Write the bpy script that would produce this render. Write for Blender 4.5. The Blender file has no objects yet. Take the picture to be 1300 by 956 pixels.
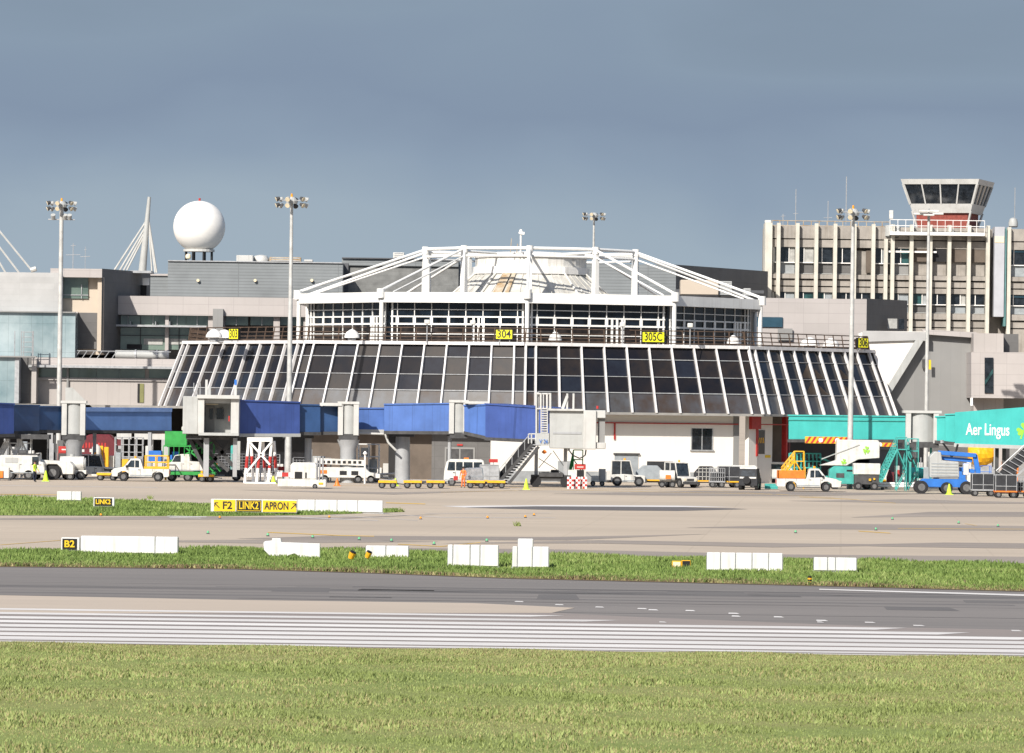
import bpy, bmesh, math, random
from mathutils import Vector, Matrix
import numpy as np
random.seed(7)
R = math.radians
S = bpy.context.scene
COL = S.collection
# ---------------------------------------------------------------- camera (telephoto, slightly rolled)
FP, CH, PX, PY, ROLL = 6000.0, 7.3, 650.0, 509.0, R(0.75)
cam = bpy.data.cameras.new('camera'); camo = bpy.data.objects.new('camera', cam); COL.objects.link(camo)
cam.sensor_width = 36.0; cam.lens = 36.0 * FP / 1300.0
cam.shift_y = (PY - 478.0) / 1300.0
cam.clip_start = 1.0; cam.clip_end = 20000
camo.matrix_world = Matrix.Translation((0, 0, CH)) @ Matrix.Rotation(-ROLL, 4, 'Y') @ Matrix.Rotation(R(90), 4, 'X')
S.camera = camo
# ---------------------------------------------------------------- sky
SUN_EL, SUN_AZ = R(35), R(27)          # azimuth measured to the left of straight behind the camera
wd = bpy.data.worlds.new('World'); S.world = wd; wd.use_nodes = True
nt = wd.node_tree; nt.nodes.clear()
def nd(t, **k):
    n = nt.nodes.new(t)
    for a, b in k.items(): setattr(n, a, b)
    return n
out = nd('ShaderNodeOutputWorld'); bg = nd('ShaderNodeBackground'); bg.inputs[1].default_value = 0.10
sky = nd('ShaderNodeTexSky', sky_type='NISHITA', sun_disc=False, sun_elevation=SUN_EL, sun_rotation=math.pi + SUN_AZ)
sky.air_density = 1.0; sky.dust_density = 1.5
tc = nd('ShaderNodeTexCoord'); sp = nd('ShaderNodeSeparateXYZ'); nt.links.new(tc.outputs['Generated'], sp.inputs[0])
mp = nd('ShaderNodeMapping'); mp.inputs['Scale'].default_value = (6, 6, 14); nt.links.new(tc.outputs['Generated'], mp.inputs[0])
nz = nd('ShaderNodeTexNoise'); nz.inputs['Scale'].default_value = 1.5; nz.inputs['Detail'].default_value = 5; nz.inputs['Roughness'].default_value = 0.42; nz.inputs['Distortion'].default_value = .35
nt.links.new(mp.outputs[0], nz.inputs['Vector'])
# cloud deck colour: pale towards the horizon, slate above
ma = nd('ShaderNodeMath', operation='MULTIPLY_ADD'); ma.inputs[1].default_value = 0.11; ma.inputs[2].default_value = -0.055
nt.links.new(nz.outputs['Fac'], ma.inputs[0])
ad = nd('ShaderNodeMath', operation='ADD'); nt.links.new(sp.outputs['Z'], ad.inputs[0]); nt.links.new(ma.outputs[0], ad.inputs[1])
mr = nd('ShaderNodeMapRange'); mr.inputs['From Min'].default_value = -0.01; mr.inputs['From Max'].default_value = 0.13
nt.links.new(ad.outputs[0], mr.inputs['Value'])
cr = nd('ShaderNodeValToRGB'); nt.links.new(mr.outputs[0], cr.inputs[0])
SK = 7.4
def skc(r, g, b): return (r * SK * 1.01, g * SK * 1.01, b * SK * 1.015, 1)
e = cr.color_ramp.elements
e[0].position = 0.0; e[0].color = skc(.36, .44, .505)
e[1].position = 1.0; e[1].color = skc(.25, .32, .385)
for p_, c_ in ((.28, (.325, .405, .48)), (.44, (.26, .335, .43)), (.56, (.222, .288, .385)), (.70, (.24, .312, .40)), (.86, (.215, .28, .36))):
    q = e.new(p_); q.color = skc(*c_)
mr2 = nd('ShaderNodeMapRange'); mr2.interpolation_type = 'SMOOTHSTEP'
mr2.inputs['From Min'].default_value = 0.14; mr2.inputs['From Max'].default_value = 0.45
nt.links.new(sp.outputs['Z'], mr2.inputs['Value'])
mx = nd('ShaderNodeMix', data_type='RGBA'); nt.links.new(mr2.outputs[0], mx.inputs[0])
nt.links.new(cr.outputs[0], mx.inputs[6]); nt.links.new(sky.outputs[0], mx.inputs[7])
nt.links.new(mx.outputs[2], bg.inputs[0]); nt.links.new(bg.outputs[0], out.inputs[0])
# ---------------------------------------------------------------- sun
sl = bpy.data.lights.new('sun', 'SUN'); sl.energy = 4.6; sl.angle = R(0.5); sl.color = (1.0, .94, .86)
so = bpy.data.objects.new('sun', sl); COL.objects.link(so)
to_sun = Vector((-math.sin(SUN_AZ) * math.cos(SUN_EL), -math.cos(SUN_AZ) * math.cos(SUN_EL), math.sin(SUN_EL)))
so.rotation_euler = to_sun.to_track_quat('Z', 'Y').to_euler()
S.view_settings.view_transform = 'Standard'; S.view_settings.look = 'None'
S.view_settings.gamma = 1.0; S.view_settings.use_curve_mapping = False
S.view_settings.exposure = 0.5
# ---------------------------------------------------------------- photo measure -> place
cR, sR = math.cos(ROLL), math.sin(ROLL)
def der(px, py):
    u, v = px - PX, py - PY
    return u * cR + v * sR, -u * sR + v * cR
def W(px, py, Y):
    u, v = der(px, py); return u * Y / FP, CH - v * Y / FP
def W3(px, py, Y, dz=0):
    x, z = W(px, py, Y); return Vector((x, Y, z + dz))
def G(px, py):
    u, v = der(px, py); Y = FP * CH / v; return Vector((u * Y / FP, Y, 0))
# ---------------------------------------------------------------- materials
MATS = {}
def mat(name, col, rough=.7, metal=0.0, var=.12, scale=1.0, bump=0.0, col2=None, spec=.4, stretch=(1, 1, 1), panel=None, pcol=.6, streak=0, emit=None, ribs=None):
    if name in MATS: return MATS[name]
    m = bpy.data.materials.new(name); m.use_nodes = True; MATS[name] = m
    t = m.node_tree; b = t.nodes['Principled BSDF']; L = t.links.new
    b.inputs['Roughness'].default_value = rough; b.inputs['Metallic'].default_value = metal
    b.inputs['Specular IOR Level'].default_value = spec
    c = t.nodes.new('ShaderNodeTexCoord'); mpn = t.nodes.new('ShaderNodeMapping'); mpn.inputs['Scale'].default_value = stretch
    L(c.outputs['Object'], mpn.inputs[0])
    n = t.nodes.new('ShaderNodeTexNoise'); n.inputs['Scale'].default_value = scale; n.inputs['Detail'].default_value = 6; n.inputs['Roughness'].default_value = .6
    L(mpn.outputs[0], n.inputs['Vector'])
    mx = t.nodes.new('ShaderNodeMix'); mx.data_type = 'RGBA'
    c2 = col2 if col2 else tuple(max(0, x * (1 - var * 2)) for x in col)
    mx.inputs[6].default_value = (*c2, 1); mx.inputs[7].default_value = (*col, 1)
    r = t.nodes.new('ShaderNodeMapRange'); r.inputs['From Min'].default_value = .3; r.inputs['From Max'].default_value = .65
    L(n.outputs['Fac'], r.inputs['Value']); L(r.outputs[0], mx.inputs[0])
    src = mx.outputs[2]
    if streak:
        mp2 = t.nodes.new('ShaderNodeMapping'); mp2.inputs['Scale'].default_value = (2.2, 2.2, .12); L(c.outputs['Object'], mp2.inputs[0])
        n2 = t.nodes.new('ShaderNodeTexNoise'); n2.inputs['Scale'].default_value = 1.6; n2.inputs['Detail'].default_value = 4
        L(mp2.outputs[0], n2.inputs['Vector'])
        r2 = t.nodes.new('ShaderNodeMapRange'); r2.inputs['From Min'].default_value = .52; r2.inputs['From Max'].default_value = .75
        r2.inputs['To Max'].default_value = streak
        L(n2.outputs['Fac'], r2.inputs['Value'])
        m2 = t.nodes.new('ShaderNodeMix'); m2.data_type = 'RGBA'; L(r2.outputs[0], m2.inputs[0]); L(src, m2.inputs[6])
        m2.inputs[7].default_value = (col[0] * .45, col[1] * .4, col[2] * .34, 1); src = m2.outputs[2]
    if panel:      # joints between cladding panels: (width, height, joint)
        br = t.nodes.new('ShaderNodeTexBrick'); br.offset = 0; br.inputs['Scale'].default_value = 1
        br.inputs['Brick Width'].default_value = panel[0]; br.inputs['Row Height'].default_value = panel[1]
        br.inputs['Mortar Size'].default_value = panel[2]; br.inputs['Mortar Smooth'].default_value = .3
        br.inputs['Color1'].default_value = (1, 1, 1, 1); br.inputs['Color2'].default_value = (.93, .93, .93, 1); br.inputs['Mortar'].default_value = (pcol, pcol, pcol, 1)
        cx = t.nodes.new('ShaderNodeSeparateXYZ'); cc = t.nodes.new('ShaderNodeCombineXYZ'); L(c.outputs['Object'], cx.inputs[0])
        aa = t.nodes.new('ShaderNodeMath'); aa.operation = 'ADD'; L(cx.outputs['X'], aa.inputs[0]); L(cx.outputs['Y'], aa.inputs[1])
        L(aa.outputs[0], cc.inputs['X']); L(cx.outputs['Z'], cc.inputs['Y']); L(cc.outputs[0], br.inputs['Vector'])
        m3 = t.nodes.new('ShaderNodeMix'); m3.data_type = 'RGBA'; m3.blend_type = 'MULTIPLY'; m3.inputs[0].default_value = 1
        L(src, m3.inputs[6]); L(br.outputs['Color'], m3.inputs[7]); src = m3.outputs[2]
    L(src, b.inputs['Base Color'])
    if emit: b.inputs['Emission Color'].default_value = (*col, 1); b.inputs['Emission Strength'].default_value = emit
    if bump or ribs:
        bp = t.nodes.new('ShaderNodeBump'); bp.inputs['Strength'].default_value = bump or .5; bp.inputs['Distance'].default_value = .05
        if ribs:
            wv = t.nodes.new('ShaderNodeTexWave'); wv.bands_direction = ribs[0]; wv.inputs['Scale'].default_value = ribs[1]
            L(c.outputs['Object'], wv.inputs['Vector']); L(wv.outputs['Fac'], bp.inputs['Height'])
        else: L(n.outputs['Fac'], bp.inputs['Height'])
        L(bp.outputs[0], b.inputs['Normal'])
    return m
M = dict(
 white=mat('white_paint', (.80, .79, .76), .45, var=.06, scale=.8, streak=.25),
 vwhite=mat('vehicle_white', (.66, .65, .61), .35, var=.14, scale=2.2, spec=.5, streak=.35),
 steel=mat('white_steel', (.80, .80, .77), .5, var=.07, scale=.5, streak=.22),
 radome=mat('radome_white', (.80, .78, .74), .6, var=.03, scale=.3, panel=(1.3, 1.3, .02), pcol=.95),
 wallwhite=mat('rendered_wall', (.74, .71, .66), .85, var=.03, scale=.3, streak=.05),
 plinth=mat('plinth_grey', (.33, .35, .36), .8, var=.15),
 soffit=mat('soffit_metal', (.30, .29, .27), .7, var=.15),
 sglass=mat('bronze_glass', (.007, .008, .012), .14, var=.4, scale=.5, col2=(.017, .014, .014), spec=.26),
 sglow=mat('bronze_glass_low', (.050, .036, .028), .2, var=.4, scale=.6, col2=(.065, .07, .08), spec=.5),  # blue-grey sheen and brown stain both put into the lower panes' colour
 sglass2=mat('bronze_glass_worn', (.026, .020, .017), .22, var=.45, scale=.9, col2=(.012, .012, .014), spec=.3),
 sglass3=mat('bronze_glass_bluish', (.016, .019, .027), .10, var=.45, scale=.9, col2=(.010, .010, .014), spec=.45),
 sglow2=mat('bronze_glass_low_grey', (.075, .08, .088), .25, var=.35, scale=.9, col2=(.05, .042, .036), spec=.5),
 mull=mat('mullion_paint', (.68, .665, .66), .5, var=.1, scale=1.5, streak=.3),
 rail=mat('railing_brown', (.10, .065, .045), .7, var=.3, scale=2),
 deck=mat('deck_bitumen', (.16, .13, .11), .9, var=.3, scale=.8),
 dglass=mat('drum_glass', (.010, .017, .027), .15, var=.5, scale=.7, spec=.3),
 coneroof=mat('corrugated_roof', (.55, .54, .50), .6, var=.15, scale=.6, streak=.5),
 lantern=mat('lantern_cladding', (.66, .65, .61), .6, var=.08, scale=.8, streak=.6),
 rust=mat('rust_stain', (.30, .20, .10), .9, var=.35, scale=1.2, col2=(.46, .43, .36)),
 clad=mat('warm_grey_cladding', (.41, .38, .365), .6, var=.05, scale=.2, panel=(2.6, 1.05, .02), pcol=.72, streak=.06),
 cladv=mat('vertical_cladding', (.39, .36, .34), .6, var=.05, scale=.2, panel=(1.15, 30, .02), pcol=.78, streak=.08),
 slate=mat('louvred_cladding', (.225, .245, .255), .6, var=.12, scale=.25, panel=(11, .34, .05), pcol=.72),
 slateb=mat('mottled_cladding', (.20, .205, .20), .7, var=.18, scale=1.2, panel=(30, .5, .03), pcol=.85),
 dark=mat('shaded_dark_cladding', (.10, .105, .115), .6, var=.12, scale=.3, panel=(3, 1.5, .03), pcol=.7),
 dgrey=mat('dark_grey_panel', (.125, .122, .12), .65, var=.08, panel=(2.6, 1.05, .02), pcol=.75),
 mgrey=mat('mid_grey_wall', (.24, .24, .235), .7, var=.06, scale=.2, panel=(1.0, 40, .015), pcol=.88),
 pale=mat('pale_block', (.42, .42, .415), .8, var=.08, scale=.4, panel=(3.5, .6, .015), pcol=.88),
 cream=mat('cream_panel', (.50, .43, .35), .75, var=.05, scale=.3),
 gglass=mat('green_glass', (.17, .225, .185), .1, var=.5, scale=.22, col2=(.045, .075, .07), spec=.8),
 bglass=mat('pale_blue_glass', (.38, .45, .465), .12, var=.4, scale=.16, col2=(.12, .19, .21), spec=.9, panel=(1.15, 2.9, .03), pcol=.75),  # cloudy sky reflection put into the base colour as noise
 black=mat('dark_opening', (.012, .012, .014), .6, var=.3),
 winb=mat('window_glass', (.02, .025, .032), .1, var=.4, scale=2, spec=.6),
 teal_g=mat('teal_glass', (.035, .10, .10), .12, var=.4, spec=.6),
 curtain=mat('pale_blind', (.42, .42, .40), .8, var=.2, scale=1.5),
 conc=mat('weathered_concrete', (.33, .305, .275), .85, var=.14, scale=.8, streak=.45),
 fin=mat('concrete_fin', (.57, .55, .48), .8, var=.1, scale=.8, streak=.25),
 render=mat('grey_cable_shaft', (.42, .43, .46), .7, var=.08, scale=.5),
 redb=mat('red_brick', (.24, .055, .04), .8, var=.2, scale=3),
 red=mat('red_paint', (.45, .035, .03), .5, var=.15, scale=3),
 dred=mat('maroon_paint', (.13, .018, .025), .5, var=.15, scale=2),
 orange=mat('orange_paint', (.75, .20, .025), .5, var=.15, scale=3),
 hiv=mat('high_visibility_yellow', (.55, .80, .05), .6, var=.1, scale=4),
 hio=mat('high_visibility_orange', (.85, .18, .03), .6, var=.1, scale=4),
 yellow=mat('yellow_paint', (.78, .42, .02), .5, var=.12, scale=2),
 signy=mat('sign_yellow', (.74, .50, .02), .45, var=.05, scale=2),
 gatey=mat('gate_sign_yellow', (.78, .74, .02), .45, var=.06, scale=2),
 signk=mat('sign_black', (.012, .012, .013), .5, var=.2),
 ink=mat('sign_lettering_black', (.02, .02, .02), .6, var=.05),
 board=mat('board_white', (.66, .66, .64), .6, var=.08, scale=1.6, streak=.35),
 blue=mat('bridge_blue', (.05, .092, .30), .5, var=.14, scale=.5, streak=.3, panel=(1.45, 40, .025), pcol=.72),
 blue2=mat('bridge_blue_faded', (.068, .15, .42), .5, var=.14, scale=.5, streak=.3, panel=(1.45, 40, .025), pcol=.75),
 blue3=mat('bridge_blue_inner', (.035, .085, .21), .35, var=.15, scale=.6),
 lblue=mat('lift_blue', (.03, .16, .52), .45, var=.1, scale=2),
 lblue2=mat('sunlit_blue', (.13, .25, .54), .5, var=.10, scale=.6, streak=.1),  # sunlit look of the left link put into a lighter blue
 teal=mat('bridge_teal', (.055, .42, .39), .45, var=.08, scale=.5, streak=.12, panel=(2.9, 40, .02), pcol=.8),
 teald=mat('teal_steel', (.06, .37, .33), .5, var=.15, scale=2),
 green=mat('green_paint', (.03, .30, .06), .5, var=.15, scale=2),
 leaf=mat('shamrock_green', (.28, .62, .06), .5, var=.05),
 bgrey=mat('bridge_grey', (.40, .41, .40), .55, var=.08, scale=.8, streak=.25),
 bwhite=mat('bridge_white', (.50, .50, .48), .5, var=.08, scale=.8, streak=.3),
 under=mat('underframe_grey', (.07, .07, .072), .7, var=.25, scale=2),
 column=mat('column_grey', (.36, .37, .38), .6, var=.1, scale=.8, streak=.3),
 metal=mat('galvanised_steel', (.42, .43, .44), .45, .3, var=.15, scale=3),
 pole=mat('galvanised_mast', (.52, .52, .50), .5, .1, var=.15, scale=1.5, streak=.3),
 lamp=mat('lamp_glass', (.80, .70, .50), .3, var=.1),
 tyre=mat('tyre_rubber', (.02, .02, .022), .8, var=.2, scale=5),
 rim=mat('wheel_rim', (.20, .20, .20), .4, .4, var=.2, scale=5),
 glass=mat('vehicle_glass', (.03, .04, .05), .1, var=.4, scale=3, spec=.7),
 canvas=mat('grey_canvas', (.30, .33, .35), .8, var=.12, scale=2),
 charcoal=mat('dark_curtain', (.035, .037, .042), .8, var=.25, scale=2),
 skin=mat('skin', (.50, .28, .20), .6, var=.05),
 hair=mat('hair', (.03, .02, .015), .8, var=.2),
 navy=mat('navy_cloth', (.02, .025, .05), .8, var=.2),
 amber=mat('amber_lens', (.9, .35, .02), .3, var=.1),
 glime=mat('green_lens', (.15, .5, .25), .3, var=.1),
 brown=mat('brown_wall', (.13, .105, .085), .85, var=.15, scale=.6),
)
# ---------------------------------------------------------------- mesh builder
class MB:
    def __init__(s): s.v = []; s.f = []; s.m = []; s.mats = []
    def mi(s, m):
        m = M[m] if isinstance(m, str) else m
        if m not in s.mats: s.mats.append(m)
        return s.mats.index(m)
    def add(s, vs, fs, m):
        o = len(s.v); k = s.mi(m); s.v += [tuple(v) for v in vs]
        for f in fs: s.f.append([o + i for i in f]); s.m.append(k)
        return s
    def hexa(s, p, m):   # 4 bottom, 4 top
        return s.add(p, [(0, 3, 2, 1), (4, 5, 6, 7), (0, 1, 5, 4), (1, 2, 6, 5), (2, 3, 7, 6), (3, 0, 4, 7)], m)
    def box(s, x0, x1, y0, y1, z0, z1, m):
        return s.hexa([(x0, y0, z0), (x1, y0, z0), (x1, y1, z0), (x0, y1, z0), (x0, y0, z1), (x1, y0, z1), (x1, y1, z1), (x0, y1, z1)], m)
    def bx(s, px0, px1, py0, py1, Y, d, m):   # box whose front face is at depth Y
        c = (px0 + px1) / 2; cy = (py0 + py1) / 2
        z1 = W(c, py0, Y)[1]; z0 = W(c, py1, Y)[1]; x0 = W(px0, cy, Y)[0]; x1 = W(px1, cy, Y)[0]
        return s.box(x0, x1, Y, Y + d, z0, z1, m)
    def beam(s, a, b, w, h, m, up=(0, 0, 1)):
        a = Vector(a); b = Vector(b); d = (b - a).normalized(); up = Vector(up)
        if abs(d.dot(up)) > .98: up = Vector((0, 1, 0))
        sd = d.cross(up).normalized() * w / 2; u = sd.cross(d).normalized() * h / 2
        return s.hexa([a - sd - u, a + sd - u, b + sd - u, b - sd - u, a - sd + u, a + sd + u, b + sd + u, b - sd + u], m)
    def tube(s, a, b, r, m, n=8, r2=None, cap=True):
        a = Vector(a); b = Vector(b); d = (b - a).normalized(); up = Vector((0, 0, 1)) if abs(d.z) < .9 else Vector((0, 1, 0))
        x = d.cross(up).normalized(); y = x.cross(d); r2 = r if r2 is None else r2; vs = []
        for c, q in ((a, r), (b, r2)):
            for i in range(n):
                t = 2 * math.pi * i / n; vs.append(c + x * math.cos(t) * q + y * math.sin(t) * q)
        fs = [(i, (i + 1) % n, n + (i + 1) % n, n + i) for i in range(n)]
        if cap: fs += [tuple(range(n))[::-1], tuple(range(n, 2 * n))]
        return s.add(vs, fs, m)
    def lathe(s, c, prof, m, n=16, a0=0):
        vs = []; fs = []
        for r, z in prof:
            for i in range(n):
                t = a0 + 2 * math.pi * i / n; vs.append((c[0] + r * math.sin(t), c[1] - r * math.cos(t), c[2] + z))
        for j in range(len(prof) - 1):
            for i in range(n): fs.append((j * n + i, j * n + (i + 1) % n, (j + 1) * n + (i + 1) % n, (j + 1) * n + i))
        fs.append(tuple(range(n))[::-1]); fs.append(tuple(range((len(prof) - 1) * n, len(prof) * n)))
        return s.add(vs, fs, m)
    def prism(s, prof, y0, y1, m, tap=0.0, ztap=None):  # side profile (x,z) extruded along y; tapers inwards above ztap
        n = len(prof)
        def off(z): return tap * max(0, z - ztap) if ztap is not None else 0
        vs = [(x, y0 + off(z), z) for x, z in prof] + [(x, y1 - off(z), z) for x, z in prof]
        fs = [(i, (i + 1) % n, n + (i + 1) % n, n + i) for i in range(n)] + [tuple(range(n))[::-1], tuple(range(n, 2 * n))]
        return s.add(vs, fs, m)
    def poly(s, pts, m): return s.add(pts, [tuple(range(len(pts)))], m)
    def build(s, name, parent=None, world=False, smooth=False, bevel=0):
        me = bpy.data.meshes.new(name)
        off = Vector((0, 0, 0))
        if world and parent is not None:
            q = parent
            while q is not None: off += q.location; q = q.parent
        me.from_pydata([tuple(Vector(v) - off) for v in s.v], [], s.f)
        for m in s.mats: me.materials.append(m)
        me.polygons.foreach_set('material_index', s.m)
        bm = bmesh.new(); bm.from_mesh(me); bmesh.ops.recalc_face_normals(bm, faces=bm.faces)
        if bevel: bmesh.ops.bevel(bm, geom=list(bm.edges), offset=bevel, segments=1, affect='EDGES', clamp_overlap=True)
        bm.to_mesh(me); bm.free()
        if smooth:
            me.polygons.foreach_set('use_smooth', [True] * len(me.polygons))
            try: me.set_sharp_from_angle(angle=R(40))
            except Exception: pass
        o = bpy.data.objects.new(name, me); COL.objects.link(o); o.parent = parent
        return o
def tag(o, label, cat, group=None):
    o['label'] = label; o['category'] = cat
    if group: o['group'] = group
    return o
def thing(name, label, cat, loc=(0, 0, 0), rz=0, group=None):
    o = bpy.data.objects.new(name, None); COL.objects.link(o); o.location = loc; o.rotation_euler = (0, 0, rz)
    o.empty_display_size = .5
    return tag(o, label, cat, group)
def struct(name, mb): o = mb.build(name); o['kind'] = 'structure'; return o
def copy_tree(o, parent=None):
    c = o.copy(); COL.objects.link(c); c.parent = parent
    for k in list(o.children): copy_tree(k, c)
    return c
def again(o, label, loc, rz=None, group=None):
    c = copy_tree(o); c['label'] = label; c.location = loc
    if rz is not None: c.rotation_euler = (0, 0, rz)
    if group: c['group'] = group
    return c
def text_mesh(txt, size, m, depth=.01, width=None, spacing=1.0, bold=0.0):
    cu = bpy.data.curves.new('lettering', 'FONT'); cu.body = txt; cu.size = size; cu.extrude = depth
    cu.align_x = 'CENTER'; cu.align_y = 'CENTER'; cu.space_character = spacing; cu.offset = bold
    o = bpy.data.objects.new('tmp', cu); COL.objects.link(o); bpy.context.view_layer.update()
    me = bpy.data.meshes.new_from_object(o.evaluated_get(bpy.context.evaluated_depsgraph_get())); me.name = 'lettering'
    bpy.data.objects.remove(o)
    if width:
        xs = [v.co.x for v in me.vertices]; w = max(xs) - min(xs); k = width / w; mid = (max(xs) + min(xs)) / 2
        for v in me.vertices: v.co.x = (v.co.x - mid) * k
    me.materials.clear(); me.materials.append(M[m])
    return me
def put_text(txt, size, m, parent, loc, width=None, rz=0, name='lettering', bold=0.0, spacing=1.0):
    me = text_mesh(txt, size, m, width=width, bold=bold, spacing=spacing)
    me.transform(Matrix.Translation(loc) @ Matrix.Rotation(rz, 4, 'Z') @ Matrix.Rotation(R(90), 4, 'X'))
    o = bpy.data.objects.new(name, me); COL.objects.link(o); o.parent = parent
    return o
# ================================================================ GROUND
def ground_mat(name, c1, c2, c3, sc, bump=.1, stretch=(1, 1, 1), joints=None, st=.5):
    m = bpy.data.materials.new(name); m.use_nodes = True; t = m.node_tree; b = t.nodes['Principled BSDF']; L = t.links.new
    b.inputs['Roughness'].default_value = .92; b.inputs['Specular IOR Level'].default_value = .15
    c = t.nodes.new('ShaderNodeTexCoord')
    mpn = t.nodes.new('ShaderNodeMapping'); mpn.inputs['Scale'].default_value = stretch; L(c.outputs['Object'], mpn.inputs[0])
    n = t.nodes.new('ShaderNodeTexNoise'); n.inputs['Scale'].default_value = sc; n.inputs['Detail'].default_value = 8; n.inputs['Roughness'].default_value = .65
    L(mpn.outputs[0], n.inputs['Vector'])
    n2 = t.nodes.new('ShaderNodeTexNoise'); n2.inputs['Scale'].default_value = sc * .13; n2.inputs['Detail'].default_value = 5
    L(mpn.outputs[0], n2.inputs['Vector'])
    r = t.nodes.new('ShaderNodeMapRange'); r.inputs['From Min'].default_value = .32; r.inputs['From Max'].default_value = .68; L(n.outputs['Fac'], r.inputs['Value'])
    mx = t.nodes.new('ShaderNodeMix'); mx.data_type = 'RGBA'; mx.inputs[6].default_value = (*c1, 1); mx.inputs[7].default_value = (*c2, 1); L(r.outputs[0], mx.inputs[0])
    r2 = t.nodes.new('ShaderNodeMapRange'); r2.inputs['From Min'].default_value = .42; r2.inputs['From Max'].default_value = .66; r2.inputs['To Max'].default_value = st; L(n2.outputs['Fac'], r2.inputs['Value'])
    m2 = t.nodes.new('ShaderNodeMix'); m2.data_type = 'RGBA'; L(mx.outputs[2], m2.inputs[6]); m2.inputs[7].default_value = (*c3, 1); L(r2.outputs[0], m2.inputs[0])
    src = m2.outputs[2]
    if joints:
        br = t.nodes.new('ShaderNodeTexBrick'); br.offset = 0; br.inputs['Scale'].default_value = 1
        br.inputs['Brick Width'].default_value = joints; br.inputs['Row Height'].default_value = joints
        br.inputs['Mortar Size'].default_value = .06; br.inputs['Color1'].default_value = (1, 1, 1, 1); br.inputs['Color2'].default_value = (.90, .89, .87, 1); br.inputs['Mortar'].default_value = (.62, .6, .58, 1)
        mpr = t.nodes.new('ShaderNodeMapping'); mpr.inputs['Rotation'].default_value = (0, 0, R(4)); L(c.outputs['Object'], mpr.inputs[0])
        L(mpr.outputs[0], br.inputs['Vector'])
        m3 = t.nodes.new('ShaderNodeMix'); m3.data_type = 'RGBA'; m3.blend_type = 'MULTIPLY'; m3.inputs[0].default_value = .16; L(src, m3.inputs[6]); L(br.outputs['Color'], m3.inputs[7]); src = m3.outputs[2]
    L(src, b.inputs['Base Color'])
    bp = t.nodes.new('ShaderNodeBump'); bp.inputs['Strength'].default_value = bump; bp.inputs['Distance'].default_value = .1; L(n.outputs['Fac'], bp.inputs['Height']); L(bp.outputs[0], b.inputs['Normal'])
    return m
M['apron'] = ground_mat('apron_concrete', (.43, .362, .288), (.485, .41, .325), (.35, .30, .245), .35, .05, (.22, 1, 1), joints=7.5)
M['sand'] = ground_mat('pale_paving', (.43, .362, .295), (.48, .405, .33), (.38, .33, .275), .5, .05, (.2, 1, 1))
M['asph'] = ground_mat('runway_asphalt', (.17, .158, .15), (.205, .19, .178), (.235, .215, .20), .8, .1, (.12, 1, 1))
M['asph2'] = ground_mat('worn_asphalt', (.235, .205, .19), (.28, .245, .225), (.20, .18, .17), .8, .1, (.12, 1, 1))
M['tar'] = ground_mat('dark_asphalt_band', (.105, .10, .10), (.14, .13, .13), (.17, .155, .15), .8, .1, (.12, 1, 1))
M['streak'] = ground_mat('grey_paving', (.235, .208, .185), (.275, .24, .21), (.33, .285, .245), .6, .05, (.1, 1, 1), st=.8)
M['grass'] = ground_mat('grass_soil', (.17, .21, .06), (.21, .25, .08), (.26, .24, .10), .9, .6, (.5, 1, 1), st=.7)
M['grassb'] = ground_mat('grass_far', (.15, .22, .05), (.195, .27, .075), (.25, .24, .09), 1.2, .6, (.3, 1, 1), st=.6)
M['rmark'] = ground_mat('runway_paint', (.55, .53, .51), (.72, .70, .675), (.38, .36, .345), 1.2, .02, (.15, 1, 1))
M['ymark'] = ground_mat('taxiway_paint', (.62, .38, .06), (.72, .46, .08), (.5, .34, .12), 1.5, .02)
M['dirt'] = ground_mat('edge_soil', (.12, .085, .055), (.19, .14, .09), (.16, .15, .07), 2.5, .6, (.3, 1, 1))
def sheet(name, pts, z, m, px=True):
    mb = MB(); mb.poly([(*(G(*p).xy if px else p), z) for p in pts], m); return struct(name, mb)
mb = MB(); mb.poly([(-6000, -200, 0), (6000, -200, 0), (6000, 9000, 0), (-6000, 9000, 0)], 'apron'); struct('ground', mb)
# runway tarmac, grass strips
def wob(a, b, n, amp):   # a wandering edge between two image points
    return [(a[0] + (b[0] - a[0]) * i / n, a[1] + (b[1] - a[1]) * i / n + random.uniform(-amp, amp)) for i in range(n)]
sheet('runway', [(-500, 719), (0, 719), (300, 722), (650, 734), (900, 740), (1300, 751), (1900, 768), (1900, 850), (-500, 808)], .004, 'asph')
sheet('runway_worn_band', [(-500, 779), (700, 778), (820, 784), (1150, 797), (1900, 812), (1900, 852), (-500, 812)], .008, 'asph2')
sheet('pale_runway_patch', [(-500, 750), (0, 756), (300, 762), (600, 766), (730, 772), (700, 778.5), (0, 779), (-500, 773)], .012, 'sand')
rg = random.Random(11)
def seam(mb, y0, x0, x1, w, m, z):   # wandering joint or rubber streak along the runway
    n = 24; q = [(x0 + (x1 - x0) * i / n, y0 + rg.uniform(-.12, .12)) for i in range(n + 1)]
    for a, b in zip(q[:-1], q[1:]): mb.poly([(a[0], a[1] - w, z), (b[0], b[1] - w, z), (b[0], b[1] + w, z), (a[0], a[1] + w, z)], m)
M['rubber'] = ground_mat('tyre_rubber_marks', (.085, .08, .08), (.115, .11, .108), (.14, .13, .13), 1.2, .05, (.1, 1, 1))
M['repair'] = ground_mat('asphalt_repair', (.125, .118, .115), (.15, .142, .138), (.17, .16, .152), 1.2, .05, (.3, 1, 1))
mb = MB()
for i in range(9): seam(mb, rg.uniform(160, 186), rg.uniform(-30, 6), rg.uniform(8, 30), rg.uniform(.05, .13), 'rubber', .0065)
for i in range(7): seam(mb, rg.uniform(172, 185), rg.uniform(-30, 0), rg.uniform(-5, 25), rg.uniform(.3, .8), 'repair', .0055)
struct('runway_seams', mb)
mb = MB()
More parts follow.
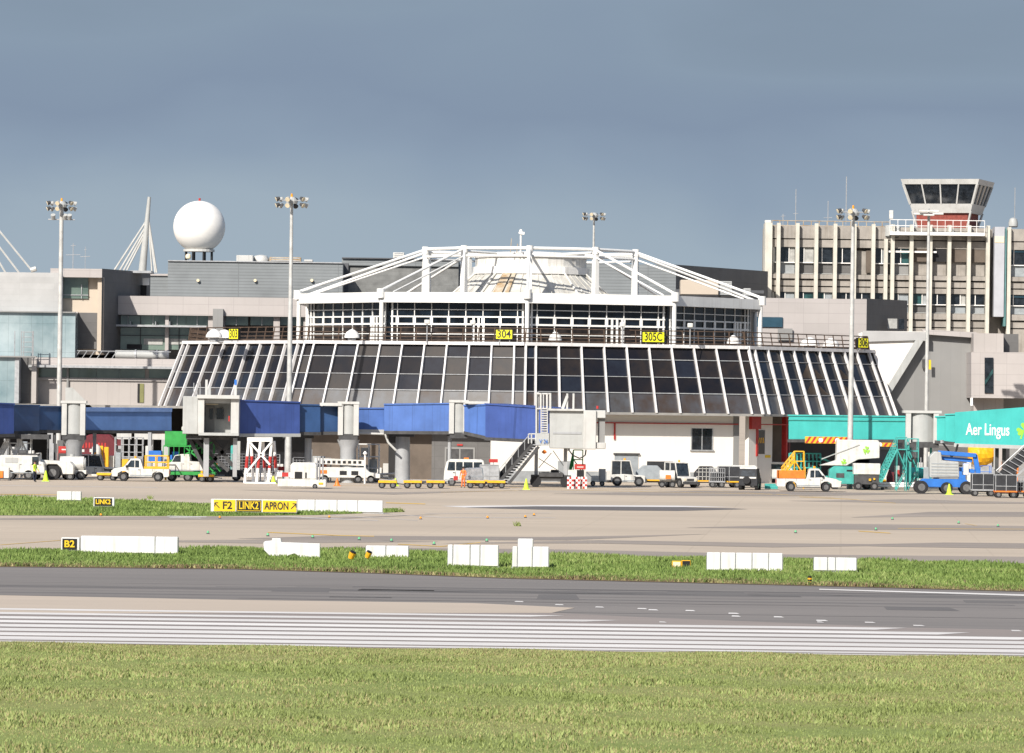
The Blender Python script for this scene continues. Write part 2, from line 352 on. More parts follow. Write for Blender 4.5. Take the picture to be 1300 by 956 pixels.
for x, y, w, d in ((6, 180, 3.2, 3), (-9, 178, 2.2, 4), (13.5, 169, 2.6, 3), (17, 176, 4, 2.5), (1, 174, 1.6, 5)): mb.poly([(x, y, .0075), (x + w, y - .2, .0075), (x + w * .95, y + d, .0075), (x + .1, y + d * .9, .0075)], 'repair')
struct('runway_repair_patches', mb)
mb = MB()
for y, x1, hw in ((160.4, 1.9, .62), (157.4, 3.7, .72), (154.5, 13.1, .80), (151.8, 14.9, .82), (149.1, 17.2, .85), (146.5, 40, .86), (143.9, 40, .88), (141.4, 40, .90), (139.4, 40, .42)):
    mb.poly([(-60, y - hw, .016), (x1 - 1.2, y - hw, .016), (x1, y + hw, .016), (-60, y + hw, .016)], 'rmark')
mb.poly([(-60, 138.5, .016), (60, 137.6, .016), (60, 138.1, .016), (-60, 139.0, .016)], 'rmark')
struct('threshold_stripes', mb)
mb = MB()
for (x, y, w) in ((659, 764, 12), (710, 768, 12), (761, 771, 12), (815, 773, 13), (829, 774.5, 13), (876, 775.5, 13), (931, 779, 14), (934, 782.5, 12), (988, 783.5, 13), (1043, 788, 15), (1041, 790, 9), (1104, 790.5, 14), (1166, 794.5, 15), (841, 790, 10), (1290, 801, 14)):
    a = G(x - w / 2, y); b = G(x + w / 2, y + .3)
    mb.poly([(a.x, a.y - .45, .016), (b.x, b.y - .45, .016), (b.x - .05, b.y + .4, .016), (a.x + .05, a.y + .4, .016)], 'rmark')
struct('runway_dash_markings', mb)
sheet('runway_edge_line', [(1040, 748), (1300, 755), (1900, 771), (1900, 773.5), (1300, 757), (1040, 749.2)], .016, 'rmark')
sheet('near_verge', [(-60, 20), (60, 20), (60, 137.4), (20, 137.1), (0, 137.9), (-20, 138.4), (-60, 138.9)], .012, 'grass', px=False)
sheet('verge_soil_edge', [(-60, 138.2), (-20, 138.0), (0, 137.6), (20, 136.9), (60, 136.9), (60, 137.9), (20, 137.6), (0, 138.35), (-20, 138.8), (-60, 139.3)], .020, 'dirt', px=False)
STRIP2 = [(-500, 695), (0, 699), (240, 697), (420, 698), (560, 702), (700, 705), (860, 708.5), (1000, 709.5), (1300, 717), (1900, 735)]
NEAR2 = [(1900, 767), (1300, 750), (1080, 744), (900, 739.5), (650, 733.5), (480, 727), (300, 721.5), (0, 718.5), (-500, 718)]
sheet('middle_verge', STRIP2 + NEAR2, .012, 'grassb')
near2w = []
for a, b in zip(NEAR2[:-1], NEAR2[1:]): near2w += wob(a, b, 10, .9)
sheet('verge_soil_border', near2w + [(p[0], p[1] + 1.6) for p in NEAR2[::-1]], .020, 'dirt')
STRIP1 = [(-500, 626), (0, 630.5), (130, 633.5), (260, 640), (400, 645), (500, 648.5)]
NEAR1 = [(515, 650), (400, 654), (280, 655.5), (0, 654.5), (-500, 650)]
sheet('far_verge', STRIP1 + NEAR1, .012, 'grassb')
# taxiway bands, dark repairs and painted lines
def band(name, pts, m, z=.008): return sheet(name, pts, z, m)
band('taxiway_shoulder', [(400, 695), (700, 697.5), (1000, 704), (1300, 707), (1900, 716), (1900, 736), (1300, 718), (1000, 710.5), (860, 709.5), (560, 703), (420, 699)], 'streak')
band('dark_paving_band', [(590, 644.6), (680, 642.8), (860, 643.8), (930, 645.5), (950, 646.5), (860, 648.8), (700, 647.5)], 'tar')
band('pale_paving_seam', [(560, 642.5), (700, 641.4), (860, 642), (930, 643.8), (860, 643.8), (680, 642.8), (590, 644.4)], 'rmark', .010)
for i, pts in enumerate(([(-200, 660), (200, 656), (430, 657), (560, 653), (420, 659.5), (120, 660)],
    [(300, 684), (430, 680), (700, 682), (900, 678), (720, 686), (430, 686)], [(130, 687), (420, 684.5), (560, 688), (330, 690)],
    [(870, 670), (1060, 665), (1300, 668), (1500, 670), (1500, 677), (1300, 674), (1060, 672)], [(1080, 657), (1180, 650), (1300, 650), (1500, 650), (1500, 657), (1200, 656)],
    [(1060, 692), (1200, 689), (1500, 692), (1500, 698), (1250, 696), (1120, 694)], [(560, 690), (760, 686), (1000, 690), (1200, 692), (980, 695), (760, 690)],
    [(700, 627), (900, 623), (1200, 627), (1000, 630), (820, 629)], [(300, 622), (500, 625), (640, 623), (500, 628)], [(1000, 636), (1150, 634), (1400, 640), (1150, 639)])):
    band('grey_paving_streak', pts, 'streak', .0085 + i * .0004)
def line(mb, pts, w, m, z):
    q = [G(*p) for p in pts]
    for a, b in zip(q[:-1], q[1:]):
        mb.poly([(a.x, a.y - w, z), (b.x, b.y - w, z), (b.x, b.y + w, z), (a.x, a.y + w, z)], m)
mb = MB()
for pts, w in (([(490, 638.5), (540, 640)], .9), ([(0, 627.6), (75, 628.5)], .7), ([(1015, 631), (1080, 634), (1137, 639)], .6), ([(0, 692), (80, 686), (160, 681)], .3), ([(340, 676), (430, 680), (475, 681)], .5),
    ([(1090, 674.5), (1130, 677)], .7), ([(1225, 665), (1240, 667.5)], .7), ([(1140, 671), (1300, 672)], .3), ([(505, 691), (560, 694), (610, 689)], .4), ([(560, 625), (700, 622), (1000, 628)], .3),
    ([(430, 616.5), (640, 619), (900, 623), (1060, 632)], .22)):
    line(mb, pts, w, 'ymark', .0135)
struct('taxiway_yellow_lines', mb)
mb = MB()
for pts, w in (([(212, 655.4), (262, 656.4)], .7), ([(215, 657), (255, 658)], .5), ([(350, 655.5), (420, 658.8), (480, 661)], .5), ([(480, 652), (560, 657), (705, 657.5)], .35), ([(540, 652), (700, 651.5)], .25), ([(420, 654), (530, 661)], .3), ([(0, 616.5), (200, 619)], .5), ([(640, 622.5), (800, 625)], .3)):
    line(mb, pts, w, 'rmark', .0135)
struct('taxiway_white_lines', mb)
# grass blades (uncountable)
def blades(name, region, count, hmin, hmax, label, seed, cols):
    rng = np.random.default_rng(seed); P = region(rng, count); n = len(P)
    a = rng.uniform(0, 2 * np.pi, n); h = rng.uniform(hmin, hmax, n) * (1 + .35 * np.sin(P[:, 0] * .9 + np.sin(P[:, 1] * .7) * 2)); w = h * rng.uniform(.16, .34, n)
    lean = rng.normal(0, .35, (n, 2)) * h[:, None]
    v = np.zeros((n, 3, 3)); v[:, 0, :2] = P - np.c_[np.cos(a) * w, np.sin(a) * w]; v[:, 1, :2] = P + np.c_[np.cos(a) * w, np.sin(a) * w]
    v[:, 2, :2] = P + lean; v[:, 2, 2] = h; v[:, :2, 2] = .0
    me = bpy.data.meshes.new(name); me.vertices.add(n * 3); me.vertices.foreach_set('co', v.ravel())
    me.loops.add(n * 3); me.loops.foreach_set('vertex_index', np.arange(n * 3)); me.polygons.add(n)
    me.polygons.foreach_set('loop_start', np.arange(0, n * 3, 3)); me.polygons.foreach_set('loop_total', np.full(n, 3))
    for c in cols: me.materials.append(c)
    patch = np.sin(P[:, 0] * .55 + 1.3 * np.sin(P[:, 1] * .31)) + np.sin(P[:, 1] * .8 + P[:, 0] * .21)
    pick = (rng.uniform(-1.5, 1.5, n) + patch * .75 + .5 * np.sin(P[:, 0] * .13 + P[:, 1] * .09))
    me.polygons.foreach_set('material_index', np.clip(((pick + 2.4) / 4.8 * len(cols)).astype(int), 0, len(cols) - 1))
    me.update(); o = bpy.data.objects.new(name, me); COL.objects.link(o); o['kind'] = 'stuff'; tag(o, label, 'grass')
    return o
def bladem(name, c):
    m = mat(name, c, .7, var=.15, scale=1.0, spec=.2); return m
BL = [bladem('blade_dark', (.205, .25, .08)), bladem('blade_mid', (.235, .285, .092)), bladem('blade_light', (.28, .33, .12)), bladem('blade_straw', (.33, .30, .14)), bladem('blade_pale', (.285, .345, .12))]
BG = [bladem('verge_dark', (.12, .18, .045)), bladem('verge_mid', (.16, .235, .06)), bladem('verge_light', (.20, .28, .075)), bladem('verge_pale', (.25, .31, .10))]
def regA(rng, n):
    y = 92 + (137.8 - 92) * rng.uniform(0, 1, n) ** 1.0; x = rng.uniform(-1, 1, n) * (y * .15 + 2)
    keep = rng.uniform(0, 1, n) < .62 + .38 * np.sin(x * .37 + 2 * np.sin(y * .11)) * np.sin(y * .45 + x * .13); return np.c_[x, y][keep]
blades('near_grass', regA, 440000, .035, .095, 'rough green grass verge along the near edge of the runway', 1, BL)
def regE(rng, n):
    x = rng.uniform(-24, 24, n); y = 137.6 - .03 * x - rng.exponential(4.2, n) * rng.uniform(.2, 1, n) + .25; return np.c_[x, y]
blades('dry_grass_fringe', regE, 125000, .03, .09, 'dry straw coloured grass fringe beside the runway stripes', 2, [BL[3], BL[2], BL[3], BL[4]])
def strip_region(top, bot):
    T = np.array(top); B = np.array(sorted(bot))
    def f(rng, n):
        px = rng.uniform(-300, 1700 if top is STRIP2 else 505, n); t = rng.uniform(0, 1, n)
        py0 = np.interp(px, T[:, 0], T[:, 1]); py1 = np.interp(px, B[:, 0], B[:, 1])
        u = px - PX; 
        Y0 = FP * CH / (-u * sR + (py0 - PY) * cR); Y1 = FP * CH / (-u * sR + (py1 - PY) * cR)
        Y = Y0 + (Y1 - Y0) * t; py = PY + (FP * CH / Y + u * sR) / cR
        return np.c_[(u * cR + (py - PY) * sR) * Y / FP, Y]
    return f
blades('middle_grass', strip_region(STRIP2, NEAR2), 215000, .06, .20, 'green grass strip with white marker boards between runway and taxiway', 3, [BG[0], BG[1], BG[2], BG[1], BG[3]])
def regF(rng, n):
    T = np.array(sorted(NEAR2)); px = rng.uniform(-300, 1700, n); py = np.interp(px, T[:, 0], T[:, 1]) - rng.exponential(1.8, n) + .8
    u = px - PX; v = -u * sR + (py - PY) * cR; Y = FP * CH / v; return np.c_[(u * cR + (py - PY) * sR) * Y / FP, Y]
blades('verge_fringe', regF, 66000, .04, .16, 'straw and brown grass fringe along the far edge of the runway', 6, [BL[3], BG[0], mat('blade_brown', (.17, .12, .07), .8), BL[3], BG[1]])
blades('far_grass', strip_region(STRIP1, NEAR1), 60000, .06, .2, 'green grass tongue behind the far taxiway direction signs', 4, [BG[0], BG[1], BG[2], BG[3]])
# ================================================================ ROTUNDA
YC = 463.0
XC = W(672.5, 450, YC)[0]
TH = R(-.9)
def rv(r, k, z, t=0.0, k2=None):
    a = TH + k * R(36); p = Vector((XC + r * math.sin(a), YC - r * math.cos(a), z)); return p
def lerp(a, b, t): return a + (b - a) * t
RB, ZB, RT, ZT = 36.9, 6.35, 34.55, 12.45
rot = thing('terminal_rotunda', 'ten sided glass rotunda with sloping bronze skirt, white framed upper drum and ribbed cone roof', 'building', (XC, YC, 0))
FACES = [-3, -2, -1, 0, 1, 2]          # face k runs from vertex k to k+1
# skirt glazing: three dark bands and one paler band at the foot
def face_pt(k, t, f):     # t along the face, f = 0 top .. 1 bottom
    a = lerp(rv(RT, k, ZT), rv(RT, k + 1, ZT), t); b = lerp(rv(RB, k, ZB), rv(RB, k + 1, ZB), t); return lerp(a, b, f)
for k in range(-5, 5):
    g = MB(); pr = random.Random(40 + k); tt = [0.0] + [(.44 + i) / 9.88 for i in range(10)] + [1.0]; ff = [0, .20, .46, .715]
    for i in range(11):
        for j in range(3):
            g.poly([face_pt(k, tt[i], ff[j]), face_pt(k, tt[i + 1], ff[j]), face_pt(k, tt[i + 1], ff[j + 1]), face_pt(k, tt[i], ff[j + 1])], pr.choice(['sglass', 'sglass', 'sglass2', 'sglass3']))
    gl = g.build('glazing', rot, True)
    g = MB()
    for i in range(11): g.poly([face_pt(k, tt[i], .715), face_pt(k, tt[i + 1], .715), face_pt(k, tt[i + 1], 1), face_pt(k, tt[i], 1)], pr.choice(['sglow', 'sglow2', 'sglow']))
    g.build('lower_glazing', rot, True)
    nrm = (rv(1, k + .5, 0) - Vector((XC, YC, 0))).normalized()
    g = MB()
    for f, w, m in ((.20, .07, 'metal'), (.46, .06, 'metal'), (.70, .09, 'metal')):
        g.beam(face_pt(k, 0, f) + nrm * .06, face_pt(k, 1, f) + nrm * .06, .10, w, m, up=(0, 0, 1))
    g.build('glazing_rail', rot, True)
    g = MB(); g.beam(face_pt(k, 0, 0) + Vector((0, 0, .04)) + nrm * .1, face_pt(k, 1, 0) + Vector((0, 0, .04)) + nrm * .1, .5, .30, 'mull'); g.build('eaves_trim', rot, True)
    g = MB(); g.beam(face_pt(k, 0, 1) + Vector((0, 0, -.06)), face_pt(k, 1, 1) + Vector((0, 0, -.06)), .35, .22, 'soffit'); g.build('gutter', rot, True)
for k in FACES:
    nrm = (rv(1, k + .5, 0) - Vector((XC, YC, 0))).normalized()
    ts = [0.0] + [(.44 + i) / 9.88 for i in range(10)]
    if k == 2: ts.append(1.0)
    for t in ts:
        g = MB(); o_ = nrm * .16
        g.beam(face_pt(k, t, 0) + o_, face_pt(k, t, 1.0) + o_, .155, .27, 'mull', up=nrm)
        g.build('mullion', rot, True)
# stained or blinded panes behind some bays
for k, bay, f0, f1 in ((1, 3, .22, .44), (1, 4, .22, .44), (1, 3, .48, .69), (1, 4, .48, .69), (1, 6, .22, .44), (1, 6, .48, .69)):
    nrm = (rv(1, k + .5, 0) - Vector((XC, YC, 0))).normalized() * .012
    t0, t1 = (.44 + bay + .1) / 9.88, (.44 + bay + .9) / 9.88
    if (bay + k) % 2: pts = [(t0, f0), (t1, f1), (t0, f1)]
    else: pts = [(t1, f0), (t1, f1), (t0, f1)]
    g = MB(); g.poly([face_pt(k, t, f) + nrm for t, f in pts], mat('brown_blind', (.06, .038, .020), .5, var=.3)); g.build('window_blind', rot, True)
# deck and soffit
g = MB()
g.poly([rv(RT - .1, k, ZT + .02) for k in range(10)], 'deck'); g.build('deck', rot, True)
g = MB()
for k in range(10): g.poly([rv(RB - .2, k, ZB + .02), rv(RB - .2, k + 1, ZB + .02), rv(32.5, k + 1, ZB + .02), rv(32.5, k, ZB + .02)], 'soffit')
g.build('soffit', rot, True)
# deck railing
for k in FACES:
    g = MB()
    inn = lambda t, z: lerp(rv(RT - .25, k, ZT + z), rv(RT - .25, k + 1, ZT + z), t)
    n_ = 14
    for i in range(n_ + 1): g.tube(inn(i / n_, 0.1), inn(i / n_, 1.45) - (rv(1, k + .5, 0) - Vector((XC, YC, 0))) * .25, .055, 'rail', 5)
    for z, q in ((1.45, .25), (1.0, .17), (.62, .11), (.3, .05)):
        d_ = (rv(1, k + .5, 0) - Vector((XC, YC, 0))) * q
        g.tube(inn(0, z) - d_, inn(1, z) - d_, .05, 'rail', 5)
    g.build('deck_railing', rot, True)
# ground floor: white rendered wall, red pipe line, plinth, window, shutters
RW = 35.0
def gw(k0, k1, z0, z1, r, m, name, out_=0):
    g = MB(); g.hexa([rv(r, k0, z0), rv(r, k1, z0), rv(r - .4, k1, z0), rv(r - .4, k0, z0), rv(r, k0, z1), rv(r, k1, z1), rv(r - .4, k1, z1), rv(r - .4, k0, z1)], m); return g.build(name, rot, True)
def wallpt(k, t, z, r=RW, o_=0):
    p = lerp(rv(r, k, z), rv(r, k + 1, z), t); n = (rv(1, k + .5, 0) - Vector((XC, YC, 0))).normalized(); return p + n * o_
def wslab(k, t0, t1, z0, z1, m, name, o0=0.0, o1=.3, r=RW, parent=None):
    g = MB(); g.hexa([wallpt(k, t0, z0, r, o0), wallpt(k, t1, z0, r, o0), wallpt(k, t1, z0, r, o1), wallpt(k, t0, z0, r, o1), wallpt(k, t0, z1, r, o0), wallpt(k, t1, z1, r, o0), wallpt(k, t1, z1, r, o1), wallpt(k, t0, z1, r, o1)], m)
    return g.build(name, parent or rot, True)
wslab(0, -.14, .93, 0.98, ZB, 'wallwhite', 'white_wall', -.4, 0)
wslab(0, -.14, .93, 0, .98, 'plinth', 'plinth', -.4, .02)
wslab(-1, .86, 1.0, 0, ZB, 'dgrey', 'grey_wall', -.45, -.02)
wslab(0, 0.0, .95, 5.38, 5.48, 'red', 'fire_main_pipe', .05, .15)
wslab(0, .395, .402, 3.9, 5.4, 'red', 'downpipe', .05, .12)
wslab(0, .93, .955, 0, ZB, 'mgrey', 'corner_pier', -.4, .1)
w_ = wslab(0, .740, .838, 3.05, 5.0, 'winb', 'window', .0, .03)
for q in ((.740, .744), (.787, .791), (.834, .838)): wslab(0, *q, 3.05, 5.0, 'metal', 'frame', .03, .07, parent=w_)
wslab(0, .736, .842, 2.92, 3.05, 'metal', 'sill', .0, .14, parent=w_)
wslab(0, .40, .505, 0.05, 2.55, 'canvas', 'roller_shutter', .0, .05); wslab(0, .395, .51, 2.55, 2.68, 'under', 'shutter_box', .0, .2)
wslab(0, .545, .66, 0.05, 1.95, 'charcoal', 'roller_shutter', .0, .05)
wslab(0, .15, .21, 0.05, 1.9, 'plinth', 'service_door', .0, .05)
# right face: grey bay, red steel, window with hazard stripes, dark gap, white return
wslab(1, 0, .065, 0, ZB, 'wallwhite', 'pale_pier', -.4, 0)
wslab(1, .0, .40, 5.38, 5.48, 'red', 'fire_main_pipe', .05, .15)
wslab(1, .065, .215, 0, ZB, 'wallwhite', 'grey_wall', -1.2, -.5)
wslab(1, .215, .42, 0, ZB, 'brown', 'recess_wall', -2.2, -1.8)
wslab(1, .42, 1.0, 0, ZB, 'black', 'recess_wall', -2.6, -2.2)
w_ = wslab(1, .095, .155, 2.7, 4.9, 'winb', 'tall_window', -.5, -.46)
g = MB()
for i in range(4):
    a_, b_ = .098 + .0135 * i, .098 + .0135 * i + .0065
    g.poly([wallpt(1, a_ + .005, 3.7, RW, -.45), wallpt(1, b_ + .005, 3.7, RW, -.45), wallpt(1, b_, 4.2, RW, -.45), wallpt(1, a_, 4.2, RW, -.45)], 'yellow')
g.build('hazard_stripe', w_, True)
for t in (.055, .28, .30): wslab(1, t, t + .012, 0 if t > .06 else 2.5, ZB, 'red' if t != .30 else 'dred', 'red_post', -.4, .1)
wslab(1, .0, .07, 5.0, ZB, 'red', 'red_bracket', .0, .35)
wslab(1, .22, .27, 3.6, 4.6, 'red', 'hose_reel', -1.7, -1.4)
wslab(1, .16, .20, 2.35, 2.6, 'signy', 'notice', -.5, -.46)
# left face ground floor: grey and brown recess walls coloured as shadowed, grey double doors
wslab(-1, 0.0, .56, 0, ZB, 'brown', 'recess_wall', -2.6, -2.2)
wslab(-1, .56, .86, 0, ZB, 'dgrey', 'grey_wall', -2.2, -1.8)
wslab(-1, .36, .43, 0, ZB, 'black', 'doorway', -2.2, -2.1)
d_ = wslab(-1, .62, .755, .05, 3.0, 'mgrey', 'double_door', -1.8, -1.74)
wslab(-1, .628, .684, .15, 2.85, 'under', 'door_leaf', -1.74, -1.70, parent=d_); wslab(-1, .691, .747, .15, 2.85, 'under', 'door_leaf', -1.74, -1.70, parent=d_)
wslab(-1, .675, .70, 3.15, 3.3, 'red', 'exit_plate', -1.74, -1.70)
wslab(-1, .30, .80, 4.6, 4.72, 'red', 'fire_main_pipe', -1.6, -1.5)
wslab(-1, .17, .245, 4.9, 5.25, 'signy', 'notice', -2.0, -1.9)
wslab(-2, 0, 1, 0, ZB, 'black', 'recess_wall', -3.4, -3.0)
wslab(-1, .9, .97, 0.0, 2.5, 'brown', 'door', -.02, .03)
# drum
RD, RG, ZF0, ZF1 = 23.3, 22.35, 16.42, 17.38
for k in range(-5, 5):
    g = MB(); g.hexa([rv(RD + .25, k, ZF0), rv(RD + .25, k + 1, ZF0), rv(RD - 1.3, k + 1, ZF0), rv(RD - 1.3, k, ZF0), rv(RD + .25, k, ZF1), rv(RD + .25, k + 1, ZF1), rv(RD - 1.3, k + 1, ZF1), rv(RD - 1.3, k, ZF1)], 'steel'); g.build('fascia', rot, True)
    g = MB(); g.poly([rv(RG, k, ZT), rv(RG, k + 1, ZT), rv(RG, k + 1, ZF0 + .05), rv(RG, k, ZF0 + .05)], 'dglass'); g.build('drum_glazing', rot, True)
for k in range(-3, 3):
    def dp(t, z, o_=.05):
        n = (rv(1, k + .5, 0) - Vector((XC, YC, 0))).normalized(); return lerp(rv(RG, k, z), rv(RG, k + 1, z), t) + n * o_
    g = MB()
    nb = 8; ts = [.03] + [(.55 + i) / (nb + .1) for i in range(nb)] + [.97]
    for j, t in enumerate(ts):
        g.beam(dp(t, ZT), dp(t, ZF0), .07 if 0 < j < len(ts) - 1 else .16, .10, 'steel', up=(rv(1, k + .5, 0) - Vector((XC, YC, 0))))
        if 0 < j < len(ts) - 1: g.beam(dp(t, 14.32, .08), dp(t, 15.12, .08), .30, .08, 'steel', up=(rv(1, k + .5, 0) - Vector((XC, YC, 0))))
    for z, h in ((15.78, .075), (15.12, .13), (14.42, .17), (13.5, .07)): g.beam(dp(.02, z, .07), dp(.98, z, .07), .12, h, 'steel')
    g.build('window_grid', rot, True)
    # brownish panel zone behind the rail
    g = MB(); g.poly([dp(0.02, ZT, .015), dp(.98, ZT, .015), dp(.98, 14.2, .015), dp(.02, 14.2, .015)], mat('brown_drum_panel', (.028, .022, .02), .3, var=.5, scale=1)); g.build('lower_panel', rot, True)
    # a white framed double door in each face
    t0 = {-3: .3, -2: .8, -1: .78 + 0, 0: .60, 1: .80, 2: .5}[k] if k != -1 else .62
    d_ = MB(); 
    for q in (0, .036, .072): d_.beam(dp(t0 + q, ZT, .12), dp(t0 + q, 15.1, .12), .2, .12, 'steel', up=(rv(1, k + .5, 0) - Vector((XC, YC, 0))))
    d_.build('roof_door', rot, True)
for k in range(10):
    g = MB(); a = rv(RD + .1, k, ZT); g.tube(a, rv(RD + .1, k, ZF1), .21, 'steel', 10); 
    g.tube(rv(RD + .25, k, ZF1 - .55), rv(RD + .25, k, ZF1 + .32), .38, 'steel', 10)
    g.build('drum_column', rot, True, smooth=True)
g = MB(); g.lathe((XC, YC, 0), [(RD - 1, ZF1 - .35), (9, ZF1 - .05)], 'deck', 10, TH); g.build('drum_roof', rot, True)
# masts, stays, ring beams
RM, ZM = 10.75, 21.95
for k in range(10):
    g = MB(); a = rv(RM, k, ZF1 - .4); b = rv(RM, k, ZM); rad = rv(1, k, 0) - Vector((XC, YC, 0)); rad.z = 0
    sd = Vector((-rad.y, rad.x, 0)).normalized()
    w0, w1, dd = .27, .24, .3
    g.hexa([a - sd * w0 - rad * dd, a + sd * w0 - rad * dd, a + sd * w0 + rad * dd, a - sd * w0 + rad * dd, b - sd * w1 - rad * .25, b + sd * w1 - rad * .25, b + sd * w1 + rad * .25, b - sd * w1 + rad * .25], 'steel')
    m_ = g.build('mast', rot, True, bevel=.03)
    g = MB(); g.tube(b - Vector((0, 0, .45)), b + Vector((0, 0, .24)), .34, 'steel', 10); g.build('mast_cap', m_, True, smooth=True)
    g = MB(); g.tube(rv(RM, k, ZM - .05), rv(RD + .1, k, ZF1 + .2), .125, 'steel', 8)
    g.build('stay', rot, True, smooth=True)
    if k in (0, 1, 2, 8, 9): g = MB(); g.tube(rv(RM, k, ZM - .75), rv(RD - 1.6, k, ZF1 + .05), .085, 'steel', 8); g.build('lower_stay', rot, True, smooth=True)
    g = MB(); g.tube(rv(RM, k, ZM), rv(RM, k + 1, ZM), .16, 'steel', 8); g.tube(rv(RM, k, ZM - .75), rv(RM, k + 1, ZM - .75), .11, 'steel', 8)
    g.tube(rv(RM, k, ZM - .3), rv(5.5, k, ZM - .35), .13, 'steel', 8); g.build('ring_beam', rot, True, smooth=True)
# ribbed cone and lantern
g = MB(); g.lathe((XC, YC, 0), [(8.6, ZF1 - .4), (5.45, 19.72)], 'coneroof', 30, TH)
for i in range(50):
    a = TH + i * R(7.2); p = lambda r, z: Vector((XC + r * math.sin(a), YC - r * math.cos(a), z))
    g.beam(p(8.60, ZF1 - .38), p(5.45, 19.74), .09, .08, 'coneroof')
cone = g.build('cone_roof', rot, True)
for k in range(10):
    g = MB(); g.tube(rv(8.55, k, ZF1 - .2), rv(5.5, k, 19.9), .10, 'lantern', 6); g.build('cone_rib', rot, True)
g = MB(); g.lathe((XC, YC, 0), [(5.45, 19.70), (5.45, 21.55), (5.2, 21.75)], 'lantern', 20, TH)
g.lathe((XC, YC, 0), [(5.75, 19.66), (5.75, 20.35)], 'white', 20, TH); g.lathe((XC, YC, 0), [(5.6, 21.25), (5.6, 21.72), (.3, 22.0)], 'white', 20, TH)
lan = g.build('lantern', rot, True)
g = MB(); 
for da, w in ((-.42, .7), (-.28, .4), (-.36, .3)):
    a = TH + da; p = lambda r, z, aa: Vector((XC + r * math.sin(aa), YC - r * math.cos(aa), z))
    g.poly([p(8.4, 17.45, a - w * .05), p(8.4, 17.45, a + w * .06), p(5.66, 19.75, a + w * .10), p(5.66, 19.75, a - w * .08)], 'rust')
g.build('rust_streak', cone, True)
# things on the decks
def dome_vent(px, py, Y, r, label):
    x, z = W(px, py, Y); t = thing('roof_vent', label, 'roof vent', (x, Y, ZT + .03), group='white dome vents on the rotunda deck')
    g = MB(); g.tube((0, 0, 0), (0, 0, .45), r * .55, 'metal', 10); g.build('vent_base', t)
    g = MB(); g.lathe((0, 0, .42), [(r, 0), (r * .98, .18), (r * .75, .5), (r * .35, .72), (.05, .8)], 'white', 14); g.build('vent_cap', t, smooth=True)
dome_vent(285, 420, 447, .95, 'white dome vent left of the yellow gate 303 sign')
dome_vent(272, 424, 444, .8, 'partly hidden white dome vent furthest left on the rotunda deck')
dome_vent(447, 424, 434, .72, 'white dome vent between the floodlight mast and the drum door at left')
dome_vent(705, 425, 433, .62, 'white dome vent to the right of the gate 304 sign')
dome_vent(931, 428, 440, .62, 'small white dome vent below the drum at its right corner')
dome_vent(1028, 434, 447, .95, 'white dome vent nearest the tall right floodlight mast')
dome_vent(1055, 432, 451, .8, 'white dome vent furthest right on the rotunda deck')
def gate_sign(txt, px0, px1, py0, py1, Y, rz, lab, bw=.6):
    c = W3((px0 + px1) / 2, (py0 + py1) / 2, Y); k = Y / FP; w = (px1 - px0) * k; h = (py1 - py0) * k
    t = thing('gate_sign', lab, 'sign', (c.x, Y, ZT), rz, 'yellow gate number signs on the rotunda roof')
    zc = c.z - ZT; w = w / max(.3, math.cos(rz))
    g = MB(); g.box(-w / 2, w / 2, 0, .3, zc - h / 2, zc + h / 2, 'signk'); g.box(-w / 2 + .06, w / 2 - .06, -.015, .0, zc - h / 2 + .06, zc + h / 2 - .06, 'gatey'); g.build('sign_box', t)
    g = MB(); g.tube((-w * .3, .2, 0), (-w * .3, .2, zc), .05, 'metal', 6); g.tube((w * .3, .2, 0), (w * .3, .2, zc), .05, 'metal', 6); g.build('sign_post', t)
    put_text(txt, h * 1.05, 'ink', t, Vector((0, -.025, zc)), width=w * .78, bold=.012)
gate_sign('303', 290, 303, 417, 431, 440, R(-40), 'yellow gate number 303 sign at the left of the rotunda deck')
gate_sign('304', 629, 651, 418, 431, 428.5, R(-12), 'yellow gate number 304 sign near the middle of the rotunda deck')
gate_sign('305C', 815, 844, 421, 435, 432, R(14), 'wide yellow gate number 305C sign below the right of the drum')
gate_sign('306', 1089, 1103, 429, 442, 449, R(40), 'yellow gate number 306 sign at the far right of the rotunda deck')
def fixture(name, label, cat, px, py, Y, fn, group=None, z0=None):
    x, z = W(px, py, Y); t = thing(name, label, cat, (x, Y, z if z0 is None else z0), group=group); fn(t); return t
def f_light(t):
    g = MB(); g.tube((0, 0, 0), (0, 0, 1.9), .05, 'metal', 6); g.build('post', t); g = MB(); g.box(-.25, .25, -.3, .1, 1.75, 2.15, 'vwhite'); g.build('lamp_head', t, bevel=.05)
for px, lab in ((542, 'small post lamp on the deck left of the gate 304 sign'), (600, 'small post lamp on the deck just left of the drum centre'), (876, 'small post lamp on the deck right of the gate 305C sign'), (790, 'grey post lamp on the deck left of the gate 305C sign')):
    fixture('deck_lamp', lab, 'lamp', px, 430, 431, f_light, 'post lamps on the rotunda deck', ZT)
# CCTV / aerials on top of the lantern
t = thing('camera_pole', 'white pole with a camera head above the rotunda lantern', 'camera', (W(661, 318, 457)[0], 457, 21.6))
g = MB(); g.tube((0, 0, 0), (0, 0, 2.0), .09, 'white', 8); g.build('pole', t); g = MB(); g.tube((0, 0, 1.9), (0, 0, 2.3), .25, 'white', 10, .1); g.box(-.1, .35, -.2, .2, 1.8, 2.05, 'white'); g.build('camera_head', t, smooth=False)
for px, hh, lab in ((648, 1.4, 'thin rusty aerial pair beside the white camera pole'), (656, .9, 'short thin aerial next to the white camera pole')):
    t = thing('aerial', lab, 'aerial', (W(px, 318, 457)[0], 457, 21.6)); g = MB(); g.tube((0, 0, 0), (.1, 0, hh), .04, 'rust', 5); g.build('rod', t); g = MB(); g.tube((-.25, 0, .5), (.25, 0, .5), .03, 'metal', 5); g.build('crossbar', t)

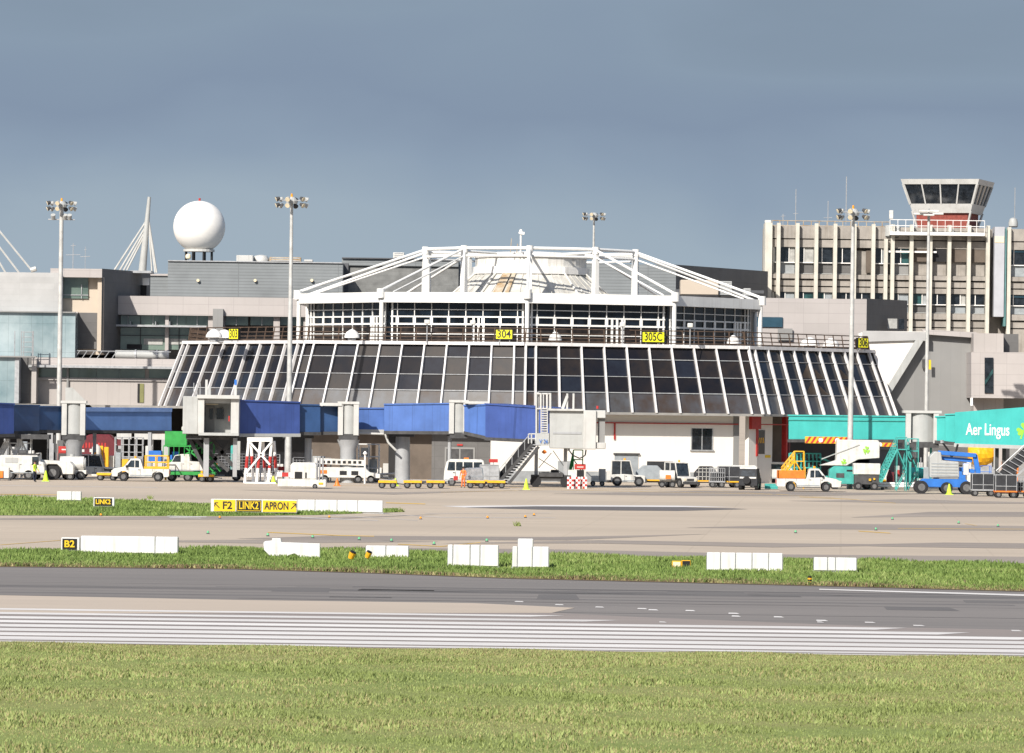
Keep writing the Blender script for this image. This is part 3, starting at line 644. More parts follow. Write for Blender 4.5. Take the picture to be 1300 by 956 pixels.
# ================================================================ LEFT TERMINAL BUILDINGS
def bld(name, label, px, Y, cat='building'): return thing(name, label, cat, (W(px, 560, Y)[0], Y, 0))
def P(parent, name, px0, px1, py0, py1, Y, d, m):
    g = MB(); g.bx(px0, px1, py0, py1, Y, d, m); return g.build(name, parent, True)
tl = bld('terminal_pier', 'long warm grey clad terminal pier with green window bands left of the rotunda', 300, 480)
P(tl, 'parapet', 145, 402, 377, 401, 486, 14, 'clad')
P(tl, 'core_wall', 100, 470, 400, 475, 489, 12, 'dgrey')
for a, b in ((147, 178), (179, 209.5), (214, 236), (236.5, 264), (285, 315), (318, 347), (355, 385)):
    w_ = P(tl, 'window', a, b, 400.5, 413, 487.2, .1, 'gglass'); P(w_, 'frame', (a + b) / 2 - .4, (a + b) / 2 + .4, 400.5, 413, 487.05, .15, 'metal')
for a, b in ((147, 209.5), (214, 240)):
    w_ = P(tl, 'window', a, b, 416, 444, 487.2, .1, 'gglass'); P(w_, 'frame', a, b, 425.5, 426.3, 487.05, .15, 'under'); P(w_, 'frame', (a + b) / 2 - .4, (a + b) / 2 + .4, 416, 444, 487.0, .15, 'under')
    P(w_, 'blind', b - 27, b - 3, 430, 437.5, 487.12, .05, 'curtain')
    P(w_, 'reflection_panel', a + 14, a + 33, 437, 443, 487.1, .05, 'black')
for a, b in ((209.5, 214), (264, 270), (283, 285.5), (347, 355), (385, 395)): P(tl, 'pilaster', a, b, 398, 446, 486.6, 1, 'clad')
P(tl, 'wall_panel', 270, 283, 392, 440, 485.4, 1.2, 'mgrey')
P(tl, 'sun_shade', 137, 262, 412.6, 415, 485.2, 1.8, 'metal')
for px in (165, 197, 215): P(tl, 'sun_shade_strut', px, px + .7, 408, 413, 485.4, 1.6, 'metal')
P(tl, 'terrace_slab', 42, 250, 455, 467.5, 477, 12, 'clad')
P(tl, 'ledge', 36, 245, 464.5, 467.5, 476.3, .7, 'metal')
P(tl, 'window_strip_wall', 42, 250, 466, 482, 478.4, 10, 'clad')
for a, b in ((47, 72), (79, 100), (100.5, 122), (122.5, 152), (152.5, 184), (189, 226)): P(tl, 'strip_window', a, b, 467.6, 480, 478.3, .1, 'gglass')
P(tl, 'lower_wall', 42, 252, 480, 516, 478, 10, 'cladv')
P(tl, 'sill_band', 42, 252, 481.3, 483.5, 477.8, .3, 'clad')
P(tl, 'door', 177.5, 182.5, 487, 511, 477.9, .1, mat('olive_door', (.20, .20, .08), .5)); P(tl, 'door_jamb', 174.5, 177.5, 487, 511, 477.9, .1, 'black'); P(tl, 'drainpipe', 84.5, 87, 455, 513, 477.7, .2, 'mgrey')
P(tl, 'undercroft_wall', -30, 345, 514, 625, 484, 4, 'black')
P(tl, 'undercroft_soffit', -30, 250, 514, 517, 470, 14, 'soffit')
for a in (5, 60, 150, 205): P(tl, 'undercroft_column', a, a + 7, 517, 607, 471, .6, 'column')
P(tl, 'undercroft_door', 70, 84, 560, 606, 476, .2, 'mgrey')
g = MB(); g.add([W3(*q, 470) for q in ((83, 492), (92, 492), (117, 517), (83, 517))] + [W3(*q, 473) for q in ((83, 492), (92, 492), (117, 517), (83, 517))], [(0, 1, 2, 3), (7, 6, 5, 4), (0, 1, 5, 4), (1, 2, 6, 5), (3, 0, 4, 7)], 'bgrey'); g.build('sloping_gangway', tl, True)
for a, b in ((147, 173), (174, 200), (200.5, 214)):
    x, z = W((a + b) / 2, 450, 481); t = thing('roof_duct', 'pale grey air duct length on the terminal terrace, %s' % {147: 'leftmost of three under the green windows', 174: 'middle of three under the green windows', 200.5: 'right one with a dome cap'}[a], 'air duct', (x, 480.5, W(150, 455, 477)[1]), group='air ducts on the terminal terrace')
    g = MB(); h = (b - a) / 2 * 481 / FP; g.tube((-h, 0, .45), (h, 0, .45), .42, 'bgrey', 12); g.build('duct', t, smooth=True); g = MB(); g.tube((h - .1, 0, .45), (h + .06, 0, .45), .50, 'metal', 12); g.build('flange', t)
t = thing('terrace_railing', 'thin metal railing with slanting braces at the left of the terrace', 'railing', W3(110, 455, 477.5))
g = MB(); b0 = W3(66, 455, 477.4)
for i in range(9):
    x = b0.x + i * .75; g.tube((x, 477.4, b0.z), (x + .55, 477.4, b0.z + .8), .04, 'metal', 5)
g.tube((b0.x, 477.4, b0.z + .8), (b0.x + 12, 477.4, b0.z + .8), .04, 'metal', 5); g.build('rail', t, True)
# block with the big window, and its flank with shade painted in dark grey
tb = bld('corner_block', 'beige block with a large dark window and overhanging flat roof above the pier', 100, 480)
P(tb, 'roof_band', 64, 129.5, 341, 352, 479, 14, 'clad')
P(tb, 'front_wall', 66, 132, 352, 450, 480.5, 12, 'cream')
w_ = P(tb, 'window', 79, 112, 352.5, 379, 480.3, .15, 'gglass'); P(w_, 'frame', 79, 112, 374, 375, 480.2, .1, 'metal'); P(w_, 'frame', 103, 104, 361, 379, 480.2, .1, 'metal'); P(w_, 'frame', 79, 80.2, 352.5, 379, 480.2, .1, 'metal')
P(tb, 'small_window', 67, 73, 353, 364, 480.3, .15, 'mgrey')
P(tb, 'white_post', 95.5, 98.5, 396, 453, 479.8, .6, 'clad')
P(tb, 'recess_panel', 98.5, 123, 397, 443, 480.2, .4, 'dgrey')
P(tb, 'side_pier', 123.5, 131.5, 352, 446, 479.6, .9, 'cream')
g = MB(); a = W3(129.5, 341, 479); b = W3(191, 346, 500); c_ = W3(191, 378, 500); d_ = W3(132, 448, 480.4)
g.poly([a, b, Vector((b.x, b.y, d_.z)), Vector((a.x, a.y, d_.z))], 'dgrey'); g.poly([a + Vector((0, 6, .02)), b + Vector((0, 6, .02)), b, a], 'deck'); g.build('side_wall', tb, True)
g = MB(); g.bx(165, 192, 343.5, 346.5, 492, 4, 'metal'); g.build('roof_edge', tb, True)
P(tb, 'vent_opening', 178, 186, 362, 378, 495, .3, 'black')
P(tb, 'wall_lamp', 181, 189, 353, 362, 494, .6, 'white')
# pale block + blue glass building
tp = bld('glass_terminal', 'pale panelled block above a pale blue glass curtain wall at the left edge', 30, 470)
P(tp, 'upper_wall', -60, 77, 345.5, 396, 478.5, 14, 'pale')
P(tp, 'curtain_wall', -60, 95.5, 396, 453, 477, 12, 'bglass')
P(tp, 'lower_curtain_wall', -60, 18.5, 452, 512, 474.5, 12, 'bglass')
P(tp, 'corner_panel', 18.5, 24, 452, 512, 474.4, 3, 'metal')
P(tp, 'side_recess', 22, 42, 452, 512, 476.4, 6, 'dgrey'); P(tp, 'side_trim', 40, 46, 455, 512, 475.8, 3, 'cladv')
P(tp, 'glass_head', -60, 95.5, 394.8, 396.4, 476.6, .5, 'mgrey')
P(tp, 'lower_head', -60, 46, 451.5, 453.2, 474, .6, 'mgrey')
t = thing('access_cage', 'small metal ladder cage against the blue glass wall at left', 'ladder', W3(34, 452, 474))
g = MB()
for px in (18.5, 27, 30, 41, 42): 
    a = W3(px, 452, 474.2); g.tube(a, a + Vector((0, 0, 2.5)), .05, 'metal', 5)
for i in range(5):
    a = W3(27, 452, 474.2); b = W3(42, 452, 474.2); g.tube(a + Vector((0, 0, .5 * i + .4)), b + Vector((0, 0, .5 * i + .4)), .035, 'metal', 5)
g.build('cage', t, True)
# upper louvred building
tu = bld('plant_building', 'blue grey louvred plant building carrying the radar dome', 300, 520)
P(tu, 'louvred_wall', 213, 435, 332.5, 380, 520, 16, 'slate'); P(tu, 'low_wing', 186, 213, 349, 380, 521, 14, 'slate'); P(tu, 'coping', 213, 435, 331.6, 333, 519.8, 1, 'metal'); P(tu, 'coping', 186, 213, 347.5, 350, 520.8, 1, 'clad')
for px in (251.5, 324, 396): 
    g = MB(); a = W3(px, 356, 519.9); g.tube(a, a + Vector((0, -.25, 0)), .17, 'lamp', 10); g.build('wall_lamp', tu, True)
tm = bld('middle_plant_building', 'grey plant building with a mottled upper wall behind the left stays of the rotunda', 510, 525)
P(tm, 'wall', 442, 582, 328.5, 382, 524, 16, 'slateb'); P(tm, 'top_band', 434, 582, 328.2, 337.8, 523.7, .5, 'slate'); P(tm, 'dark_corner', 434, 442, 334, 381, 523.6, 1, 'dark'); P(tm, 'side_wing', 563, 596, 336, 382, 525, 12, 'slate')
P(tm, 'coping', 434, 582, 327.6, 329, 523.4, 1, 'dark')
tr = bld('rear_plant_building', 'louvred grey plant building with a long shaded flank behind the right stays', 820, 520)
P(tr, 'louvred_wall', 740, 858, 335.5, 385, 520, 16, 'slate')
g = MB(); a = W3(858, 336, 520); b = W3(975, 344.5, 541); g.poly([a, b, Vector((b.x, b.y, 8)), Vector((a.x, a.y, 8))], 'dark'); g.poly([a, b, b + Vector((-5, 12, 0)), a + Vector((-5, 12, 0))], 'deck'); g.build('shaded_flank', tr, True)  # flank faces away from the sun, its shade put into dark cladding
P(tr, 'flank_band', 858, 970, 368, 372, 519, 1, 'dark')
def unit(name, label, px0, px1, py0, py1, Y, m='vwhite', d=3, cat='rooftop unit', slats=0, dome=False):
    c = W3((px0 + px1) / 2, py1, Y); k = Y / FP; w = (px1 - px0) * k; h = (py1 - py0) * k; t = thing(name, label, cat, c)
    g = MB()
    if dome: g.lathe((0, d / 2, 0), [(w / 2, 0), (w / 2, h * .4), (w * .38, h * .85), (w * .1, h)], m, 14)
    else: g.box(-w / 2, w / 2, 0, d, 0, h, m)
    g.build('casing', t, bevel=.04 if not dome else 0, smooth=dome)
    g = MB()
    for i in range(slats): g.box(-w / 2 + .15, w / 2 - .15, -.04, -.01, h * (i + .3) / slats, h * (i + .65) / slats, 'metal')
    if slats: g.build('grille', t)
    g = MB(); g.box(-w / 2 + .1, w / 2 - .1, .1, d - .1, -.12, -.001, 'under'); g.build('base_frame', t)
    return t
unit('rooftop_unit', 'large cream air handling unit under the right stays of the rotunda', 864, 912, 355.5, 374, 500, 'cream', slats=0); unit('rooftop_unit', 'white louvred unit joined to the right of the cream unit', 912.5, 929, 357, 375, 500.5, 'bgrey', slats=8)
unit('rooftop_unit', 'small grey unit at the right end of the shaded flank', 944, 953, 366, 376, 505, 'bgrey', slats=3)
unit('rooftop_unit', 'long low white domed unit right of the radar dome', 300, 321, 324, 332.3, 522, 'bwhite', 2.5); unit('rooftop_unit', 'rounded white unit on the louvred roof beside the long low unit', 320, 341, 323, 332.3, 523, 'bwhite', dome=True)
unit('rooftop_unit', 'small white fan box on the mottled plant building', 499, 513, 320.5, 328, 525, 'vwhite', 1.5, slats=3)
unit('rooftop_unit', 'low row of brown pipework behind the floodlight mast on the louvred roof', 342, 382, 326.5, 332.3, 524, 'rust', 1.2, slats=2)
unit('rooftop_unit', 'low white skylight near the right end of the louvred roof', 386, 397, 329.5, 332.3, 523, 'bwhite', 1.2)
# radome
rc = W3(253, 288, 528); rr = 33 * 528 / FP
t = thing('radar_dome', 'big white radar dome on dark legs above the louvred building', 'radar dome', (rc.x, 528, W(253, 332, 528)[1]))
z0 = t.location.z; g = MB(); prof = [(rr * math.cos(a), rr * math.sin(a)) for a in [R(-62) + i * R(152) / 26 for i in range(27)]]
g.lathe((rc.x, 528, rc.z), prof, 'radome', 40); g.build('dome', t, True, smooth=True)
zb = rc.z + rr * math.sin(R(-62))
g = MB(); g.lathe((rc.x, 528, zb), [(1.75, -.22), (1.75, .05)], 'bwhite', 24); g.build('ring_platform', t, True)
for i in range(8):
    a = R(22.5 + 45 * i); g = MB(); p = Vector((rc.x + 1.55 * math.sin(a), 528 - 1.55 * math.cos(a), z0)); g.tube(p, Vector((p.x, p.y, zb - .2)), .10, 'signk', 6); g.build('leg', t, True)
g = MB(); g.tube((rc.x, 528, rc.z + rr - .02), (rc.x, 528, rc.z + rr + .3), .12, 'red', 8); g.build('beacon', t, True)
t = thing('satellite_dish', 'small cream dish standing below the radar dome', 'dish', W3(239, 332, 524)); g = MB(); g.lathe((0, 0, .55), [(.05, -.32), (.28, -.2), (.34, 0), (.28, .2), (.05, .32)], 'lamp', 14); g.build('dish', t, smooth=True); g = MB(); g.tube((0, 0.1, 0), (0, 0.1, .4), .05, 'metal', 6); g.build('stand', t)
# cable stayed pylon and cables
t = thing('footbridge_pylon', 'slim leaning concrete pylon with fanned cables behind the left terminal', 'pylon', W3(181, 348, 560))
g = MB(); g.tube(W3(180, 352, 560), W3(189.5, 250, 560), .5, 'bgrey', 10, .2); g.build('mast', t, True, smooth=True)
for b in ((145, 343), (152, 343), (157, 343), (161, 343), (193, 346), (197, 346), (199, 346)):
    g = MB(); g.tube(W3(188.5 if b[0] < 180 else 189, 300 - abs(b[0] - 175) * .8, 560), W3(b[0], b[1], 560), .11, 'bwhite', 5); g.build('cable', t, True)
t = thing('cable_stays', 'three pale slanting cables coming in from the left edge', 'cables', W3(20, 350, 565))
for a, b in (((-40, 245), (40, 343)), ((-40, 262), (24, 346)), ((-40, 268), (7, 346))):
    g = MB(); g.tube(W3(*a, 565), W3(*b, 565), .11, 'bwhite', 5); g.build('cable', t, True)
g = MB(); g.tube(W3(39, 343, 565), W3(46, 341, 565), .3, 'bwhite', 8); g.build('anchor', t, True)
def aerial(px, py0, py1, Y, label, w=.05, cross=(), name='aerial', m='metal'):
    b = W3(px, py1, Y); hh = (py1 - py0) * Y / FP; t = thing(name, label, 'aerial', b); g = MB(); g.tube((0, 0, 0), (0, 0, hh), w, m, 5); g.build('rod', t)
    for f, l in cross:
        g = MB(); g.tube((-l, 0, hh * f), (l, 0, hh * f + .05), .035, m, 5); g.build('crossbar', t)
    return t
aerial(92.5, 309, 342, 486, 'thin aerial with two short crossbars on the corner block', .045, ((.55, .75), (.9, .25)))
aerial(108, 313, 342, 486, 'thin aerial with a white tip on the corner block', .03, ((.55, .5), (.85, .12)))

# ================================================================ RIGHT BUILDINGS
tg = bld('panel_building', 'pale grey panelled block with a shaded flank below the office block', 1050, 490)
P(tg, 'front_wall', 966, 1100, 379, 440, 490, 8, 'clad')
P(tg, 'window', 958, 993.5, 402.5, 415, 489.8, .15, mat('blue_window', (.03, .075, .11), .2, spec=.5)); P(tg, 'door', 987.5, 1006, 417, 432, 489.6, .2, 'mgrey')
g = MB(); a = W3(1100, 379, 490); b = W3(1152, 381.5, 507); g.hexa([Vector((a.x, a.y, 10)), Vector((b.x, b.y, 10)), Vector((b.x - 4, b.y, 10)), Vector((a.x - 4, a.y + 8, 10)), a, b, b + Vector((-4, 0, 0)), a + Vector((-4, 8, 0))], 'dgrey'); g.build('shaded_flank', tg, True)  # shade of the right-hand side painted in as dark grey
P(tg, 'flank_window', 1127, 1139, 404.5, 417, 497, .2, 'curtain'); P(tg, 'flank_window', 1141, 1148, 405, 418, 499, .2, 'winb')
te = bld('end_wall_building', 'white wedge wall meeting a tall plain grey wall right of the rotunda', 1150, 470)
g = MB()
pts = [(1100, 420), (1176, 421), (1164, 431), (1128, 489), (1115, 500), (1095, 500), (1090, 424)]
def slab(pts, Y, d, m):
    f = [W3(*p, Y) for p in pts]; b = [p + Vector((0, d, 0)) for p in f]; n = len(f); g = MB(); g.add(f + b, [tuple(range(n)), tuple(range(n, 2 * n))[::-1]] + [(i, (i + 1) % n, n + (i + 1) % n, n + i) for i in range(n)], m); return g
slab(pts, 465, 3, 'wallwhite').build('white_wall', te, True)
slab([(1095, 420), (1178, 421.5), (1178, 433), (1162, 432), (1095, 434)], 464.7, .3, 'pale').build('coping', te, True)
slab([(1163, 431), (1172, 433), (1131, 499), (1126, 492)], 464.5, .4, 'bgrey').build('raking_trim', te, True)
slab([(1172, 422), (1236, 427), (1236, 530), (1120, 560), (1120, 500)], 466, 6, 'mgrey').build('grey_wall', te, True)
slab([(1128, 489), (1176, 430), (1176, 560), (1100, 560)], 465.6, .4, 'mgrey').build('grey_wall', te, True)
slab([(1170, 418), (1240, 422), (1240, 429), (1176, 424.5)], 465.2, .8, 'clad').build('roof_band', te, True)
slab([(1236, 423), (1274, 423.5), (1274, 450), (1236, 449)], 463, 5, 'cladv').build('stair_head', te, True); slab([(1274, 424), (1293, 424), (1293, 448), (1274, 448)], 464.5, 4, 'dgrey').build('dark_return', te, True)
slab([(1233, 447), (1420, 448), (1420, 507), (1233, 505)], 461, 8, 'clad').build('upper_box', te, True)
slab([(1236, 505), (1274, 505.5), (1274, 610), (1236, 610)], 463, 5, 'cladv').build('lower_wall', te, True); slab([(1274, 505), (1420, 507), (1420, 612), (1274, 610)], 464.5, 4, 'mgrey').build('lower_wall', te, True)
w_ = slab([(1250, 454), (1261, 454), (1261, 499), (1250, 499)], 460.85, .1, 'winb').build('slit_window', te, True); slab([(1250.5, 483), (1260.5, 468), (1260.5, 474), (1250.5, 489)], 460.75, .05, 'teal_g').build('stair_rail', w_, True)
slab([(1232, 505), (1235, 505), (1235, 515), (1232, 515)], 460.6, .3, 'white').build('downpipe', te, True)
slab([(1178, 457), (1182, 457), (1182, 469), (1178, 469)], 465.0, .1, 'signy').build('wall_notice', te, True); slab([(1171, 456), (1175, 456), (1175, 468), (1171, 468)], 465.2, .2, 'under').build('vent', te, True)
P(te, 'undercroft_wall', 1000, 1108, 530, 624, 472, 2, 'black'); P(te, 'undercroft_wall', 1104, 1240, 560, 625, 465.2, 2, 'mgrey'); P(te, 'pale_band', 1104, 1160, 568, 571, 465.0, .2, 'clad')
for a in (1021, 1072): P(te, 'undercroft_column', a, a + 5, 560, 612, 455, .5, 'column')
P(te, 'stair_opening', 1165, 1240, 566, 590, 465.0, .2, 'dgrey')
# concrete office block
YO = 545
to = bld('office_block', 'weathered concrete office block with tall vertical fins and two bands of windows', 1130, YO)
P(to, 'main_wall', 974, 1256, 288, 470, YO + 2.2, 12, 'conc')
def ypx(px, py): return py + (px - 1110) * .0131   # storeys are level in the world, the photo is slightly rolled
def PO(name, px0, px1, py0, py1, dY, d, m, parent=None, ref=1110):
    g = MB(); x0 = W(px0, 350, YO)[0]; x1 = W(px1, 350, YO)[0]; z1 = W(ref, py0, YO)[1]; z0 = W(ref, py1, YO)[1]; g.box(x0, x1, YO + dY, YO + dY + d, z0, z1, m); return g.build(name, parent or to, True)
for a, b in ((980, 1254), (1282, 1420)):
    PO('roof_parapet', a, b, 288, 303.5, .8, 2, 'conc'); PO('spandrel', a, b, 305, 314.5, .9, 2, 'conc')
    PO('spandrel', a, b, 349, 354.6, .6, 2, 'conc'); PO('spandrel', a, b, 356.2, 363.6, .9, 2, 'conc'); PO('spandrel', a, b, 365.2, 371.6, .9, 2, 'conc')
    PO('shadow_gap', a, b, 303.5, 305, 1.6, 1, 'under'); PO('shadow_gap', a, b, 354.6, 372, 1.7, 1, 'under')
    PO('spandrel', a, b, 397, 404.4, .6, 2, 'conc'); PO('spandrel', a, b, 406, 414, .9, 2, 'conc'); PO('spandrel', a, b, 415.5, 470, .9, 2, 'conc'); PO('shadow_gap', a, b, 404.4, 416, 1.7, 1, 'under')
PO('main_wall', 1256, 1420, 288, 470, 2.6, 12, 'conc')
fins = [988, 1012, 1036, 1060, 1084.5, 1108.5, 1133, 1157, 1181, 1205, 1230, 1254]
for i, px in enumerate(fins):
    PO('fin', px - 2.3, px + 2.3, 284.5, 470, 0, 1.0, 'fin')
PO('corner_pier', 971, 980, 284.5, 470, .2, 4, 'fin')
for px in (1124.5, 1281, 1306, 1330): PO('fin', px - 2.3, px + 2.3, 303 if px < 1130 else 286, 470, 0.1, 1.0, 'fin')
# windows bay by bay
rng = random.Random(4)
wx = [979] + fins
for i in range(len(wx) - 1):
    a, b = wx[i] + 2.6, wx[i + 1] - 2.6
    for row, (t0, t1, r1) in enumerate(((314.5, 334.5, 348.5), (372, 386, 396.5))):
        if row == 0 and i in (5, 8, 9, 10, 11): 
            PO('solid_panel', a, b, 318, 348.5, 1.4, .5, 'conc')
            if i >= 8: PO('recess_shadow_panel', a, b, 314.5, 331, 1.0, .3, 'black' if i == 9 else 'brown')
            continue
        m_ = ['winb', 'teal_g', 'winb', 'curtain'][rng.randrange(4)] if row == 0 else ['winb', 'winb', 'curtain', 'teal_g'][rng.randrange(4)]
        w_ = PO('window', a, b, t0, t1, 1.3, .1, m_ if m_ != 'curtain' else 'winb')
        s_ = rng.uniform(.25, .7)
        PO('blind', a + (b - a) * s_, b, t0, t1, 1.24, .05, ['curtain', 'canvas', 'teal_g', 'plinth', 'winb'][rng.randrange(5)], w_)
        PO('frame', a + (b - a) * s_ - .5, a + (b - a) * s_ + .5, t0, t1, 1.1, .15, 'white', w_)
        PO('frame', a, b, t1 - .9, t1 + .3, 1.0, .2, 'white', w_); PO('frame', a, a + .6, t0, r1, 1.0, .2, 'white', w_); PO('frame', a, b, r1 - .8, r1, 1.0, .2, 'bgrey', w_)
        PO('spandrel_panel', a, b, t1 + .3, r1, 1.3, .1, ['canvas', 'plinth', 'dgrey', 'mgrey'][rng.randrange(4)])
for a, b in ((1283.6, 1303.6), (1308.5, 1327)):
    for t0, t1, r1 in ((314.5, 334.5, 348.5), (372, 386, 396.5)):
        w_ = PO('window', a, b, t0, t1, 1.3, .1, 'winb'); PO('frame', a + 4, a + 5, t0, t1, 1.1, .15, 'white', w_); PO('frame', a, b, t1 - .9, t1 + .3, 1.0, .2, 'white', w_); PO('spandrel_panel', a, b, t1 + .3, r1, 1.3, .1, 'canvas')
        PO('head_panel', a, b, t0, t0 + 3, 1.15, .1, mat('blue_window', (.03, .075, .11), .2), w_)
PO('brown_panel', 1100, 1106, 318, 346, .9, .3, 'brown')
PO('cable_shaft', 1262, 1274.5, 286, 400, -.2, 3, 'render'); PO('teal_edge', 1274.5, 1277.5, 288, 412, 0, 2.5, mat('teal_grey_trim', (.10, .22, .22), .6)); PO('shaft_mark', 1262, 1274, 298, 306, -.26, .06, 'lamp')
PO('canopy_strip', 1128, 1189, 317.8, 320, .35, .5, 'white')
# balcony of the tower roof
g = MB(); x0 = W(1129, 300, YO)[0]; x1 = W(1249, 300, YO)[0]; zt = W(1190, 280, YO)[1]; zb_ = W(1190, 295, YO)[1]; zc_ = W(1190, 297.5, YO)[1]
g.box(x0, x1, YO - .9, YO + 2, zc_ - .15, zb_, 'white'); g.build('balcony_slab', to, True)
g = MB()
for i in range(13): xx = x0 + (x1 - x0) * i / 12; g.tube((xx, YO - .8, zb_), (xx, YO - .8, zt), .035, 'white', 5)
for z in (zt, (zt + zb_) / 2): g.tube((x0, YO - .8, z), (x1, YO - .8, z), .045, 'white', 5)
g.build('balcony_railing', to, True)
g = MB(); a = W3(980, 286, YO + 3); b = W3(1130, 288, YO + 3)
for z in (0, .55): g.tube(a + Vector((0, 0, z)), b + Vector((0, 0, z)), .05, 'rust', 5)
for i in range(16): p = a + (b - a) * i / 15; g.tube(p + Vector((0, 0, -.5)), p + Vector((0, 0, .55)), .05, 'rust', 5)
g.build('roof_pipework', to, True)
unit('roof_box', 'grey and white lift motor box with vents above the office roof', 1124, 1142, 286, 300, YO + .5, 'bgrey', 3)
# control tower cab
YT = 550; zbase = W(1200, 291, YT)[1]; kk = YT / FP
cx_, _ = W(1207, 260, YT)
ct = thing('control_tower', 'old control tower cab with outward sloping dark windows on the office roof', 'control tower', (cx_, YT + 4, zbase), R(-17))
def frus(w0, z0, w1, z1, m, name, parent=ct):
    g = MB(); g.hexa([(-w0, -w0, z0), (w0, -w0, z0), (w0, w0, z0), (-w0, w0, z0), (-w1, -w1, z1), (w1, -w1, z1), (w1, w1, z1), (-w1, w1, z1)], m); return g.build(name, parent)
zz = lambda py: (291 - py) * kk
def wid(z): return 3.25 + (4.6 - 3.25) * (z - zz(276)) / (zz(228) - zz(276))
frus(3.05, 0, 3.05, zz(268), 'redb', 'red_base')
frus(wid(zz(270)), zz(270), wid(zz(258.5)), zz(258.5), 'bwhite', 'sill_band')
frus(wid(zz(258.5)) - .12, zz(258.5), wid(zz(234)) - .12, zz(234), 'winb', 'cab_glazing')
frus(wid(zz(234)) + .03, zz(234), wid(zz(227.5)) + .03, zz(227.5), 'bwhite', 'roof_fascia')
za, zb2 = zz(259), zz(233.5)
for s in range(4):
    for j in range(5):
        t_ = -1 + j * .5; a = Matrix.Rotation(s * R(90), 3, 'Z'); g = MB()
        wa, wb = wid(za) - .06, wid(zb2) - .06
        g.beam(a @ Vector((t_ * wa, -wa, za)), a @ Vector((t_ * wb, -wb, zb2)), .16 if abs(t_) < 1 else .3, .14, 'bwhite', up=a @ Vector((0, -1, 0))); g.build('window_post', ct)
for sx in (-1, 1):
    for sy in (-1, 1):
        g = MB(); g.tube((sx * 2.75, sy * 2.75, -.6), (sx * wid(zz(268)), sy * wid(zz(268)), zz(268)), .14, 'bwhite', 6); g.build('corner_strut', ct)
aerial(1074, 224, 285, 552, 'tall whip aerial behind the right floodlight mast', .06); aerial(1010, 240, 285, 553, 'thin aerial left of the middle of the office roof', .05, ((.3, .3),)); aerial(1051, 255, 286, 553, 'thin aerial with side arm near the middle of the office roof', .05, ((.3, .5),)); aerial(1288, 238, 288, 553, 'tall thin aerial at the right of the office roof', .05)
aerial(994, 272, 286, 550, 'short aerial cluster at the left corner of the office roof', .06, ((.8, .25), (.4, .2)))
unit('floodlight_box', 'small white lamp at the left corner of the office roof', 971, 979, 279.5, 283, 546, 'vwhite', .6, 'lamp'); unit('satellite_dish_box', 'rounded grey dish cover at the right end of the office roof', 1281, 1293, 276, 287, 549, 'bgrey', 1.2, 'dish', dome=True)
unit('camera_box', 'small white camera at the left end of the tower balcony', 1129, 1134, 267, 278, 545, 'vwhite', .4, 'camera')
# screens behind
# ================================================================ FLOODLIGHT MASTS
def floodmast(px0, ptop, px1, pbase, Y, r0, r1, ground, lab, tiers=2, spread=1.25, beacon=True, z_base=0.0):
    t0 = W3(px0, ptop, Y); b0 = W3(px1, pbase, Y); x = b0.x; t = thing('floodlight_mast', lab, 'floodlight mast', (x, Y, z_base), group='floodlight masts')
    zt = t0.z - z_base; g = MB(); g.tube((0, 0, 0), (0, 0, zt), r0, 'pole', 12, r1); g.build('pole', t, smooth=True)
    g = MB(); g.lathe((0, 0, zt - .4), [(.5, 0), (.55, .25), (.3, .6)], 'bgrey', 12)
    g.tube((-spread, 0, zt - .1), (spread, 0, zt - .1), .05, 'metal', 6); g.tube((0, -spread * .6, zt - .1), (0, spread * .6, zt - .1), .05, 'metal', 6); g.build('head_ring', t)
    for k in range(tiers):
        for i in range(6):
            a = 2 * math.pi * i / 6 + .3; p = Vector((spread * math.cos(a), spread * .7 * math.sin(a), zt - .1 - .55 * k + .15))
            g = MB(); d = Vector((math.cos(a), math.sin(a) * .7, -.45)).normalized(); g.tube(p - d * .16, p + d * .20, .12, 'under' if i % 2 else 'bgrey', 10, .24); g.tube(p + d * .201, p + d * .23, .22, 'lamp', 10); g.build('floodlight', t)
    if beacon: g = MB(); g.tube((0, 0, zt + .2), (0, 0, zt + .5), .10, 'amber', 8, .08); g.build('beacon', t)
    return t, zt
t, zt = floodmast(77.5, 258, 75, 510, 462, .26, .20, 0, 'grey floodlight mast with two tiers of lamps in front of the pale block at left')
g = MB(); g.tube((-1.3, 0, zt - 1.6), (1.3, 0, zt - 1.6), .06, 'metal', 6)
g.build('lower_crossarm', t)
for xx in (-.8, .8, .35):
    g = MB(); g.tube((xx, 0, zt - 1.55), (xx, -.3, zt - 1.15), .2, 'bgrey', 10, .24); g.build('floodlight', t)
floodmast(371, 253, 366, 590, 421, .30, .13, 0, 'slender floodlight mast with an orange beacon left of the rotunda drum')
floodmast(1083, 268, 1079, 590, 413, .27, .15, 0, 'tall floodlight mast standing in front of the teal link at right')
floodmast(750, 272, 750, 590, 600, .22, .12, 0, 'distant brown floodlight mast rising behind the rotunda cone', beacon=False)
t = thing('lamp_mast', 'pale mast with flat white lamp heads in front of the control tower', 'lamp mast', (W(1176, 520, 440)[0], 440, 0))
zt = W3(1180, 272, 440).z; g = MB(); g.tube((0, 0, 0), (0, 0, zt), .21, 'pole', 12, .13); g.build('pole', t, smooth=True)
for i, (dx, dy, dz) in enumerate(((-.9, 0, 0), (.9, .1, .05), (-.4, -.4, .25), (.5, .4, .3), (0, -.5, -.1))):
    g = MB(); g.box(dx - .55, dx + .45, dy - .3, dy + .3, zt + dz - .08, zt + dz + .1, 'vwhite'); g.build('lamp_head', t, bevel=.03)
g = MB(); g.tube((0, 0, zt), (0, 0, zt + .55), .06, 'metal', 6); g.build('beacon', t)
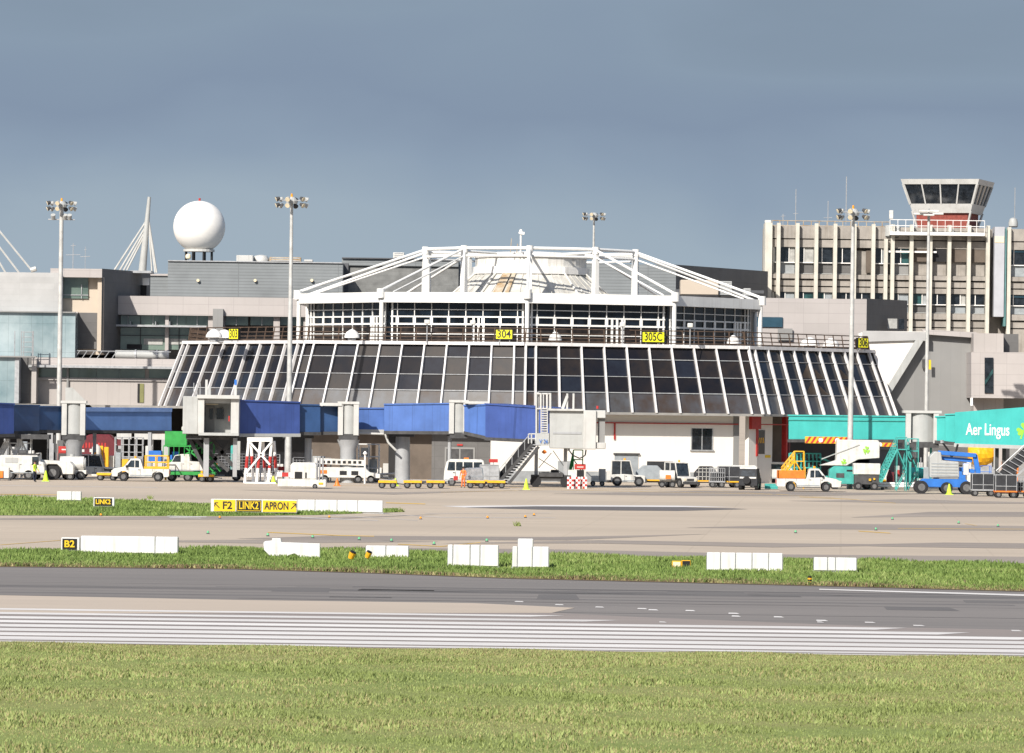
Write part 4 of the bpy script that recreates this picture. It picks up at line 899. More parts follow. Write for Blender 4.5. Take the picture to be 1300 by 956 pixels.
# ================================================================ JET BRIDGES
def tun(parent, name, A, B, d, m, z_extra=0):
    a0 = W3(A[0], A[2], A[3]); a1 = W3(A[0], A[1], A[3]); b0 = W3(B[0], B[2], B[3]); b1 = W3(B[0], B[1], B[3])
    dr = (b0 - a0); dr.z = 0; dr.normalize(); n = Vector((-dr.y, dr.x, 0)); n = n if n.y > 0 else -n; n = n * d
    g = MB(); g.hexa([a0, b0, b0 + n, a0 + n, a1, b1, b1 + n, a1 + n], m)
    o = g.build(name, parent, True, bevel=.03); return o, a0, a1, b0, b1, n
def section(parent, A, B, m='blue', d=2.9, ribs=0, trim='under'):
    o, a0, a1, b0, b1, n = tun(parent, 'tunnel', A, B, d, m)
    e = -n.normalized() * .05
    g = MB(); g.beam(a0 + e, b0 + e, .12, .28, trim); g.build('bottom_rail', o, True)
    g = MB(); g.beam(a1 + e + Vector((0, 0, -.05)), b1 + e + Vector((0, 0, -.05)), .10, .12, m); g.build('top_rail', o, True)
    if ribs:
        g = MB()
        for i in range(1, ribs):
            t = i / ribs; g.beam(lerp(a0, b0, t) + e * .6, lerp(a1, b1, t) + e * .6, .07, .05, m, up=-n)
        g.build('wall_rib', o, True)
    return o
def PJ(parent, name, a, b, t, bt, Y, d, m, bev=0):
    g = MB(); g.bx(a, b, t, bt, Y, d, m); return g.build(name, parent, True, bevel=bev)
def drum(parent, px0, px1, pt, pb, Y, pier=None):
    c = W3((px0 + px1) / 2, pb, Y); r = (px1 - px0) / 2 * Y / FP; h = (pb - pt) * Y / FP; z0 = c.z
    g = MB(); g.lathe((c.x, Y + r, z0), [(r, 0), (r, h), (r * .6, h + .12)], 'bgrey', 20)
    o = g.build('rotunda_drum', parent, True, smooth=True)
    g = MB()
    for sx in (-1, 1): g.box(c.x + sx * r * .9 - .22, c.x + sx * r * .9 + .22, Y - .1, Y + .5, z0 - .1, z0 + h, 'bwhite')
    g.box(c.x - r * 1.25, c.x + r * 1.25, Y - .15, Y + r, z0 + h, z0 + h + .22, 'bwhite'); g.build('drum_frame', o, True)
    g = MB(); g.box(c.x - r * 1.1, c.x + r * 1.1, Y, Y + 2 * r, z0 - .5, z0 - .01, 'under'); g.build('drum_base', o, True)
    if pier:
        g = MB(); g.lathe((c.x, Y + r, 0), [(pier[0], 0), (pier[0], z0 * .7), (pier[1], z0 - .5)], 'column', 18); g.build('pier', parent, True, smooth=True)
    return o
def posts(parent, pxs, pt, Y, m='column', w=.3):
    for px in pxs:
        c = W3(px, pt, Y); g = MB(); g.box(c.x - w / 2, c.x + w / 2, Y, Y + w, .5, c.z, m); g.build('support_post', parent, True)
def bogie(parent, x, y, wd=2.8):
    g = MB(); g.box(x - wd / 2, x + wd / 2, y, y + 1.1, .55, 1.05, 'under'); g.box(x - wd * .3, x + wd * .3, y - .2, y + 1.2, .9, 1.25, 'under'); o = g.build('bogie', parent, True)
    for sx in (-1, 1):
        for dy in (-.1, .75):
            g = MB(); g.tube((x + sx * wd * .38, y + dy, .48), (x + sx * wd * .38, y + dy + .35, .48), .48, 'tyre', 16); g.build('wheel', parent, True)
    return o
# bridge at the left edge
j1 = thing('jet_bridge', 'blue jet bridge at the left edge with a pale sunlit link to the pier', 'jet bridge', (W(92, 600, 412)[0], 412, 0))
section(j1, (-90, 508, 556, 398), (18, 512, 552.5, 406), 'blue'); section(j1, (17, 513.5, 549.5, 406.8), (50, 514, 549, 410), 'blue3'); section(j1, (49, 515.5, 547.8, 410.4), (81, 515.5, 548, 413), 'blue3')
drum(j1, 80, 106, 512, 551, 412, (.7, 1.0))
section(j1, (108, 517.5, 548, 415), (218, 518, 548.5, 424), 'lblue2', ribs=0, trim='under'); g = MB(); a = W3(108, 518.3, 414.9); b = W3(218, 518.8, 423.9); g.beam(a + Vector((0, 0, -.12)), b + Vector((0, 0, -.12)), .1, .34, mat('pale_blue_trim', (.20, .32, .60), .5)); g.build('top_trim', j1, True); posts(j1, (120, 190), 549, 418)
PJ(j1, 'underframe', -60, 62, 551, 557, 407, 2, 'under')
for px in (60, 68): PJ(j1, 'strut', px, px + 2, 552, 600, 411, .3, 'under')
# bridge with open cab
j2 = thing('jet_bridge', 'blue jet bridge with an open fronted grey cab on a steel trestle', 'jet bridge', (W(442, 600, 410)[0], 410, 0))
section(j2, (303, 507.5, 552.5, 405), (381, 510, 552.5, 408), 'blue', trim='bgrey'); section(j2, (380, 513, 550.5, 408.6), (407, 513.5, 550.5, 409.5), 'blue3'); section(j2, (406, 515.5, 550, 410), (433, 516, 550, 410.6), 'blue3')
drum(j2, 431, 453, 513, 551, 409.5, (.7, 1.0)); PJ(j2, 'drum_canopy', 406, 434, 511.5, 515.2, 409.3, 3, 'bwhite')
# the cab: open box facing the apron
def PJ(parent, name, a, b, t, bt, Y, d, m, bev=0):
    g = MB(); g.bx(a, b, t, bt, Y, d, m); return g.build(name, parent, True, bevel=bev)
cb = PJ(j2, 'cab', 232, 251, 503, 551, 403.5, 3.4, 'bgrey', .04)
PJ(cb, 'cab_post', 251, 259, 505, 551, 403.0, .6, 'bwhite'); PJ(cb, 'cab_post', 293, 303, 505, 551, 403.2, 3, 'bwhite')
PJ(cb, 'cab_roof', 250, 304, 501.5, 506, 402.8, 4.0, 'bwhite'); PJ(cb, 'canopy_head', 254, 300, 506, 512, 403.6, .5, 'bgrey')
PJ(cb, 'cab_back_wall', 259, 293, 506, 551, 406.2, .3, 'bgrey'); PJ(cb, 'cab_door', 261, 272, 515, 549, 406.0, .15, 'mgrey'); PJ(cb, 'door_window', 266.5, 270.5, 519, 532, 405.9, .06, 'winb'); PJ(cb, 'back_window', 275, 284, 519, 532, 405.9, .2, 'winb'); PJ(cb, 'lamp_strip', 261, 277, 512.5, 514, 405.6, .2, 'lamp')
PJ(cb, 'cab_floor', 252, 303, 549.5, 553, 402.8, 4, 'bgrey'); PJ(cb, 'fire_extinguisher', 290, 291.5, 528, 535, 404.5, .2, 'red'); PJ(cb, 'underframe', 236, 300, 553, 558, 404, 3, 'under')
posts(j2, (262,), 556, 403.8, 'column', .45); posts(j2, (298.5,), 556, 403.8, 'column', .35)
for a, b in (((240, 556), (262, 600)), ((246, 556), (290, 598)), ((300, 556), (262, 594)), ((270, 558), (296, 592))):
    g = MB(); g.beam(W3(*a, 405.2), W3(*b, 405.2), .28, .3, 'under'); g.build('brace', j2, True)
for px, h_, m_ in ((262, 2.0, 'bwhite'), (266, 1.2, 'bgrey'), (299, 1.3, 'bwhite')):
    PJ(cb, 'roof_mast', px - 1.5, px + 1.5, 502 - h_ * 10, 502, 404.5, .3, m_)
PJ(cb, 'roof_lamp', 297.5, 300.5, 482, 489, 404.5, .3, 'lblue')
for px in (246, 250, 254): PJ(cb, 'roof_rail', px - .4, px + .4, 486, 502, 404.2, .06, 'metal')
# fixed link between rotundas
j3 = thing('jet_bridge', 'blue jet bridge with a closed grey cab and ladder tower, reaching out in the centre', 'jet bridge', (W(581, 600, 408)[0], 408, 0))
section(j3, (453, 517.5, 547, 413), (489, 517.5, 547.5, 413), 'blue2', trim='bgrey'); section(j3, (487.5, 512.5, 549, 411), (574, 511.5, 549.5, 410), 'blue2', ribs=0, trim='under')
drum(j3, 572, 592, 511, 549, 408.5); PJ(j3, 'drum_canopy', 590, 620, 509.5, 512.6, 407.6, 3, 'bwhite')
section(j3, (589, 514, 549.5, 408.4), (618, 513, 556, 407.4), 'blue2', ribs=0); section(j3, (616, 512, 557, 406.6), (698, 517.5, 561, 402.2), 'blue', ribs=0)
cb = PJ(j3, 'cab', 698, 741, 520.5, 569.5, 400.5, 3.6, 'bgrey', .05); PJ(cb, 'cab_front', 740.5, 757, 521, 570.5, 400.2, 3.8, 'bwhite', .05)
PJ(cb, 'cab_band', 702, 738, 548.5, 551, 400.45, .1, 'column'); PJ(cb, 'bumper_hood', 757, 769, 521, 531, 400.4, 3.4, 'bwhite', .05); PJ(cb, 'bumper_sill', 757, 769, 562, 570, 400.4, 3.4, 'bwhite', .05); PJ(cb, 'cab_screen', 760, 768, 531, 562, 400.8, 2.8, 'mgrey')
PJ(cb, 'roof_edge', 696, 741, 519, 521.5, 400.2, 4, 'bwhite')
g = MB(); c = W3(758.5, 519, 401); g.tube(c, c + Vector((0, 0, .25)), .1, 'red', 8); g.build('beacon', cb, True)
for px in (720, 728): PJ(cb, 'roof_mast', px - 1.2, px + 1.2, 499.5, 520, 401.5, .25, 'bwhite')
g = MB(); g.beam(W3(714, 519, 401.5), W3(720, 503, 401.5), .2, .25, 'bwhite'); g.build('roof_brace', cb, True)
# caged ladder tower and landing
g = MB()
for px in (681, 699): g.tube(W3(px, 499, 400.8), W3(px, 566, 400.8), .08, 'bwhite', 6)
for px in (686, 690, 694, 698): g.tube(W3(px, 500, 400.8), W3(px, 519, 400.8), .06, 'bwhite', 5)
for i in range(11): g.tube(W3(687, 519 + i * 3, 400.7), W3(695, 519 + i * 3, 400.7), .06, 'bwhite', 5)
for px in (687, 695): g.tube(W3(px, 499, 400.7), W3(px, 550, 400.7), .06, 'bwhite', 5)
for py in (500, 519): g.tube(W3(681, py, 400.8), W3(699, py, 400.8), .08, 'bwhite', 5)
g.build('caged_ladder', j3, True)
PJ(j3, 'ladder_panel', 680, 684, 498, 566, 401.0, .3, 'bwhite'); PJ(j3, 'landing', 680, 697, 550, 566, 400.6, 2, 'bgrey')
g = MB()
for px in (671, 675, 680): g.tube(W3(px, 551, 400.7), W3(px, 563, 400.7), .06, 'bwhite', 5)
for py in (551, 557): g.tube(W3(671, py, 400.7), W3(680, py, 400.7), .06, 'bwhite', 5)
g.build('landing_rail', j3, True)
put_text('V 26', .5, 'lblue', j3, Vector((W(690, 560, 400.5)[0] - j3.location.x, 400.5 - j3.location.y, W(690, 560.5, 400.5)[1])), width=.75)
posts(j3, (681, 718), 569, 402, 'column', .3); sx_ = (W(681, 590, 402)[0] + W(718, 590, 402)[0]) / 2
bogie(j3, sx_, 401.6, 3.4)
for a, b in (((684, 594), (700, 575)), ((684, 582), (716, 602)), ((702, 572), (716, 592))):
    g = MB(); g.tube(W3(*a, 402.1), W3(*b, 402.1), .03, 'under', 5); g.build('bracing_wire', j3, True)
c = W(691, 571, 400.9); g = MB(); g.lathe((c[0], 400.9, c[1] - .2), [(.05, -.15), (.25, 0), (.05, .2)], 'orange', 10); g.build('warning_lamp', j3, True)
# service stairs with black handrail wall
st = []
g = MB(); g.add([W3(*q, 401.5) for q in ((629, 607), (641, 613), (684, 562), (668, 556))] + [W3(*q, 401.6) for q in ((629, 607), (641, 613), (684, 562), (668, 556))], [(0, 1, 2, 3), (7, 6, 5, 4), (0, 1, 5, 4), (1, 2, 6, 5), (2, 3, 7, 6), (3, 0, 4, 7)], 'black'); g.build('side_curtain', j3, True)
g = MB(); g.beam(W3(634, 611, 399.9), W3(676, 564, 399.9), .08, .25, 'under', up=(0, 0, 1)); g.beam(W3(646, 614, 399.9), W3(684, 567, 399.9), .08, .25, 'under', up=(0, 0, 1))
g.build('stair_stringer', j3, True)
g = MB()
for i in range(15):
    t = i / 14; p = lerp(W3(640, 612, 399.8), W3(681, 565, 399.8), t); g.box(p.x - .33, p.x + .3, 399.9, 401.3, p.z - .03, p.z + .05, 'metal')
g.build('stair_treads', j3, True)
g = MB(); g.beam(W3(632, 598, 399.8), W3(672, 552, 399.8), .06, .06, 'metal'); 
for i in range(6): t = i / 5; p = lerp(W3(634, 609, 399.8), W3(674, 562, 399.8), t); g.tube(p, p + Vector((0, 0, .8)), .03, 'metal', 5)
g.build('stair_handrail', j3, True)
# round concrete piers under the links
def pier(px, py, Y, r, label, tap=1.0, ztop=None):
    x, z = W(px, py, Y); t = thing('bridge_pier', label, 'pier', (x, Y, 0), group='grey piers under the blue bridges'); z = ztop or z
    g = MB(); g.tube((0, 0, 0), (0, 0, z - .3), r * tap, 'column', 20, r); g.build('shaft', t, smooth=True); g = MB(); g.box(-r * 1.6, r * 1.6, -r, r, z - .3, z, 'under'); g.build('crosshead', t); g = MB(); g.box(-r * 1.35, r * 1.35, -r * 1.3, r * 1.3, 0, .22, 'column'); g.build('base', t)
pier(511.5, 550, 413, .62, 'thick round grey pier under the middle blue link', 1.08); pier(366, 552, 421.5, .30, 'slim white round pier under the dark blue tunnel, right of the red and white trestle'); pier(391.5, 552, 410.5, .30, 'pale double pipe pier just right of the slim white pier')
pier(571, 549, 411, .16, 'thin grey post under the right end of the middle blue link')
# red and white trestle
tx = W(331, 603, 402)[0]
t = thing('trestle', 'white A frame trestle with red bands supporting the dark blue tunnel', 'trestle', (tx, 402, 0))
def T3(px, py, dy=0): x, z = W(px, py, 402); return Vector((x - tx, dy, z))
for i, (a, b, dy) in enumerate((((316, 560), (311, 603), -.2), ((318, 560), (321, 603), .9), ((331, 560), (326, 603), -.2), ((333, 560), (336.5, 603), .9), ((345, 560), (341, 597), -.2), ((347, 560), (351, 597), .9))):
    g = MB(); A, B_ = T3(*a, dy), T3(*b, dy); B_.z = 0.02; p1, p2 = lerp(A, B_, .36), lerp(A, B_, .64)
    g.tube(A, p1, .13, 'white', 8); g.tube(p1, p2, .135, 'red', 8); g.tube(p2, B_, .13, 'white', 8); g.build('leg', t)
g = MB(); g.beam(T3(314, 558, .3), T3(346, 558, .3), 1.3, .35, 'white'); g.build('top_beam', t)
for a, b in (((312, 601), (345, 561)), ((318, 562), (343, 590))): g = MB(); g.beam(T3(*a, -.35), T3(*b, -.35), .12, .16, 'white'); g.build('cross_brace', t)
g = MB(); g.box(-1.4, 1.3, -.4, 1.1, 0, .12, 'white'); g.build('base_frame', t)
# teal bridge
j4 = thing('jet_bridge', 'teal jet bridge with white airline lettering and a shamrock at the right edge', 'jet bridge', (W(1170, 600, 408)[0], 408, 0))
section(j4, (1001, 526.5, 559.5, 426), (1153, 528, 560, 413), 'teal', ribs=0, trim='under')
g = MB(); a = W3(1001, 533, 425.9); b = W3(1153, 534.5, 412.9); g.beam(a, b, .06, .07, 'teald'); g.build('panel_seam', j4, True)
drum(j4, 1151, 1190, 524.5, 561, 408)
section(j4, (1187, 528.5, 561, 408), (1201, 528, 562, 407.4), 'teal', trim='under'); section(j4, (1200, 525.5, 562, 406.9), (1213, 525, 563.5, 406.3), 'teal', trim='under')
o, a0, a1, b0, b1, n = tun(j4, 'tunnel', (1212, 523.5, 565, 405.6), (1420, 508, 571.5, 395), 2.9, 'teal')
g = MB(); e = -n.normalized() * .05; g.beam(a0 + e, b0 + e, .12, .3, 'bgrey'); g.build('bottom_rail', o, True)
# lettering lies on the slightly turned side of the tunnel
dr = (b0 - a0); dr.z = 0; ang = math.atan2(dr.y, dr.x); dr.normalize()
def on_side(px, py):
    t = (px - 1212) / (1420 - 1212) ; Y = 1 / lerp(1 / 405.6, 1 / 395, t); return W3(px, py, Y) - n.normalized() * .03 - j4.location
sl_ = math.atan2(W(1287, 549, 402)[1] - W(1221, 549.3, 405)[1], 4.6)
p = on_side(1254, 546); me = text_mesh('Aer Lingus', 1.42, 'white', width=66.5 * 403 / FP, bold=.018, depth=.01)
me.transform(Matrix.Translation(p) @ Matrix.Rotation(ang, 4, 'Z') @ Matrix.Rotation(R(90), 4, 'X')); o = bpy.data.objects.new('lettering', me); COL.objects.link(o); o.parent = j4
def leaf(cx, cy, r, m='leaf', parent=j4, fn=on_side):
    g = MB()
    for q in range(3):
        a = R(90 + 120 * q - 12); pts = []
        for i in range(20):
            u = 2 * math.pi * i / 20; rad = r * (1 - math.sin(u)) * .55 * (1 - .12 * math.cos(2 * u))
            lx, ly = rad * math.cos(u), r * .08 - rad * math.sin(u) * 1.0
            pts.append((lx, ly * -1))
        # heart shaped leaflet pointing outwards
        pts = []
        for i in range(24):
            u = 2 * math.pi * i / 24; hx = 16 * math.sin(u) ** 3; hy = 13 * math.cos(u) - 5 * math.cos(2 * u) - 2 * math.cos(3 * u) - math.cos(4 * u)
            pts.append((hx / 17 * r * .55, (hy + 17) / 34 * r * 1.05))
        P_ = []
        for x, y in pts:
            X = x * math.cos(a - math.pi / 2) - y * math.sin(a - math.pi / 2); Y_ = x * math.sin(a - math.pi / 2) + y * math.cos(a - math.pi / 2); P_.append(fn(cx + X, cy - Y_))
        g.poly(P_, m)
    g.add([fn(cx - r * .08, cy), fn(cx + r * .08, cy), fn(cx - r * .3, cy + r * 1.15), fn(cx - r * .5, cy + r * 1.1)], [(0, 1, 2, 3)], m)
    return g.build('shamrock', parent)
leaf(1300, 546, 10)
posts(j4, (1266, 1275), 566, 404, 'under', .3); posts(j4, (1156, 1182), 562, 409, 'teald', .18)
# hazard striped height barriers slung under the teal link
for i, (a, b, y0, y1, Y, nd, lab) in enumerate(((1022, 1078, 554.5, 563, 414, (1042, 1063), 'long red and yellow striped height barrier under the teal link'), (1084, 1102, 561, 567, 413.5, (), 'short shaded striped height barrier right of the floodlight mast'), (1108, 1137, 562, 567, 412.5, (1117,), 'striped height barrier nearest the teal stairs'))):
    c = W3((a + b) / 2, y1, Y); t = thing('height_barrier', lab, 'barrier', (c.x, Y, c.z), group='striped height barriers'); k = Y / FP; w = (b - a) * k; h = (y1 - y0) * k
    g = MB(); g.box(-w / 2, w / 2, 0, .12, 0, h, 'yellow'); g.build('board', t)
    g = MB(); x = -w / 2
    while x < w / 2 - .5:
        g.poly([(x, -.01, .02), (x + .22, -.01, .02), (x + .22 + h * .6, -.01, h - .02), (x + h * .6, -.01, h - .02)], 'red'); x += .46
    g.build('stripe', t)
    for q in nd: g = MB(); xx = W(q, y0, Y)[0] - c.x; g.tube((xx, -.03, h / 2), (xx, -.015, h / 2), .2, 'white', 14); g.build('height_disc', t)
# teal link continuing ground stairs (teal truck steps)
def lattice_stairs(name, label, px0, py0, px1, py1, Y, m, width=1.5, n=12, rail=1.0, cat='steps', group=None):
    a = W3(px0, py0, Y); b = W3(px1, py1, Y); loc = Vector((a.x, Y, 0)); t = thing(name, label, cat, loc, group=group)
    a = a - loc; b = b - loc; a.z = max(a.z, .1)
    g = MB()
    for dy in (0, width): g = MB(); g.beam(a + Vector((0, dy, 0)), b + Vector((0, dy, 0)), .05, .13, m); g.build('stringer', t)
    g = MB()
    for i in range(n): p = lerp(a, b, i / (n - 1)); g.box(p.x - .11, p.x + .11, 0, width, p.z - .02, p.z + .02, m)
    g.build('tread', t)
    g = MB()
    for dy in (0, width):
        g = MB(); g.tube(a + Vector((0, dy, rail)), b + Vector((0, dy, rail)), .035, m, 6); g.tube(a + Vector((0, dy, rail * .5)), b + Vector((0, dy, rail * .5)), .04, m, 6)
        for i in range(6): p = lerp(a, b, i / 5) + Vector((0, dy, 0)); g.tube(p, p + Vector((0, 0, rail)), .03, m, 5)
        g.build('handrail', t)
    g = MB()
    sx = .9 if b.x > a.x else -.9
    for dy in (0, width):
        g.tube((b.x, dy, 0.1), (b.x, dy, b.z + rail), .04, m, 6); g.tube((b.x + sx * .9, dy, 0.1), (b.x + sx * .9, dy, b.z + rail), .04, m, 6)
        g.tube((b.x, dy, b.z + rail), (b.x + sx * .9, dy, b.z + rail), .05, m, 6); g.tube((b.x, dy, .2), (b.x + sx * .9, dy, b.z * .5), .05, m, 6); g.tube((b.x + sx * .9, dy, b.z * .5), (b.x, dy, b.z), .05, m, 6)
    g.box(min(b.x, b.x + sx * .9), max(b.x, b.x + sx * .9), 0, width, b.z - .08, b.z, m)
    g.build('tower_frame', t); return t
lattice_stairs('boarding_steps', 'teal lattice steps climbing towards the grey bridge drum', 1119, 612, 1139, 570, 401, 'teald', 1.5, 14)
lattice_stairs('boarding_steps', 'second teal lattice stair tower directly below the bridge drum', 1148, 600, 1154, 572, 404, 'teald', 1.4, 8)
lattice_stairs('boarding_steps', 'yellow and orange railed steps left of the teal railed platform', 993, 605, 1009, 585, 405, 'yellow', 1.2, 8, .8)
# black belt conveyor at right edge
a = W3(1266, 606, 396); b = W3(1312, 564, 396); t = thing('belt_loader_stairs', 'steep black sided stairway at the right edge below the teal tunnel', 'stairs', (a.x, 396, 0)); g = MB(); o = Vector((a.x, 396, 0))
q_ = [W3(*q, 396) - o for q in ((1262, 606), (1274, 610), (1318, 571), (1306, 562))]; g.add(q_ + [v + Vector((0, .1, 0)) for v in q_], [(0, 1, 2, 3), (7, 6, 5, 4), (0, 1, 5, 4), (1, 2, 6, 5), (2, 3, 7, 6), (3, 0, 4, 7)], 'charcoal'); g.build('side_wall', t); g = MB(); g.tube(a - o + Vector((-.1, -.1, .55)), b - o + Vector((-.1, -.1, .55)), .05, 'metal', 6); g.beam(a - o + Vector((1.2, -.4, -.2)), b - o + Vector((1.2, -.4, -.2)), .1, .16, 'metal')
for i in range(10): p = lerp(a - o, b - o, i / 9); g.tube(p + Vector((-.05, -.1, .5)), p + Vector((1.2, -.4, -.2)), .03, 'metal', 5)
g.build('handrail', t)

# ================================================================ VEHICLES
def wheels(t, xs, half, r, w=.26, name='wheel', m='tyre'):
    for x in xs:
        for s in (-1, 1):
            g = MB(); y0 = s * half; g.tube((x, y0 - s * w, r), (x, y0, r), r, m, 18); o = g.build(name, t, smooth=True)
            g = MB(); g.tube((x, y0 - s * .02, r), (x, y0 + s * .015, r), r * .55, 'rim', 14); g.build('rim', o)
def vehicle(name, label, cat, px, py, rz=0, group=None, dy=0):
    p = G(px, py); return thing(name, label, cat, (p.x, p.y + dy, 0), rz, group)
def detail(t, seams, y, z0, z1, lo=None, handle=True):
    """panel gaps, handles and a dirty lower band on both flanks"""
    for s in (-1, 1):
        yy = s * (y + .004)
        for x in seams:
            g = MB(); g.box(x - .012, x + .012, yy - .004, yy + .004, z0, z1, 'under'); g.build('panel_gap', t)
            if handle: g = MB(); g.box(x + .06, x + .2, yy - .01, yy + .02, z1 - .12, z1 - .07, 'under'); g.build('door_handle', t)
        if lo: g = MB(); g.box(lo[0], lo[1], yy - .004, yy + .006, z0 - .02, z0 + .07, 'canvas'); g.build('rubbing_strip', t)
def pickup(name, label, px, py, rz, group, rack=None, body='vwhite', L=4.9, cover=False, stripe=None, boxy=False):
    t = vehicle(name, label, 'pickup', px, py, rz, group); h = L / 2
    prof = [(-h, .45), (-h, .98), (-.25, .98), (-.22, 1.05), (.02, 1.72), (.2, 1.78), (.85, 1.76), (1.42, 1.12), (2.28, .98), (h, .80), (h, .42), (h - .1, .36), (1.95, .36), (1.9, .62), (1.6, .78), (1.3, .78), (1.02, .62), (.98, .36), (-1.0, .36), (-1.05, .62), (-1.35, .78), (-1.65, .78), (-1.95, .62), (-2.0, .36), (-h + .1, .36)]
    g = MB(); g.prism(prof, -.88, .88, body, .12, 1.0); g.build('body', t, bevel=.02)
    for s in (-1, 1):
        g = MB(); o_ = lambda z: s * (.885 - .12 * (z - 1))
        q = [(.1, 1.08), (.12, 1.62), (.45, 1.64), (.45, 1.08)]; g.add([(x, o_(z), z) for x, z in q], [(0, 1, 2, 3)], 'glass'); q = [(.52, 1.08), (.52, 1.64), (.82, 1.63), (1.22, 1.12)]; g.add([(x, o_(z), z) for x, z in q], [(0, 1, 2, 3)], 'glass'); g.build('side_window', t)
        g = MB(); g.box(1.1, 1.25, s * .9, s * 1.05, 1.08, 1.25, 'black'); g.build('mirror', t)
        g = MB(); g.box(h - .02, h + .03, s * .45, s * .8, .68, .84, 'lamp'); g.build('headlight', t)
        g = MB(); g.box(-h - .03, -h + .01, s * .72, s * .86, .6, .9, 'red'); g.build('tail_light', t)
    g = MB(); g.add([(.93, -.70, 1.70), (.93, .70, 1.70), (1.44, .80, 1.15), (1.44, -.80, 1.15)], [(0, 1, 2, 3)], 'glass'); g.build('windscreen', t)
    g = MB(); g.box(-h + .1, -.3, -.78, .78, .99, 1.0, 'under'); g.build('load_bed', t)
    g = MB(); g.box(h - .05, h + .08, -.85, .85, .38, .55, 'under'); g.build('bumper', t)
    g = MB(); g.tube((.5, 0, 1.77), (.5, 0, 1.95), .1, 'amber', 10); g.build('beacon', t)
    if stripe: g = MB(); g.box(-h + .1, .9, -.895, -.885, .66, .82, stripe); g.box(-h + .1, .9, .885, .895, .66, .82, stripe); g.build('stripe', t)
    t.scale = (1, 1, 1.1)
    g = MB(); g.box(-.95, .95, -.87, .87, .30, .40, 'under'); g.build('sill', t)
    wheels(t, (-1.5, 1.45), .88, .36)
    detail(t, (.0, .98), .885, .45, 1.0, (-1.0, .9)); detail(t, (-1.05, -1.95), .885, .8, .97, None, False)
    if rack:
        g = MB()
        for x in (-2.3, -1.3, -.4):
            for y in (-.8, .8): g.tube((x, y, 1.0), (x, y, 2.0), .05, rack, 6)
        for y in (-.8, .8):
            g.box(-2.35, -.3, y - .05, y + .05, 1.0, 1.16, rack)
            for z in (1.5, 2.0): g.tube((-2.3, y, z), (-.4, y, z), .05, rack, 6)
        g.tube((-.4, -.8, 2.0), (-.4, .8, 2.0), .05, rack, 6); g.tube((-2.3, -.8, 2), (-2.3, .8, 2), .05, rack, 6); g.build('cargo_rack', t)
    if boxy == 'crates':
        for x, z, s, m in ((-1.9, 1.02, .5, 'vwhite'), (-1.2, 1.02, .55, 'metal'), (-.6, 1.3, .4, 'canvas')):
            pass
    return t
def tug(name, label, px, py, rz, group, L=3.6, H=1.95, body='vwhite', big=False, tank=False):
    t = vehicle(name, label, 'tug', px, py, rz, group); h = L / 2; r = .42 if big else .34
    prof = [(-h, .35), (-h, .95), (-h + .1, 1.0), (-.35, 1.05), (h * .98, .92), (h, .85), (h, .35)]
    g = MB(); g.prism(prof, -.75, .75, body); g.build('body', t, bevel=.03)
    cx0, cx1 = (-h + .15, .35) if not big else (-h + .05, .2)
    g = MB(); g.prism([(cx0, H - .08), (cx0, H), (cx1 - .05, H), (cx1, H - .08)], -.7, .7, body)
    for x0, x1 in ((cx0, cx0 - .02), (cx1 - .05, cx1 + .25)):
        for y in (-.66, .66): g.beam((x0, y, H - .05), (x1, y, 1.0), .09, .09, body)
    for y in (-.66, .66): g.beam(((cx0 + cx1) / 2, y, H - .05), ((cx0 + cx1) / 2, y, 1.0), .08, .08, body)
    g.build('cab', t, bevel=.01)
    g = MB(); g.prism([(cx0 + .04, 1.0), (cx0 + .06, H - .1), (cx1 - .07, H - .1), (cx1 + .18, 1.0)], -.63, .63, 'glass'); g.build('cab_glass', t)
    g = MB(); g.box(h - .01, h + .12, -.78, .78, .3, .55, 'under'); g.box(-h - .12, -h + .01, -.6, .6, .3, .5, 'under'); g.build('bumper', t)
    g = MB(); g.box(h - .02, h + .01, -.35, .35, .58, .8, 'under'); g.build('grille', t)
    for y in (-.55, .55): g = MB(); g.tube((h - .02, y, .7), (h + .04, y, .7), .1, 'lamp', 10); g.build('headlight', t)
    g = MB(); g.tube((cx1 - .5, 0, H), (cx1 - .5, 0, H + .18), .09, 'amber', 8); g.build('beacon', t)
    detail(t, (-.3, .45), .75, .45, .95, (-.5, .6))
    for s in (-1, 1): g = MB(); g.box(.55, h - .35, s * .757 - .004, s * .757 + .004, .66, .84, 'under'); g.build('side_vent', t)
    wheels(t, (-h + .55, h - .55), .78, r); return t
